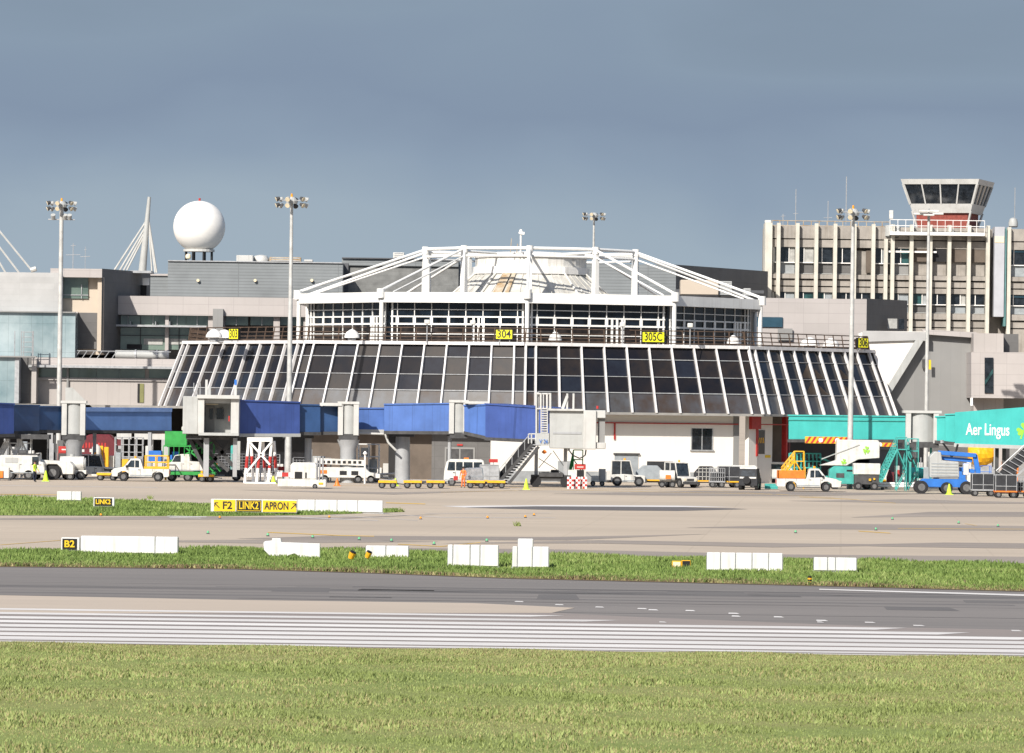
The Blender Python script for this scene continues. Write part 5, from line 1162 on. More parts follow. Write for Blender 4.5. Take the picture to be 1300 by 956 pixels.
def trailer(name, label, px, py, rz, group, kind, L=2.6, m='canvas', deck='yellow'):
    t = vehicle(name, label, 'baggage cart', px, py, rz, group); h = L / 2
    g = MB(); g.box(-h, h, -.75, .75, .46, .66 if kind == 'low' else .58, deck); g.box(-h, h, -.2, .2, .34, .42, 'under'); g.build('chassis', t, bevel=.01)
    g = MB(); g.beam((h, 0, .42), (h + .7, 0, .32), .08, .08, 'under'); g.build('drawbar', t)
    wheels(t, (-h + .3, h - .3), .72, .27, .16)
    if kind == 'low': 
        g = MB(); g.box(-h + .05, h - .05, -.72, .72, .67, .71, 'metal'); g.build('roller_bed', t)
    if kind == 'box':
        g = MB(); g.prism([(-h + .05, .56), (-h + .05, 1.75), (-h + .2, 1.86), (h - .2, 1.86), (h - .05, 1.75), (h - .05, .56)], -.74, .74, m); g.build('canopy', t, bevel=.03)
        g = MB()
        for x in (-h + .05, 0, h - .05):
            for y in (-.76, .76): g.beam((x, y, .55), (x, y, 1.85), .05, .05, 'metal')
        for z in (.95, 1.85):
            for y in (-.76, .76): g.beam((-h + .05, y, z), (h - .05, y, z), .04, .05, 'metal')
        g.build('frame', t)
    if kind == 'cage':
        g = MB()
        for y in (-.74, .74):
            g = MB()
            for i in range(8): x = -h + .05 + (L - .1) * i / 7; g.beam((x, y, .55), (x, y, 1.7), .04, .04, 'metal')
            for z in (.9, 1.3, 1.7): g.beam((-h + .05, y, z), (h - .05, y, z), .04, .04, 'metal')
            g.build('mesh_side', t)
        g = MB(); g.box(-h + .15, h - .2, -.6, .6, .56, 1.3, 'charcoal'); g.build('load', t)
    if kind in ('dome', 'canvas'):
        g = MB(); g.prism([(-h + .05, .56), (-h + .05, 1.2), (-h * .5, 1.8), (h * .5, 1.8), (h - .05, 1.2), (h - .05, .56)], -.74, .74, m); g.build('container', t, bevel=.04)
        g = MB()
        for i in range(5 if kind == 'dome' else 0):
            x = -h * .6 + h * 1.2 * i / 4; g.beam((x, -.77, .6), (x, -.77, 1.7), .04, .04, 'vwhite')
        if kind == 'dome':
            for z in (.9, 1.3, 1.6): g.beam((-h * .8, -.77, z), (h * .8, -.77, z), .04, .04, 'vwhite')
            g.build('net', t)
    return t
GV = 'white ground vehicles on the apron'; GC = 'baggage carts on the apron'; GT = 'white tugs on the apron'
# ---- left cluster
t = vehicle('water_truck', 'white rounded tank truck at the far left with railed ramps above it', 'truck', 27, 609)
g = MB(); g.prism([(-1.9, .5), (-2.0, .9), (-2.0, 1.75), (-1.75, 2.1), (1.5, 2.1), (1.6, 1.6), (2.0, 1.5), (2.1, .9), (2.1, .5)], -.9, .9, 'vwhite'); g.build('body', t, bevel=.08)
g = MB(); g.box(-1.3, -.2, -.93, -.9, 1.45, 1.9, 'bgrey'); g.build('side_panel', t); g = MB(); g.box(1.0, 1.55, -.93, -.9, 1.3, 2.0, 'glass'); g.build('side_window', t); wheels(t, (-.9, .7), .9, .42); detail(t, (-.1, .9, 1.6), .9, .6, 1.4, (-1.9, 2.0))
g = MB(); g.box(-.2, 1.5, -.8, .8, 2.1, 2.25, 'under'); g.tube((-.2, 0, 2.3), (.4, 0, 2.3), .25, 'under', 10); g.build('roof_gear', t)
for i, (px, lab) in enumerate(((-2, 'white railed ramp at the extreme left edge'), (15, 'white railed ramp just right of the one at the left edge'))):
    lattice_stairs('ramp', lab, px, 585, px + 12, 562, 408, 'white', 1.0, 8, .7, 'ramp', 'white railed ramps at the left edge')
t = vehicle('aircraft_tug', 'white aircraft tug with one very large wheel arch at left', 'tug', 62, 609)
g = MB(); g.prism([(-1.2, .5), (-1.25, 1.6), (-1.1, 2.25), (-.95, 2.3), (-.75, 2.3), (-.72, 1.7), (1.9, 1.6), (2.2, 1.2), (2.2, .5), (1.3, .5), (1.15, 1.0), (.8, 1.35), (.0, 1.35), (-.35, 1.0), (-.5, .5)], -1.0, 1.0, 'vwhite'); g.build('body', t, bevel=.04)
g = MB(); g.prism([(-.5, .5), (-.35, 1.0), (0, 1.35), (.8, 1.35), (1.15, 1.0), (1.3, .5), (1.3, .4), (-.5, .4)], -.8, .8, 'black'); g.build('wheel_arch', t); wheels(t, (.4,), 1.0, .62, .4); wheels(t, (-1.1, 1.9), .9, .32)
g = MB(); g.box(-1.15, -.78, -1.02, -.99, 1.7, 2.2, 'glass'); g.build('side_window', t)
t = vehicle('tank_trailer', 'white barrel tank trailer between the big wheeled tug and the pickup tug', 'tank trailer', 94, 609)
g = MB(); g.tube((-1.2, 0, 1.4), (.85, 0, 1.4), .62, 'vwhite', 20); g.build('tank', t, smooth=True); g = MB(); g.tube((.85, 0, 1.4), (1.0, 0, 1.4), .5, 'bgrey', 20); g.tube((-.2, 0, 2.0), (-.2, 0, 2.2), .2, 'bgrey', 10); g.build('end_cap', t)
g = MB(); g.box(-1.4, 1.1, -.6, .6, .5, .85, 'vwhite'); g.build('chassis', t, bevel=.02); wheels(t, (-.6, .6), .75, .38)
tug('pickup_tug', 'white open tug with a lattice cab, left of the yellow racked pickup', 125, 607, 0, GT, 3.9, 2.1, big=True)
trailer('tow_dolly', 'small yellow towing dolly in front of the lattice cab tug', 136, 610, 0, GC, 'low', 1.7)
pickup('pickup_truck', 'white pickup with a yellow orange cargo rack, parked at left', 179, 611, math.pi, GV, rack='yellow')
# ---- maroon bus and things behind
t = vehicle('airport_bus', 'maroon rounded vehicle with slatted side parked under the left bridge', 'bus', 118, 600, 0, dy=4)
g = MB(); g.prism([(-1.7, 1.0), (-1.7, 2.6), (-1.4, 3.2), (-.6, 3.6), (1.3, 3.6), (1.8, 3.1), (1.9, 2.0), (1.7, 1.0)], -1.1, 1.1, 'dred'); g.build('body', t, bevel=.1)
g = MB()
for i in range(9): g.box(-1.6 + i * .3, -1.45 + i * .3, -1.13, -1.11, 2.3, 2.8, 'red')
g.build('slats', t); g = MB(); g.box(-.6, -.1, -1.14, -1.11, 1.9, 2.2, 'vwhite'); g.box(-1.4, -1.1, -1.14, -1.11, 1.9, 2.15, 'vwhite'); g.build('label_plate', t); wheels(t, (-1.0, 1.0), 1.1, .48)
t = vehicle('equipment_cabinet', 'yellow orange cabinet pair in front of the maroon vehicle', 'cabinet', 127, 604, 0, dy=2)
g = MB(); g.box(-.55, .1, -.3, .3, .2, 2.7, 'yellow'); g.box(.2, .6, -.3, .3, .2, 2.6, 'yellow'); g.build('cabinet', t, bevel=.03); g = MB(); g.box(-.35, -.05, -.32, -.3, 1.6, 2.4, 'orange'); g.build('door', t)
t = vehicle('white_cylinder_unit', 'small white domed unit standing behind the lattice cab tug', 'ground unit', 120, 604, 0, dy=1.5); g = MB(); g.lathe((0, 0, 0), [(.45, 0), (.45, 2.2), (.38, 2.6), (.15, 2.85)], 'vwhite', 16); g.build('casing', t, smooth=True); g = MB(); g.tube((0, -.3, 1.2), (0, -.5, 1.2), .2, 'canvas', 10); g.build('hose_port', t)
t = vehicle('red_ground_unit', 'red box unit under the drum of the leftmost bridge', 'ground unit', 80, 603, 0, dy=2); g = MB(); g.box(-.6, .6, -.4, .4, 2.0, 2.6, 'red'); g.box(-.65, .65, -.5, .5, .3, 2.0, 'under'); g.build('casing', t, bevel=.03); g = MB(); g.box(-.3, .3, -.415, -.405, 2.25, 2.36, 'vwhite'); g.build('white_stripe', t); wheels(t, (-.4, .4), .45, .25)
t = vehicle('railed_platform', 'galvanised railed stairs and landing behind the yellow racked pickup', 'platform', 158, 602, 0, dy=5)
g = MB()
for x in (-1.3, -.7, 0, .7, 1.3):
    for y in (-.5, .5): g.tube((x, y, 0), (x, y, 3.4), .05, 'metal', 6)
for z in (1.4, 2.0, 2.7, 3.4): g.tube((-1.3, -.5, z), (1.3, -.5, z), .04, 'metal', 5)
g.box(-1.35, 1.35, -.5, .5, 1.5, 1.6, 'metal'); g.build('frame', t); g = MB(); g.box(-1.1, -.75, -.56, -.52, 2.6, 3.2, 'dred'); g.box(-1.1, -.75, -.56, -.52, 1.7, 2.3, 'under'); g.build('panel', t)
t = vehicle('link_equipment', 'white air conditioning units slung below the pale blue link', 'air conditioner', 165, 600, 0, dy=4); g = MB(); zt = 3.7
for i in range(3): g.box(-1.6 + i * 1.7, -.2 + i * 1.7, -.5, .5, 3.15, 3.7, 'bwhite')
g.build('unit', t); g = MB(); g.box(-1.9, 3.4, -.4, .4, 3.72, 3.86, 'orange'); g.build('lamp_strip', t); g = MB(); g.tube((.1, .2, 0), (.1, .2, 3.2), .08, 'metal', 6); g.tube((1.8, .2, 0), (1.8, .2, 3.2), .08, 'metal', 6); g.build('post', t)
# green high loader
t = vehicle('high_loader', 'white bodied high loader with green scissor frame and raised green box', 'loader', 236, 611)
g = MB(); g.prism([(-1.7, .9), (-1.75, 1.5), (-1.2, 1.65), (-.9, 2.25), (-.3, 2.35), (.35, 2.35), (.4, 1.75), (1.95, 1.65), (2.0, .95)], -1.0, 1.0, 'vwhite'); g.build('body', t, bevel=.04)
g = MB(); g.add([(-1.15, -1.01, 1.68), (-.87, -1.01, 2.2), (-.4, -1.01, 2.25), (-.4, -1.01, 1.68)], [(0, 1, 2, 3)], 'glass'); g.build('side_window', t)
g = MB(); g.box(-1.7, 2.6, -1.05, 1.05, .55, .85, 'green'); g.build('chassis', t, bevel=.02); wheels(t, (-1.2, .2, 1.9), 1.0, .36); detail(t, (-.3, .4, 1.2), 1.0, .95, 1.6, (-1.6, 1.9))
g = MB(); 
for s in (-.8, .8):
    g.beam((-1.4, s, 1.7), (2.2, s, 3.4), .1, .12, 'green'); g.beam((2.4, s, .9), (-.6, s, 3.4), .1, .12, 'green'); g.beam((1.2, s, 3.2), (3.0, s, .9), .1, .12, 'green')
    for i in range(5): g.tube((.4 + i * .5, s, 2.4), (.4 + i * .5, s, 3.3), .04, 'green', 5)
g.build('scissor_frame', t)
g = MB(); g.box(-1.8, .1, -.9, .9, 3.1, 4.3, 'green'); g.build('raised_box', t, bevel=.03); g = MB(); g.box(-1.9, .9, -1.0, 1.0, 2.98, 3.1, 'green'); 
for i in range(7): g.tube((-1.9 + i * .45, -1, 2.2), (-1.9 + i * .45, -1, 3.0), .03, 'green', 5)
g.build('platform', t); g = MB(); g.box(-.4, .9, -.5, .5, 4.35, 4.75, 'vwhite'); g.build('lamp_box', t, bevel=.08)
for x in (-1.75, 1.35, 1.6):
    g = MB(); g.box(x, x + .16, -1.2, -1.05, .1, .95, 'yellow'); g.build('stabiliser', t)
g = MB(); g.box(-3.2, -2.1, -.6, .6, 1.6, 2.6, 'lblue'); g.build('blue_bin', t, bevel=.04)
t = tug('low_tug', 'low dark grey tractor at the foot of the open cab bridge', 277, 610, 0, GT, 4.3, 1.3, body='under'); trailer('orange_light_trolley', 'small trolley with an orange box between the high loader and the cab legs', 262, 612, 0, GC, 'low', 1.3)
# ---- white stand and barriers
t = vehicle('ground_power_unit', 'chunky white wheeled stand with a black opening and tall rails, centre left', 'ground unit', 383, 620)
g = MB(); g.box(-1.9, 2.0, -.7, .7, .12, .75, 'vwhite'); g.build('base', t, bevel=.05); g = MB(); g.prism([(-.9, .76), (-.9, 1.9), (-.7, 2.1), (1.1, 2.1), (1.2, 1.9), (1.2, .76)], -.7, .7, 'vwhite'); g.build('body', t, bevel=.05)
g = MB(); g.box(-.55, .05, -.73, -.70, .8, 1.35, 'black'); g.box(.3, .42, -.73, -.70, .85, 1.3, 'black'); g.build('opening', t)
g = MB()
for x in (1.25, 1.45, 1.7): g.tube((x, -.7, .7), (x, -.7, 2.6), .04, 'metal', 5); g.tube((x, .6, .7), (x, .6, 2.6), .04, 'metal', 5)
g.build('side_rail', t); wheels(t, (1.1,), .72, .2, .14); g = MB(); g.box(1.4, 1.75, -.75, -.7, .35, .5, 'yellow'); g.build('marker', t)
def barrier(label, px, py, L=1.9, n=4, h=.9, dy=0, rz=0):
    t = vehicle('barrier', label, 'barrier', px, py, rz, 'red and white barriers', dy); g = MB(); g2 = MB()
    for i in range(n): (g if i % 2 else g2).box(-L / 2 + L * i / n, -L / 2 + L * (i + 1) / n, -.08, .08, h - .35, h, 'red' if i % 2 else 'white')
    g.build('red_band', t); g2.build('white_band', t); g = MB()
    for x in (-L / 2 + .1, L / 2 - .1): g.box(x - .06, x + .06, -.25, .25, 0, h - .35, 'white')
    g.build('foot', t); return t
barrier('red and white barrier plank between the trestle and the white stand', 345, 611, 2.2, 4, 1.3); barrier('lower red and white barrier beside the white stand', 362, 614, 1.7, 3, .95)
barrier('white and red barrier under the trestle base', 322, 608, 3.2, 1, .55)
def cone(label, px, py, m='hiv', dy=0, h=.85):
    t = vehicle('traffic_cone', label, 'cone', px, py, 0, 'traffic cones', dy); g = MB(); g.lathe((0, 0, .05), [(.24, 0), (.05, h)], m, 14); g.build('cone', t, smooth=True); g = MB(); g.box(-.32, .32, -.32, .32, 0, .05, m); g.build('base', t); return t
cone('lime green cone in front of the big wheeled tug', 58, 611); cone('small lime cone left of the white stand', 347, 614, h=.6); cone('lime cone to the right of the dark stairway', 668, 621.5); cone('white topped lime cone in front of the blue lift', 1205, 628)
cone('orange cone under the long white loader', 428, 617, 'orange', h=.6); cone('lime marker between two yellow dollies', 502, 617, h=.6)
# long white belt loader and equipment
t = vehicle('belt_loader', 'long low white belt loader with a row of dark slots below the central bridge', 'loader', 436, 613)
g = MB(); g.prism([(-2.6, .45), (-2.6, 1.1), (-2.3, 1.35), (1.9, 1.35), (2.3, .95), (3.2, .8), (3.2, .45)], -.9, .9, 'vwhite'); g.build('body', t, bevel=.04); wheels(t, (-1.6, 1.3, 2.4), .9, .34)
g = MB(); g.beam((-2.5, -.6, 1.9), (1.9, -.6, 1.75), .3, .5, 'vwhite'); g.build('conveyor', t)
for i in range(9): g = MB(); g.box(-2.3 + i * .45, -2.05 + i * .45, -.79, -.74, 1.7, 1.92, 'black'); g.build('slot', t)
for x in (-.3, .7): g = MB(); g.box(x, x + .6, -.93, -.9, .7, 1.05, 'black'); g.build('vent', t)
g = MB(); g.box(-2.1, -1.4, -.93, -.9, .8, 1.1, 'orange'); g.build('orange_panel', t)
t = vehicle('equipment_rack', 'tall white framed equipment rack with grey drums at the right end of the belt loader', 'rack', 467, 612, 0, dy=2)
g = MB()
for x in (-.9, 0, .9):
    for y in (-.5, .5): g.tube((x, y, 0), (x, y, 3.3), .06, 'white', 6)
for z in (1.2, 2.2, 3.3): g.tube((-.9, -.5, z), (.9, -.5, z), .05, 'white', 5); g.tube((-.9, .5, z), (.9, .5, z), .05, 'white', 5)
g.build('frame', t); g = MB(); g.box(-.8, -.1, -.4, .4, .3, 1.5, 'canvas'); g.tube((.4, 0, .8), (.4, 0, 2.0), .35, 'bgrey', 12); g.box(-.7, .1, -.4, .4, 2.2, 3.0, 'bgrey'); g.build('drum_and_box', t)
t = vehicle('warning_lamp_post', 'white post with a round lamp at the left of the equipment rack', 'lamp post', 463, 614); g = MB(); g.tube((0, 0, 0), (0, 0, 2.4), .08, 'white', 8); g.build('post', t); g = MB(); g.lathe((0, 0, 2.6), [(.05, -.2), (.2, 0), (.05, .2)], 'white', 12); g.build('globe', t, smooth=True)
t = vehicle('wheeled_stand', 'grey wheeled tank trolley beside the person near the white stand', 'trolley', 403, 611, 0, dy=1); g = MB(); g.box(-.5, .6, -.5, .5, .5, 2.2, 'bgrey'); g.build('cabinet', t, bevel=.05); wheels(t, (-.3, .4), .5, .22, .14); g = MB(); g.tube((-.55, -.5, .3), (-.55, -.5, 2.8), .05, 'metal', 5); g.build('pole', t)
t = vehicle('tow_bar', 'white towbar lying on the apron left of the yellow dollies', 'tow bar', 478, 612, 0); g = MB(); g.tube((-2.0, 0, .55), (2.0, 0, .75), .12, 'vwhite', 8); g.tube((-1.5, 0, .6), (1.4, .2, .3), .1, 'vwhite', 8); g.build('bar', t); wheels(t, (0,), .35, .22, .14)
t = vehicle('green_screen', 'green mesh screen in the gap left of the thick grey pier', 'screen', 496, 606, 0, dy=6); g = MB(); g.box(-.75, .85, 0, .06, 1.6, 3.2, mat('screen_green', (.05, .12, .02), .9, var=.4, scale=3)); g.build('mesh', t); g = MB(); g.box(-.8, -.72, -.02, .1, 0, 3.3, 'metal'); g.box(.85, .93, -.02, .1, 0, 3.3, 'metal'); g.build('frame_post', t)
for px, lab in ((492, 'leftmost yellow dolly right of the towbar'), (524, 'yellow dolly in front of the thick grey pier'), (553, 'yellow dolly in front of the grey double doors'), (604, 'yellow dolly in front of the white minibus'), (630, 'yellow dolly behind the minibus at the foot of the stairway')):
    trailer('flat_dolly', lab, px, 620, 0, GC, 'low', 1.5)
# minibus
t = vehicle('minibus', 'white minibus seen from the front quarter beside the dark stairway', 'minibus', 590, 617, math.pi)
g = MB(); g.prism([(-1.7, .4), (-1.75, 1.3), (-1.6, 2.15), (-1.4, 2.28), (1.2, 2.28), (1.55, 2.1), (1.75, 1.25), (1.8, .4)], -.95, .95, 'vwhite', .1, 1.3); g.build('body', t, bevel=.04)
for s in (-1, 1):
    g = MB()
    for a, b in ((-1.45, -.75), (-.65, .1), (.2, .75), (.85, 1.5)): g.add([(a, s * .955, 1.35), (b, s * .955, 1.35), (b - (.12 if b > 1 else 0), s * .885, 2.05), (a, s * .885, 2.05)], [(0, 1, 2, 3)], 'glass')
    g.build('side_window', t)
g = MB(); g.add([(1.79, -.8, 1.3), (1.79, .8, 1.3), (1.63, .75, 2.08), (1.63, -.75, 2.08)], [(0, 1, 2, 3)], 'glass'); g.build('windscreen', t); wheels(t, (-1.1, 1.1), .95, .34); detail(t, (-.7, .15, .8), .95, .5, 1.25, (-1.7, 1.7)); g = MB(); g.box(.6, .95, .96, 1.0, .5, .85, 'red'); g.build('red_panel', t); g = MB(); g.box(-.3, .1, -.2, .2, 2.28, 2.42, 'orange'); g.build('beacon', t)
t = vehicle('condenser_unit', 'square white fan unit above the minibus roof on a post', 'fan unit', 579, 606, 0, dy=5); g = MB(); g.box(-.55, .6, -.3, .3, 2.5, 3.3, 'bgrey'); g.build('casing', t, bevel=.03); g = MB(); g.tube((0, -.33, 2.9), (0, -.3, 2.9), .27, 'under', 16); g.build('fan', t); g = MB(); g.tube((0, .1, 0), (0, .1, 2.5), .08, 'metal', 6); g.build('post', t)
trailer('silver_bin', 'silver container cart right behind the minibus', 621, 618, 0, GC, 'box', 1.7, 'metal', deck='yellow')
t = vehicle('foil_container', 'silver wrapped cargo bale on a yellow dolly in front of the minibus', 'cargo', 600, 619.2, 0, dy=.0); g = MB(); g.prism([(-.85, .64), (-.9, 1.2), (-.6, 1.65), (.8, 1.7), (.9, 1.1), (.9, .64)], -.6, .6, mat('foil_wrap', (.65, .65, .66), .25, .7, var=.2, scale=3)); g.build('bale', t, bevel=.06)
g = MB(); g.box(-.92, .95, -.62, -.58, .95, 1.0, 'canvas'); g.build('strap', t)
t = vehicle('red_fuel_hatch', 'small red box sign standing behind the silver container cart', 'sign', 626, 612, 0, dy=1); g = MB(); g.tube((0, 0, 0), (0, 0, 1.8), .04, 'metal', 6); g.build('post', t); g = MB(); g.box(-.4, .4, -.06, .06, 1.75, 2.05, 'red'); g.build('plate', t)
# ---- red and white barrier island with ticket box
t = vehicle('hydrant_cart', 'red topped white cabinet among red and white chequered barriers', 'cabinet', 732, 619, 0)
g = MB(); g.box(-.2, .75, -.5, .5, 1.55, 2.0, 'red'); g.build('red_top', t, bevel=.03); g = MB(); g.box(-.75, .75, -.5, .5, .5, 1.5, 'vwhite'); g.box(.0, .6, -.53, -.5, .7, 1.5, 'black'); g.build('cabinet', t); wheels(t, (-.55, .55), .5, .25, .15)
g = MB(); g.box(0, .55, -.515, -.505, 1.72, 1.8, 'vwhite'); g.build('white_stripe', t)
for i, (px, lab) in enumerate(((724, 'chequered barrier at the left of the red topped cabinet'), (732, 'chequered barrier in front of the red topped cabinet'), (741, 'chequered barrier at the right of the red topped cabinet'))):
    p = G(px, 620.5); t = thing('chequered_barrier', lab, 'barrier', (p.x, p.y, 0), 0, 'chequered barriers by the cabinet'); g = MB(); g2 = MB()
    for a in range(3):
        for b in range(5): (g if (a + b) % 2 else g2).box(-.27 + a * .18, -.09 + a * .18, -.05, .05, b * .2, b * .2 + .2, 'red' if (a + b) % 2 else 'white')
    g.build('red_square', t); g2.build('white_square', t)
t = vehicle('small_generator', 'small white generator trolley right of the chequered barriers', 'generator', 757, 617); g = MB(); g.box(-.45, .3, -.3, .3, .35, .9, 'vwhite'); g.box(.2, .8, -.3, .3, .35, 1.5, 'bgrey'); g.build('casing', t, bevel=.03); wheels(t, (-.3, .5), .3, .22, .12); g = MB(); g.tube((-.45, 0, .8), (-.85, 0, 1.2), .03, 'metal', 5); g.build('handle', t)
lattice_stairs('green_lattice_stand', 'spindly green lattice stand behind the bridge post', 723, 606, 728, 583, 408, 'green', 1.0, 6, .8, 'stand')
# ---- right middle vehicles
tug('baggage_tug', 'white cabbed tug with a clear windscreen, left of the grey canvas trailer', 797, 617, 0, GT, 3.0, 2.25, big=True)
trailer('canvas_trailer', 'grey canvas covered trailer with a sloping end behind the cabbed tug', 825, 617, 0, GC, 'canvas', 2.6, 'canvas')
tug('tractor', 'white tractor with a black bib seen head on beside an orange marked hose reel', 864, 619, R(-60), GT, 3.2, 2.2, big=True)
t = vehicle('hose_trolley', 'white drum trolley with an orange mark left of the tractor', 'trolley', 846, 619); g = MB(); g.tube((-.6, 0, 1.0), (.7, 0, 1.0), .5, 'vwhite', 16); g.build('drum', t, smooth=True); g = MB(); g.box(-.1, .35, -.56, -.50, .75, 1.1, 'orange'); g.build('mark', t); wheels(t, (-.4, .5), .5, .28, .15)
trailer('net_container', 'dark container with a white net on a yellow edged dolly', 896, 618, 0, GC, 'dome', 2.2, 'charcoal'); trailer('mesh_cart', 'silver mesh cart between the netted container and the dark curtained cart', 910, 619, 0, GC, 'cage', 1.4, deck='metal')
trailer('curtain_cart', 'black curtained cart behind the silver mesh cart', 925, 619, 0, GC, 'box', 2.0, 'charcoal')
t = vehicle('white_cover_cart', 'rounded white covered cart left of the black backed jeep', 'cart', 941, 619); g = MB(); g.prism([(-1.1, .5), (-1.1, 1.6), (-.8, 1.95), (1.2, 1.95), (1.6, 1.5), (1.6, .5)], -.7, .7, 'vwhite'); g.build('cover', t, bevel=.05); wheels(t, (-.8, 1.0), .7, .25, .15)
t = vehicle('jeep', 'black backed jeep with a spare wheel seen from behind', 'jeep', 951, 622, R(80)); g = MB(); g.prism([(-.85, .35), (-.9, 1.1), (-.75, 1.8), (1.0, 1.8), (1.3, 1.1), (1.9, .95), (1.95, .35)], -.8, .8, 'charcoal', .1, 1.1); g.build('body', t, bevel=.03); g = MB(); g.add([(-.885, -.6, 1.2), (-.885, .6, 1.2), (-.80, .55, 1.65), (-.80, -.55, 1.65)], [(0, 1, 2, 3)], 'glass'); g.build('rear_window', t); g = MB(); g.prism([(-.7, 1.81), (-.65, 1.9), (.9, 1.9), (1.0, 1.81)], -.72, .72, 'vwhite'); g.box(-.93, -.91, -.7, .7, .98, 1.12, 'vwhite'); g.build('roof', t); wheels(t, (-.4, 1.3), .82, .36); g = MB(); g.tube((-1.12, .1, .85), (-.92, .1, .85), .32, 'tyre', 16); g.build('spare_wheel', t)
t = vehicle('van', 'low white van with two dark windows behind the teal crate', 'van', 976, 613); g = MB(); g.prism([(-2.0, .4), (-2.05, 1.2), (-1.9, 1.85), (-1.7, 1.95), (1.8, 1.95), (2.2, 1.3), (2.4, 1.0), (2.4, .4)], -.9, .9, 'vwhite'); g.build('body', t, bevel=.04); g = MB(); g.box(-1.7, -.4, -.93, -.9, 1.3, 1.75, 'glass'); g.box(-.1, 1.5, -.93, -.9, 1.3, 1.75, 'glass'); g.build('side_window', t); wheels(t, (-1.3, 1.6), .9, .34); detail(t, (-.25, .9), .9, .45, 1.25, (-1.9, 2.2))
t = vehicle('teal_crate', 'flat teal crate on the ground at the tail of the orange sided pickup', 'crate', 979, 621.5); g = MB(); g.box(-.55, .55, -.4, .4, .05, .5, 'teald'); g.build('crate', t, bevel=.02); g = MB(); g.box(-.5, .5, -.42, -.40, .2, .26, 'teal'); g.build('rib', t)
tp_ = pickup('pickup_truck', 'long white pickup with orange boards around its bed in front of teal rails', 1026, 624, 0, GV, L=5.4)
g = MB(); g.box(-2.6, -.35, -.9, -.82, 1.0, 1.6, 'orange'); g.box(-2.6, -.35, .82, .9, 1.0, 1.6, 'yellow'); g.box(-2.62, -2.54, -.9, .9, 1.0, 1.6, 'orange'); g.box(-.36, -.3, -.9, .9, 1.0, 1.9, 'yellow'); g.build('side_board', tp_)
t = vehicle('railed_cart', 'teal railed platform cart behind the orange sided pickup', 'platform', 1024, 617, 0, dy=3)
g = MB()
for i in range(9):
    x = -1.4 + i * .35; g.tube((x, -.6, .9), (x, -.6, 2.9), .05, 'teald', 5); g.tube((x, .6, .9), (x, .6, 2.9), .05, 'teald', 5)
for z in (1.6, 2.2, 2.9): g.tube((-1.4, -.6, z), (1.4, -.6, z), .06, 'teald', 5)
g.beam((1.2, -.6, 2.6), (3.6, -.6, 1.6), .12, .16, 'teald'); g.tube((1.4, -.6, 2.3), (2.6, -.6, 2.9), .06, 'teald', 5); g.build('rail', t); g = MB(); g.box(-1.5, 2.2, -.7, .7, .5, .9, 'teald'); g.box(.2, 1.6, -.5, .5, 1.6, 2.5, 'charcoal'); g.build('platform', t); wheels(t, (-1.0, 1.5), .7, .3)
# catering steps with shamrock
t = vehicle('stair_truck', 'white sided raised stair truck with green shamrocks on a teal chassis', 'stair truck', 1075, 621); o = t.location
zt = lambda z: z
g = MB(); g.prism([(-2.4, 2.05), (-1.0, 2.5), (-.95, 4.3), (2.6, 4.3), (2.75, 4.1), (2.75, 2.75), (.9, 2.6), (-.1, 2.05)], -.9, .9, 'vwhite'); g.build('stair_side', t, bevel=.04)
g = MB(); g.beam((-2.3, -.94, 2.6), (1.0, -.94, 3.9), .04, .08, 'bgrey'); g.build('handrail_line', t)
def onst(cx, cy): return Vector((cx, -.96, cy))
def leaf2(cx, cz, r):
    return leaf(cx, -cz, r, 'leaf', t, lambda x, y: Vector((x, -.955, -y)))
leaf2(1.6, 3.45, .34); leaf2(-.35, 2.4, .26)
g = MB(); g.prism([(-1.6, .45), (-1.6, 1.7), (-1.2, 2.0), (2.2, 1.95), (2.2, .45)], -.95, .95, 'teald'); g.build('chassis', t, bevel=.04); g = MB(); g.box(-1.0, -.3, -.97, -.95, 1.0, 1.4, 'under'); g.box(-.1, 1.2, -.97, -.95, 1.55, 1.7, 'black'); g.build('vent', t); wheels(t, (-1.1, 1.7), .95, .38)
g = MB(); g.box(1.35, 1.6, -.97, -.95, 1.1, 1.3, 'lamp'); g.build('headlight', t)
t = vehicle('catering_box', 'low white box body on a dark undercarriage right of the stair truck', 'box truck', 1096, 622); g = MB(); g.box(-.9, 1.4, -.8, .8, 1.35, 2.3, 'vwhite'); g.build('box', t, bevel=.04); g = MB(); g.box(-.8, 1.3, -.7, .7, .5, 1.3, 'under'); g.build('undercarriage', t); wheels(t, (-.5, .9), .8, .34); g = MB(); g.box(.4, .6, -.85, -.8, .8, 1.0, 'yellow'); g.box(.8, .95, -.85, -.8, .9, 1.05, 'yellow'); g.build('reflector', t)
# white pipes and clutter below the drum
t = vehicle('pipe_stack', 'long white pipes lying on trestles below the grey drum', 'pipes', 1145, 622); g = MB(); 
for y, z in ((-.3, .3), (0, .3), (.3, .3), (-.15, .52), (.15, .52)): g.tube((-2.2, y, z), (2.3, y, z + .05), .12, 'white', 10)
g.build('pipes', t, smooth=True); g = MB(); g.box(-1.8, -1.6, -.5, .5, 0, .2, 'under'); g.box(1.5, 1.7, -.5, .5, 0, .2, 'under'); g.build('bearer', t)
for i, (px, m, lab) in enumerate(((1117, 'red', 'red cap bollard left of the teal stairs foot'), (1131, 'dred', 'maroon drum under the teal stairs'), (1142, 'red', 'red fire extinguisher trolley under the bridge drum'), (1149, 'red', 'red and white post nearest the teal tank'))):
    t = vehicle('bollard', lab, 'bollard', px, 618, 0, 'red and white bollards', dy=1.5); g = MB(); g.tube((0, 0, 0), (0, 0, .9), .16 if m != 'dred' else .3, 'white' if m != 'dred' else m, 10); g.build('post', t); g = MB(); g.tube((0, 0, .9), (0, 0, 1.5), .18 if m != 'dred' else .3, m, 10, .1); g.build('cap', t)
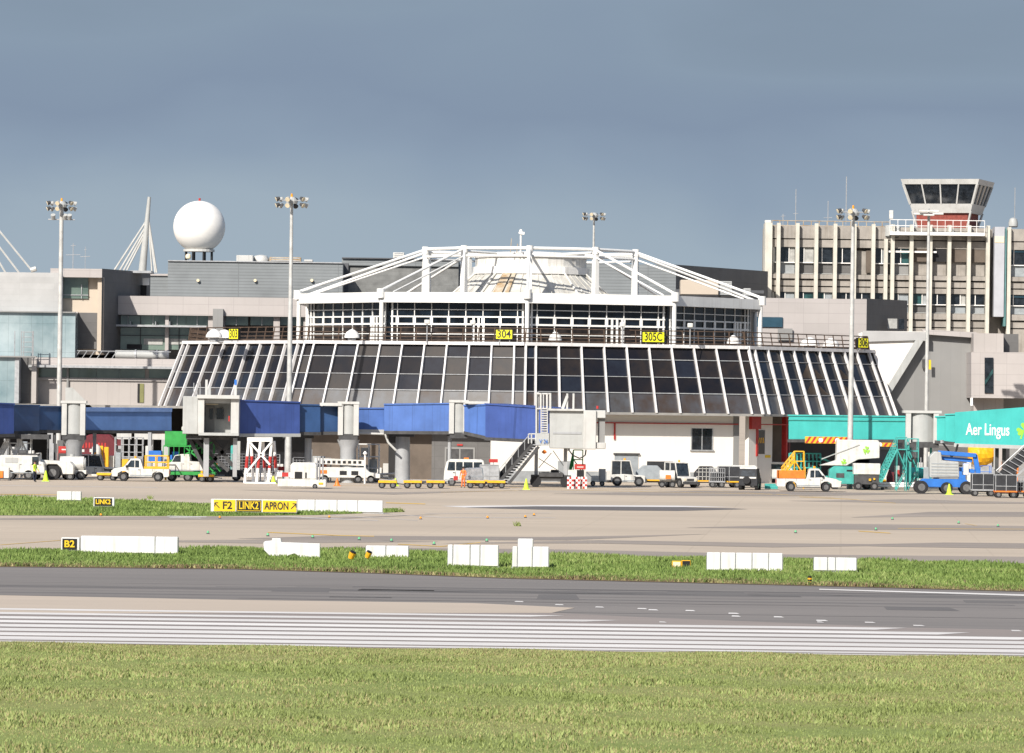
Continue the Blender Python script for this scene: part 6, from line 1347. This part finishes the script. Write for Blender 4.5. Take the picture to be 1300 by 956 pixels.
t = vehicle('teal_tank', 'teal tank cart with white drum standing by the bridge legs', 'tank cart', 1163, 619, 0, dy=1); g = MB(); g.tube((-.8, 0, 1.3), (.7, 0, 1.3), .5, 'teal', 14); g.build('tank', t, smooth=True); g = MB(); g.tube((0, -.45, 1.2), (0, -.55, 1.2), .2, 'vwhite', 12); g.build('gauge', t); wheels(t, (-.5, .5), .45, .28, .15)
t = vehicle('tall_cylinder', 'big pale cylinder hanging below the grey drum', 'air conditioner', 1163, 612, 0, dy=2); g = MB(); g.tube((0, 0, 2.3), (0, 0, 3.6), .45, 'bgrey', 16); g.box(.9, 1.6, -.4, .4, 2.0, 2.9, 'vwhite'); g.build('casing', t); g = MB(); g.tube((0, .1, 3.6), (0, .1, 4.2), .08, 'metal', 6); g.tube((1.2, .1, 0), (1.2, .1, 2.0), .06, 'metal', 6); g.tube((0, .1, 0), (0, .1, 2.3), .06, 'metal', 6); g.build('pipe', t)
t = vehicle('lamp_cluster', 'cluster of white lamps slung below the teal tunnel joint', 'lamps', 1200, 610, 0, dy=3); g = MB()
for x, z in ((-1.2, 3.4), (-.3, 3.45), (.6, 3.4)): g.lathe((x, 0, z), [(.4, -.1), (.3, .1), (.1, .15)], 'vwhite', 12)
g.build('lamp_shade', t); g = MB(); g.box(-1.6, 1.2, -.2, .2, 3.6, 3.75, 'under'); g.tube((-1.4, 0, 0), (-1.4, 0, 3.6), .07, 'metal', 6); g.build('bracket', t)
# ---- blue articulated boom lift
t = vehicle('boom_lift', 'blue articulated boom lift with a white engine cover and folded arms', 'boom lift', 1199, 627)
g = MB(); g.prism([(-2.1, .55), (-2.1, 1.05), (-1.8, 1.25), (1.7, 1.25), (2.0, 1.0), (2.0, .55)], -.8, .8, 'lblue'); g.build('chassis', t, bevel=.05); wheels(t, (-2.0, 1.75), 1.05, .55, .42); wheels(t, (.1,), 1.05, .5, .35)
g = MB(); g.prism([(-1.3, 1.35), (-1.35, 3.1), (-.9, 3.55), (-.4, 3.5), (-.3, 2.8), (1.1, 2.7), (1.15, 1.4)], -.85, .85, 'bgrey'); g.build('engine_cover', t, bevel=.06)
g = MB(); 
for i in range(5): g.box(-1.2, 1.0, -.88, -.855, 1.5 + i * .25, 1.56 + i * .25, 'canvas')
g.build('cover_groove', t)
g = MB(); g.beam((-.6, -.2, 3.45), (2.6, -.2, 3.25), .35, .35, 'lblue'); g.build('upper_boom', t, bevel=.03)
g = MB(); g.beam((-.4, .2, 3.0), (2.3, .2, 2.8), .35, .3, 'lblue'); g.build('lower_boom', t, bevel=.03); g = MB(); g.beam((1.1, 0, 2.1), (2.5, 0, 1.9), .35, .32, 'lblue'); g.build('riser', t, bevel=.03); g = MB(); g.beam((2.5, 0, 3.3), (2.8, 0, 1.7), .4, .4, 'lblue'); g.box(1.5, 2.0, -.35, .35, 1.6, 2.6, 'vwhite'); g.build('knuckle', t, bevel=.03)
g = MB(); 
for x in (2.9, 3.8): 
    for y in (-.7, .7): g.tube((x, y, 1.3), (x, y, 2.4), .03, 'lblue', 5)
for z in (1.35, 1.9, 2.4): g.tube((2.9, -.7, z), (3.8, -.7, z), .03, 'lblue', 5)
g.build('basket', t)
# yellow covered engine/cargo
t = vehicle('yellow_covered_cargo', 'big crumpled yellow cover over a round load behind the boom lift', 'covered load', 1247, 618, 0, dy=1)
rg = random.Random(3); g = MB(); vs = []; n1, n2 = 18, 10
for j in range(n2 + 1):
    for i in range(n1):
        a = 2 * math.pi * i / n1; f = j / n2; r = 1.0 * math.sin(math.pi * (.08 + .84 * f)) ** .5 * rg.uniform(.93, 1.06); vs.append((-1.25 + 2.4 * f, r * .95 * math.cos(a), 3.0 + r * 1.15 * math.sin(a)))
fs = [(j * n1 + i, j * n1 + (i + 1) % n1, (j + 1) * n1 + (i + 1) % n1, (j + 1) * n1 + i) for j in range(n2) for i in range(n1)] + [tuple(range(n1))[::-1], tuple(range(n2 * n1, (n2 + 1) * n1))]
g.add(vs, fs, mat('yellow_tarpaulin', (.85, .42, .01), .45, var=.15, scale=3)); g.build('cover', t); g = MB(); g.lathe((0, 0, 0), [(.9, 0), (1.0, .2)], 'bgrey', 4); g.box(-1.3, 1.4, -.8, .8, 1.0, 1.8, 'metal'); g.box(1.05, 1.3, -.9, .9, 1.6, 3.5, 'bgrey'); g.build('cradle', t); wheels(t, (-.9, .9), .8, .35)
trailer('dark_cart', 'black curtained silver framed cart right of the boom lift', 1247, 630, 0, GC, 'box', 1.9, 'charcoal', deck='metal'); trailer('cage_cart', 'silver mesh cart between two black curtained carts at right', 1262, 630, 0, GC, 'cage', 1.2, deck='lblue')
trailer('orange_deck_cart', 'black curtained cart with an orange chassis', 1276, 632, 0, GC, 'box', 1.8, 'charcoal', deck='orange'); trailer('edge_cart', 'orange framed cart cut by the right edge of the picture', 1296, 632, 0, GC, 'cage', 1.6, deck='orange')
t = vehicle('steel_wheeled_ladder', 'grey wheeled hose rack below the teal tunnel lamps', 'hose rack', 1179, 617, 0, dy=2); g = MB(); g.box(-.6, .5, -.3, .3, .4, 1.7, 'canvas'); g.build('box', t, bevel=.03); g = MB(); g.tube((-.6, -.3, .3), (-.6, -.3, 2.6), .05, 'metal', 5); g.tube((.5, -.3, .3), (.5, -.3, 2.6), .05, 'metal', 5); g.build('frame', t); wheels(t, (-.3, .3), .35, .25, .12)

# ---- ground clutter that fills the stands
def pile(label, px, py, items, dy=0, rz=0, name='equipment_pallet', cat='pallet'):
    t = vehicle(name, label, cat, px, py, rz, None, dy); x0 = min(i[0] for i in items) - .1; x1 = max(i[1] for i in items) + .1
    g = MB(); g.box(x0, x1, -.5, .5, .10, .2, 'under'); g.box(x0, x0 + .15, -.5, .5, 0, .1, 'under'); g.box(x1 - .15, x1, -.5, .5, 0, .1, 'under'); g.build('pallet', t)
    for a, b, z0, z1, m in items:
        g = MB(); g.box(a, b, -.42, .42, z0 + .2, z1 + .2, m); g.build('box', t, bevel=.04)
    return t
pile('orange and white boxes on a pallet at the extreme left edge', 3, 610, ((-.3, .1, 0, .6, 'orange'), (.15, .6, 0, .9, 'vwhite')))
pile('white lidded boxes stacked behind the tank truck', 22, 603, ((-.9, -.2, 0, 2.3, 'bwhite'), (-.1, .6, 0, 2.8, 'canvas'), (.7, 1.2, 0, 2.0, 'vwhite')), 3)
pile('grey and white cabinets behind the big wheeled tug', 70, 602, ((-.8, -.2, 0, 2.6, 'metal'), (-.1, .5, 0, 2.9, 'dgrey'), (.6, 1.0, 0, 2.2, 'bgrey')), 3)
pile('white box and grey bin behind the lattice cab tug', 143, 604, ((-.5, .0, 0, 1.6, 'vwhite'), (.1, .6, 0, 1.9, 'canvas'), (.7, 1.3, 0, 1.3, 'yellow')), 2)
pile('row of white boxes showing over the yellow racked pickup', 198, 604, ((-1.2, -.6, 0, 2.5, 'vwhite'), (-.5, .4, 0, 2.0, 'bwhite'), (.5, 1.0, 0, 2.4, 'bgrey'), (1.1, 1.5, 0, 1.7, 'lblue')), 3)
pile('blue sacks and white crate between the pickup and the high loader', 214, 606, ((-.5, .1, 0, 1.4, 'vwhite'), (.2, .8, 0, 2.1, 'lblue')), 1.5)
pile('dark crates and a teal drum box under the open cab', 289, 604, ((-.6, .0, 0, 1.5, 'charcoal'), (.1, .6, 0, 2.6, 'teald'), (.7, 1.0, 0, 3.0, 'bgrey')), 3)
pile('white machine parts beneath the tunnel right of the trestle', 357, 606, ((-.5, .1, 0, 1.0, 'vwhite'), (.2, .6, 0, 1.5, 'bgrey'), (.7, .9, 0, .7, 'red')), 2)
pile('white and orange machines left of the belt loader', 419, 606, ((-.8, -.3, 0, 1.9, 'bwhite'), (-.2, .1, 0, 2.2, 'orange'), (.2, .7, 0, 1.6, 'vwhite')), 2)
pile('pale grey cabinets behind the belt loader slots', 446, 605, ((-.7, -.1, 0, 2.4, 'bgrey'), (.0, .5, 0, 2.9, 'dgrey'), (.6, 1.1, 0, 2.1, 'vwhite')), 3)
pile('white gear boxes between the towbar and the thick grey pier', 484, 608, ((-.5, .0, 0, .8, 'vwhite'), (.1, .7, 0, 1.2, 'bwhite')), 2)
pile('grey pump boxes behind the minibus roof', 592, 605, ((-.5, .1, 0, 3.1, 'bgrey'), (.2, .9, 0, 2.8, 'dgrey')), 4)
pile('black battery boxes on the wheeled base of the grey cab bridge', 702, 617, ((-1.0, -.3, .3, 1.0, 'under'), (-.2, .5, .3, 1.2, 'charcoal'), (.6, 1.0, .3, .9, 'dred')), 0)
pile('white boxes left of the black roller shutter', 775, 613, ((-.3, .2, 0, .9, 'bwhite'), (.3, .6, 0, .6, 'bgrey')), 2)
pile('white container pair under the striped height barrier', 1050, 612, ((-1.0, -.2, 0, 1.9, 'bwhite'), (-.1, .7, 0, 2.4, 'vwhite')), 4)
pile('colourful crates right of the white box truck', 1113, 620, ((-.5, -.1, 0, .7, 'orange'), (.0, .4, 0, 1.0, 'teald'), (.5, .8, 0, .6, 'yellow')), 0)
pile('red and white boxes below the teal lattice steps', 1134, 615, ((-.7, -.2, 0, 1.2, 'vwhite'), (-.1, .3, 0, .9, 'dred'), (.4, .8, 0, 1.5, 'bgrey')), 3)
pile('white and brown boxes left of the blue boom lift', 1177, 617, ((-.6, -.1, 0, 1.9, 'bwhite'), (.0, .5, 0, 1.3, 'brown'), (.55, .9, 0, 2.3, 'vwhite')), 4)
pile('blue and white cases between the boom lift and the yellow cover', 1228, 619, ((-.6, .0, 0, 1.6, 'lblue'), (.1, .5, 0, 2.2, 'vwhite'), (.6, 1.0, 0, 1.5, 'canvas')), 2)
pile('orange posts and dark boxes behind the right baggage carts', 1286, 622, ((-.8, -.6, 0, 2.3, 'orange'), (-.4, .4, 0, 2.0, 'charcoal'), (.5, .65, 0, 2.4, 'orange')), 2)
def fence(px0, px1, py, Y, h, label):
    x0, x1 = W(px0, py, Y)[0], W(px1, py, Y)[0]; t = thing('mesh_fence', label, 'fence', ((x0 + x1) / 2, Y, 0)); w = (x1 - x0) / 2
    n = max(2, int(w)); 
    for i in range(n + 1): x = -w + 2 * w * i / n; g = MB(); g.tube((x, 0, 0), (x, 0, h), .05, 'metal', 6); g.build('fence_post', t)
    g = MB()
    for i in range(int(h / .25) + 1): g.tube((-w, 0, i * .25 + .05), (w, 0, i * .25 + .05), .018, 'metal', 4)
    for i in range(int(2 * w / .3) + 1): g.tube((-w + i * .3, 0, .05), (-w + i * .3, 0, h - .1), .018, 'metal', 4)
    g.build('fence_mesh', t)
fence(264, 355, 600, 417, 2.3, 'grey mesh fence behind the red and white trestle'); fence(372, 420, 600, 418, 2.0, 'grey mesh fence between the two slim white piers')
# hoses and cables hanging under the bridges
def hose(label, pts, Y, r=.06, m='black'):
    P_ = [W3(*p, Y) for p in pts]; t = thing('hanging_hose', label, 'hose', (P_[0].x, Y, 0), group='hoses and pipes hanging under the bridges'); o = t.location; g = MB()
    for a, b in zip(P_[:-1], P_[1:]): g.tube(a - o, b - o, r, m, 6)
    g.build('hose', t, smooth=True); g = MB(); g.tube(P_[0] - o + Vector((0, 0, -.1)), P_[0] - o + Vector((0, 0, .15)), r * 1.8, 'metal', 8); g.build('coupling', t)
hose('black hose looping below the grey cab of the central bridge', ((722, 571), (727, 578), (736, 582), (743, 578), (744, 571)), 401)
hose('pale pipe curving from the middle blue link to the thick pier', ((453, 550), (489, 551), (493, 562), (503, 572)), 411.5, .1, 'bwhite')
hose('pale pipe dropping left from the small blue link', ((454, 552), (452, 560), (444, 568)), 411.6, .08, 'bwhite')
hose('dark hoses bunched below the teal tunnel joint', ((1196, 561), (1204, 572), (1208, 580), (1214, 572), (1216, 564)), 404, .09)
hose('dark hose beneath the drum of the teal bridge', ((1152, 563), (1149, 575), (1156, 586), (1160, 580)), 404, .08)
# ================================================================ SIGNS AND BOARDS
def GB(px0, px1, py_top, py_base):
    a = G((px0 + px1) / 2, py_base); k = a.y / FP; return a, (px1 - px0) * k, (py_base - py_top) * k
def mboard(px0, px1, pt, pb, label, joints=(), th=.45, lift=.08):
    a, w, h = GB(px0, px1, pt, pb); t = thing('marker_board', label, 'marker board', a, 0, 'white boards along the grass'); k = a.y / FP
    xs = [-w / 2] + [(j - (px0 + px1) / 2) * k for j in joints] + [w / 2]
    for x0, x1 in zip(xs[:-1], xs[1:]):
        g = MB(); g.box(x0 + .02, x1 - .02, 0, th, lift, h, 'board'); g.build('panel', t, bevel=.025)
    for x in xs: g = MB(); g.box(max(-w / 2, x - .04), min(w / 2, x + .04), .05, th - .05, 0, h - .03, 'metal'); g.build('frame_post', t)
    g = MB(); g.box(-w / 2 - .03, w / 2 + .03, .06, th + .1, 0, lift, 'plinth'); g.build('base', t); return t, w, h
mboard(102, 226, 681, 704.5, 'long white marker board to the right of the B2 sign', (197,)); mboard(464, 519, 693, 710, 'low white board right of the two orange lights', (490,))
mboard(568, 633, 692, 721, 'tall grey white board of four panels in the middle of the grass', (575, 597, 609.5)); mboard(650, 697, 694, 722.5, 'tall white board with a smaller white box rising behind it', (657, 676))
mboard(657, 677, 684, 707, 'small white box board rising behind the tall board'); mboard(897, 994, 702, 727, 'wide white board right of centre in the grass', (915, 934, 955, 976)); mboard(1033, 1088, 708, 727, 'small white board furthest right', (1051, 1061))
mboard(377, 486, 635, 651.5, 'long low white board joined to the right of the direction signs', (400, 428, 454)); mboard(72, 103, 624, 636.5, 'grey white board behind the first LINK2 sign', (91,))
# broken board with a rounded outline
a, w, h = GB(334, 406, 684, 709.5); t = thing('marker_board', 'white board with a rounded left end and a notch in its lower edge', 'marker board', a, 0, 'white boards along the grass'); k = a.y / FP
pts = [(334, 690), (336, 688), (345, 687), (345, 684), (356, 684), (357, 689), (406, 690), (406, 708), (382, 708), (374, 703), (368, 705), (362, 709), (352, 710), (342, 706), (335, 699)]
f = [Vector(((x - 370) * k, 0, (709.8 - y) * k)) for x, y in pts]; n_ = len(f); g = MB(); g.add(f + [p + Vector((0, .4, 0)) for p in f], [tuple(range(n_)), tuple(range(n_, 2 * n_))[::-1]] + [(i, (i + 1) % n_, n_ + (i + 1) % n_, n_ + i) for i in range(n_)], 'board'); g.build('panel', t, bevel=.02); g = MB(); g.box(-.9, -.8, .1, .3, 0, .3, 'metal'); g.box(1.0, 1.1, .1, .3, 0, .3, 'metal'); g.build('leg', t)
def rsign(px0, px1, pt, pb, label, panels, back=None):
    a, w, h = GB(px0, px1, pt, pb); t = thing('taxiway_sign', label, 'sign', a, 0, 'lettered taxiway signs'); k = a.y / FP; c = (px0 + px1) / 2
    g = MB(); g.box(-w / 2, w / 2, 0, .35, .12, h, 'board'); g.build('casing', t, bevel=.02); g = MB()
    for i in range(max(2, int(w / 1.2) + 1)): x = -w / 2 + .08 + (w - .16) * i / max(1, int(w / 1.2)); g.box(x - .04, x + .04, .1, .2, 0, .13, 'metal')
    g.build('leg', t)
    for (p0, p1, m, txt, tm, tw, arrow) in panels:
        x0, x1 = (p0 - c) * k, (p1 - c) * k; g = MB(); g.box(x0 + .02, x1 - .02, -.03, 0, .17, h - .05, m); pn = g.build('sign_face', t)
        if m == 'signk' and len(panels) > 1:
            g = MB(); z0, z1 = .21, h - .09
            for b in ((x0 + .05, x1 - .05, z0, z0 + .03), (x0 + .05, x1 - .05, z1 - .03, z1), (x0 + .05, x0 + .08, z0, z1), (x1 - .08, x1 - .05, z0, z1)): g.box(b[0], b[1], -.045, -.03, b[2], b[3], 'signy')
            g.build('border', pn)
        xm = (x0 + x1) / 2; off = {None: 0, 'l': .18, 'r': -.2}[arrow]; zc = (.17 + h - .05) / 2
        put_text(txt, (h - .3) * 1.02, tm, pn, Vector((xm + off, -.045, zc)), width=(x1 - x0) * tw, bold=.012)
        if arrow:
            s = -1 if arrow == 'l' else 1; ax = x0 + .22 if arrow == 'l' else x1 - .2; q = .15; g = MB()
            g.beam((ax - s * q, -.04, zc - q), (ax + s * q, -.04, zc + q), .015, .055, tm, up=(-s, 0, 1)); g.beam((ax + s * q, -.04, zc + q + .02), (ax - s * q * .4, -.04, zc + q + .02), .015, .05, tm); g.beam((ax + s * q, -.04, zc + q + .02), (ax + s * q, -.04, zc - q * .4), .015, .05, tm, up=(1, 0, 0)); g.build('arrow', pn)
    return t
rsign(118.5, 145, 631.5, 645.5, 'black LINK2 sign with yellow letters at left behind the taxiway', [(119.5, 142.5, 'signk', 'LINK2', 'signy', .82, None)])
rsign(267.5, 377, 634, 653, 'direction sign row reading F2, LINK2 and APRON in yellow and black', [(271, 299, 'signy', 'F2', 'ink', .42, 'l'), (299.5, 332, 'signk', 'LINK2', 'signy', .76, None), (333, 376.5, 'signy', 'APRON', 'ink', .70, 'r')])
rsign(77.5, 101, 682.5, 702.5, 'small black B2 sign with a yellow number at the left end of the long board', [(78.5, 98, 'signk', 'B2', 'signy', .66, None)])
def guard(px, py, label, box=False, s=1.0, ang=0):
    t = vehicle('runway_guard_light', label, 'light', px, py, ang, 'small lights by the runway')
    if box:
        g = MB(); g.box(-.42, .0, -.2, .2, .05, .36, 'yellow'); g.box(.0, .4, -.2, .2, .05, .40, 'signk'); g.build('housing', t, bevel=.03); g = MB(); g.box(-.38, -.05, -.22, -.2, .12, .32, 'lamp'); g.build('lens', t)
    else:
        g = MB(); g.tube((0, 0, 0), (0, 0, .28 * s), .06 * s, 'yellow', 8); g.build('stem', t); g = MB(); g.tube((-.04, 0, .3 * s), (.08 * s, -.05, .62 * s), .15 * s, 'yellow', 10, .20 * s); g.build('hood', t); g = MB(); g.tube((.08 * s, -.05, .62 * s), (.12 * s, -.06, .7 * s), .17 * s, 'signk', 10); g.build('visor', t)
    return t
guard(446, 716, 'yellow hooded light left of its twin beside the low board', s=.8); guard(467, 714, 'yellow hooded light nearest the low white board', s=.72); guard(865, 722.5, 'flat yellow and black light box on the grass right of centre', True); 
t = vehicle('edge_marker', 'small striped yellow and black edge marker at the runway border', 'marker', 1028, 742.5); g = MB(); g.tube((0, 0, 0), (0, 0, .16), .06, 'yellow', 8); g.tube((0, 0, .22), (0, 0, .28), .09, 'yellow', 8); g.build('post', t); g = MB(); g.tube((0, 0, .16), (0, 0, .22), .08, 'signk', 8); g.tube((0, 0, .28), (0, 0, .36), .07, 'signk', 8); g.build('band', t)
def tlight(px, py, m, label, grp):
    t = vehicle('taxiway_light', label, 'light', px, py, 0, grp); g = MB(); g.lathe((0, 0, .014), [(.10, 0), (.08, .04), (.04, .06)], 'under', 10); g.build('base', t); g = MB(); g.tube((0, 0, .07), (0, 0, .17), .07, m, 10, .05); g.build('lens', t)
ORD = ['first', 'second', 'third', 'fourth', 'fifth', 'sixth', 'seventh', 'eighth', 'ninth', 'tenth', 'eleventh', 'twelfth']
for i_, (px, py) in enumerate(((264, 678), (340, 681), (397, 683.5), (456, 686), (497, 688), (551, 692), (618, 688), (1010, 677), (1112, 673.5), (1133, 660), (1217, 665), (1267, 669))): tlight(px, py, 'glime', '%s small green taxiway light counted from the left' % ORD[i_], 'green taxiway lights')
for i_, (px, py) in enumerate(((128, 655.5), (279, 658.5), (418, 658), (534, 659.5), (619, 658.5), (667, 657.5), (678, 655))): tlight(px, py, 'amber', '%s small amber light from the left, beside the far grass' % ORD[i_], 'amber taxiway lights')
for px, py, lab in ((190, 633.5, 'small dark shrub tuft behind the LINK2 sign'), (509, 650, 'small dark grass tuft right of the long low board'), (657, 668, 'tiny dark tuft in the middle of the taxiway')):
    t = vehicle('weed_tuft', lab, 'weed', px, py, 0, 'small weed tufts'); rg = random.Random(px); g = MB()
    for i in range(26): a = rg.uniform(0, 6.28); r = rg.uniform(0, .22); p = Vector((r * math.cos(a), r * math.sin(a), .01)); q = p + Vector((rg.uniform(-.2, .2), rg.uniform(-.2, .2), rg.uniform(.12, .34))); g.poly([p, p + Vector((.07, 0, 0)), q], 'blade' if 0 else BL[0])
    g.build('leaves', t)
# ================================================================ PEOPLE
def skin_chain(name, verts, edges, radii, m, parent, root=0, sub=1):
    me = bpy.data.meshes.new(name); me.from_pydata([tuple(v) for v in verts], edges, []); o = bpy.data.objects.new('tmp', me); COL.objects.link(o)
    md = o.modifiers.new('s', 'SKIN'); 
    for i, r in enumerate(radii): me.skin_vertices[0].data[i].radius = (r, r) if not isinstance(r, tuple) else r
    me.skin_vertices[0].data[root].use_root = True
    sb = o.modifiers.new('u', 'SUBSURF'); sb.levels = sub; sb.render_levels = sub
    bpy.context.view_layer.update(); m2 = bpy.data.meshes.new_from_object(o.evaluated_get(bpy.context.evaluated_depsgraph_get())); bpy.data.objects.remove(o)
    m2.materials.clear()
    for mm in (m if isinstance(m, list) else [m]): m2.materials.append(M[mm])
    m2.polygons.foreach_set('use_smooth', [True] * len(m2.polygons)); m2.name = name
    q = bpy.data.objects.new(name, m2); COL.objects.link(q); q.parent = parent; return q
def person(label, px, py, rz, top, legs, cap=None, arm=.35, dy=0, lean=0.0, z=0):
    t = vehicle('person', label, 'person', px, py, rz, None, dy); t.location.z = z
    # joints: pelvis, chest, neck base, head base, crown, shoulders, elbows, wrists, hips, knees, ankles, toes
    L = lean; V = [(0, 0, .95), (0, -L * .5, 1.18), (0, -L, 1.42), (0, -L, 1.53), (0, -L, 1.63), (0, -L, 1.74)]
    E = [(0, 1), (1, 2), (2, 3), (3, 4), (4, 5)]; RR = [(.16, .11), (.15, .11), (.12, .09), .055, .095, .07]
    for s in (-1, 1):
        b = len(V); V += [(s * .19, -L, 1.42), (s * .25, -L - arm * .1, 1.15), (s * .23, -L - arm * .6, .95), (s * .22, -L - arm * .85, .88)]; E += [(2, b), (b, b + 1), (b + 1, b + 2), (b + 2, b + 3)]; RR += [.065, .05, .036, .034]
        b = len(V); V += [(s * .10, 0, .88), (s * .12, -.04 * s, .48), (s * .12, .05 * s, .09), (s * .13, -.15 + .05 * s, .05)]; E += [(0, b), (b, b + 1), (b + 1, b + 2), (b + 2, b + 3)]; RR += [.09, .065, .048, .045]
    body = skin_chain('body', V, E, RR, ['skin', top, legs, 'signk'], t)
    for p in body.data.polygons:
        c = p.center; hand = abs(c.x) > .16 and c.z < .99 and c.y < -L - arm * .5
        p.material_index = 0 if (c.z > 1.48 or hand) else (3 if c.z < .12 else (1 if c.z > .93 or abs(c.x) > .2 else 2))
    for s in (-1, 1):
        hx, hy, hz = s * .22, -L - arm * .85, .88
        for f in range(4):
            x = hx + (f - 1.5) * .018; ln = (.07, .08, .075, .06)[f]
            skin_chain('finger', [(x, hy, hz), (x, hy - .02, hz - ln * .6), (x, hy + .0, hz - ln * 1.2)], [(0, 1), (1, 2)], [.010, .009, .007], 'skin', body, 0, 0)
        skin_chain('thumb', [(hx - s * .03, hy, hz + .02), (hx - s * .06, hy - .02, hz - .02), (hx - s * .06, hy - .02, hz - .06)], [(0, 1), (1, 2)], [.012, .010, .008], 'skin', body, 0, 0)
    g = MB(); g.lathe((0, -L + .01, 1.66), [(.10, -.02), (.112, .04), (.085, .1), (.02, .135)], cap or 'hair', 14); g.build('hard_hat' if cap else 'hair', body, smooth=True)
    g = MB(); g.add([(-.015, -L - .09, 1.62), (.015, -L - .09, 1.62), (0, -L - .125, 1.61), (0, -L - .09, 1.66)], [(0, 1, 2), (0, 2, 3), (1, 3, 2)], 'skin'); g.build('nose', body)
    for s in (-1, 1):
        g = MB(); g.box(s * .035 - .012, s * .035 + .012, -L - .097, -L - .088, 1.648, 1.662, 'signk'); g.build('eye', body); g = MB(); g.box(s * .1 - .008, s * .1 + .008, -L - .02, -L + .02, 1.6, 1.66, 'skin'); g.build('ear', body)
    g = MB(); g.box(-.025, .025, -L - .092, -L - .082, 1.578, 1.586, 'dred'); g.build('mouth', body)
    g = MB(); g.box(-.15, .15, -.13, -.122, 1.12, 1.16, 'bgrey'); g.build('reflective_band', body)
    return t
person('person in a lime high visibility vest and dark trousers beside the big wheeled tug', 44, 612, R(60), 'hiv', 'navy')
person('person in bright orange overalls standing in front of the minibus', 588, 619.5, R(-20), 'hio', 'hio', arm=.3)
person('person in white and orange with a pale hard hat beside the grey wheeled trolley', 411, 611, R(30), 'hio', 'bgrey', cap='white', z=0, arm=.4)
S.render.engine = 'CYCLES'
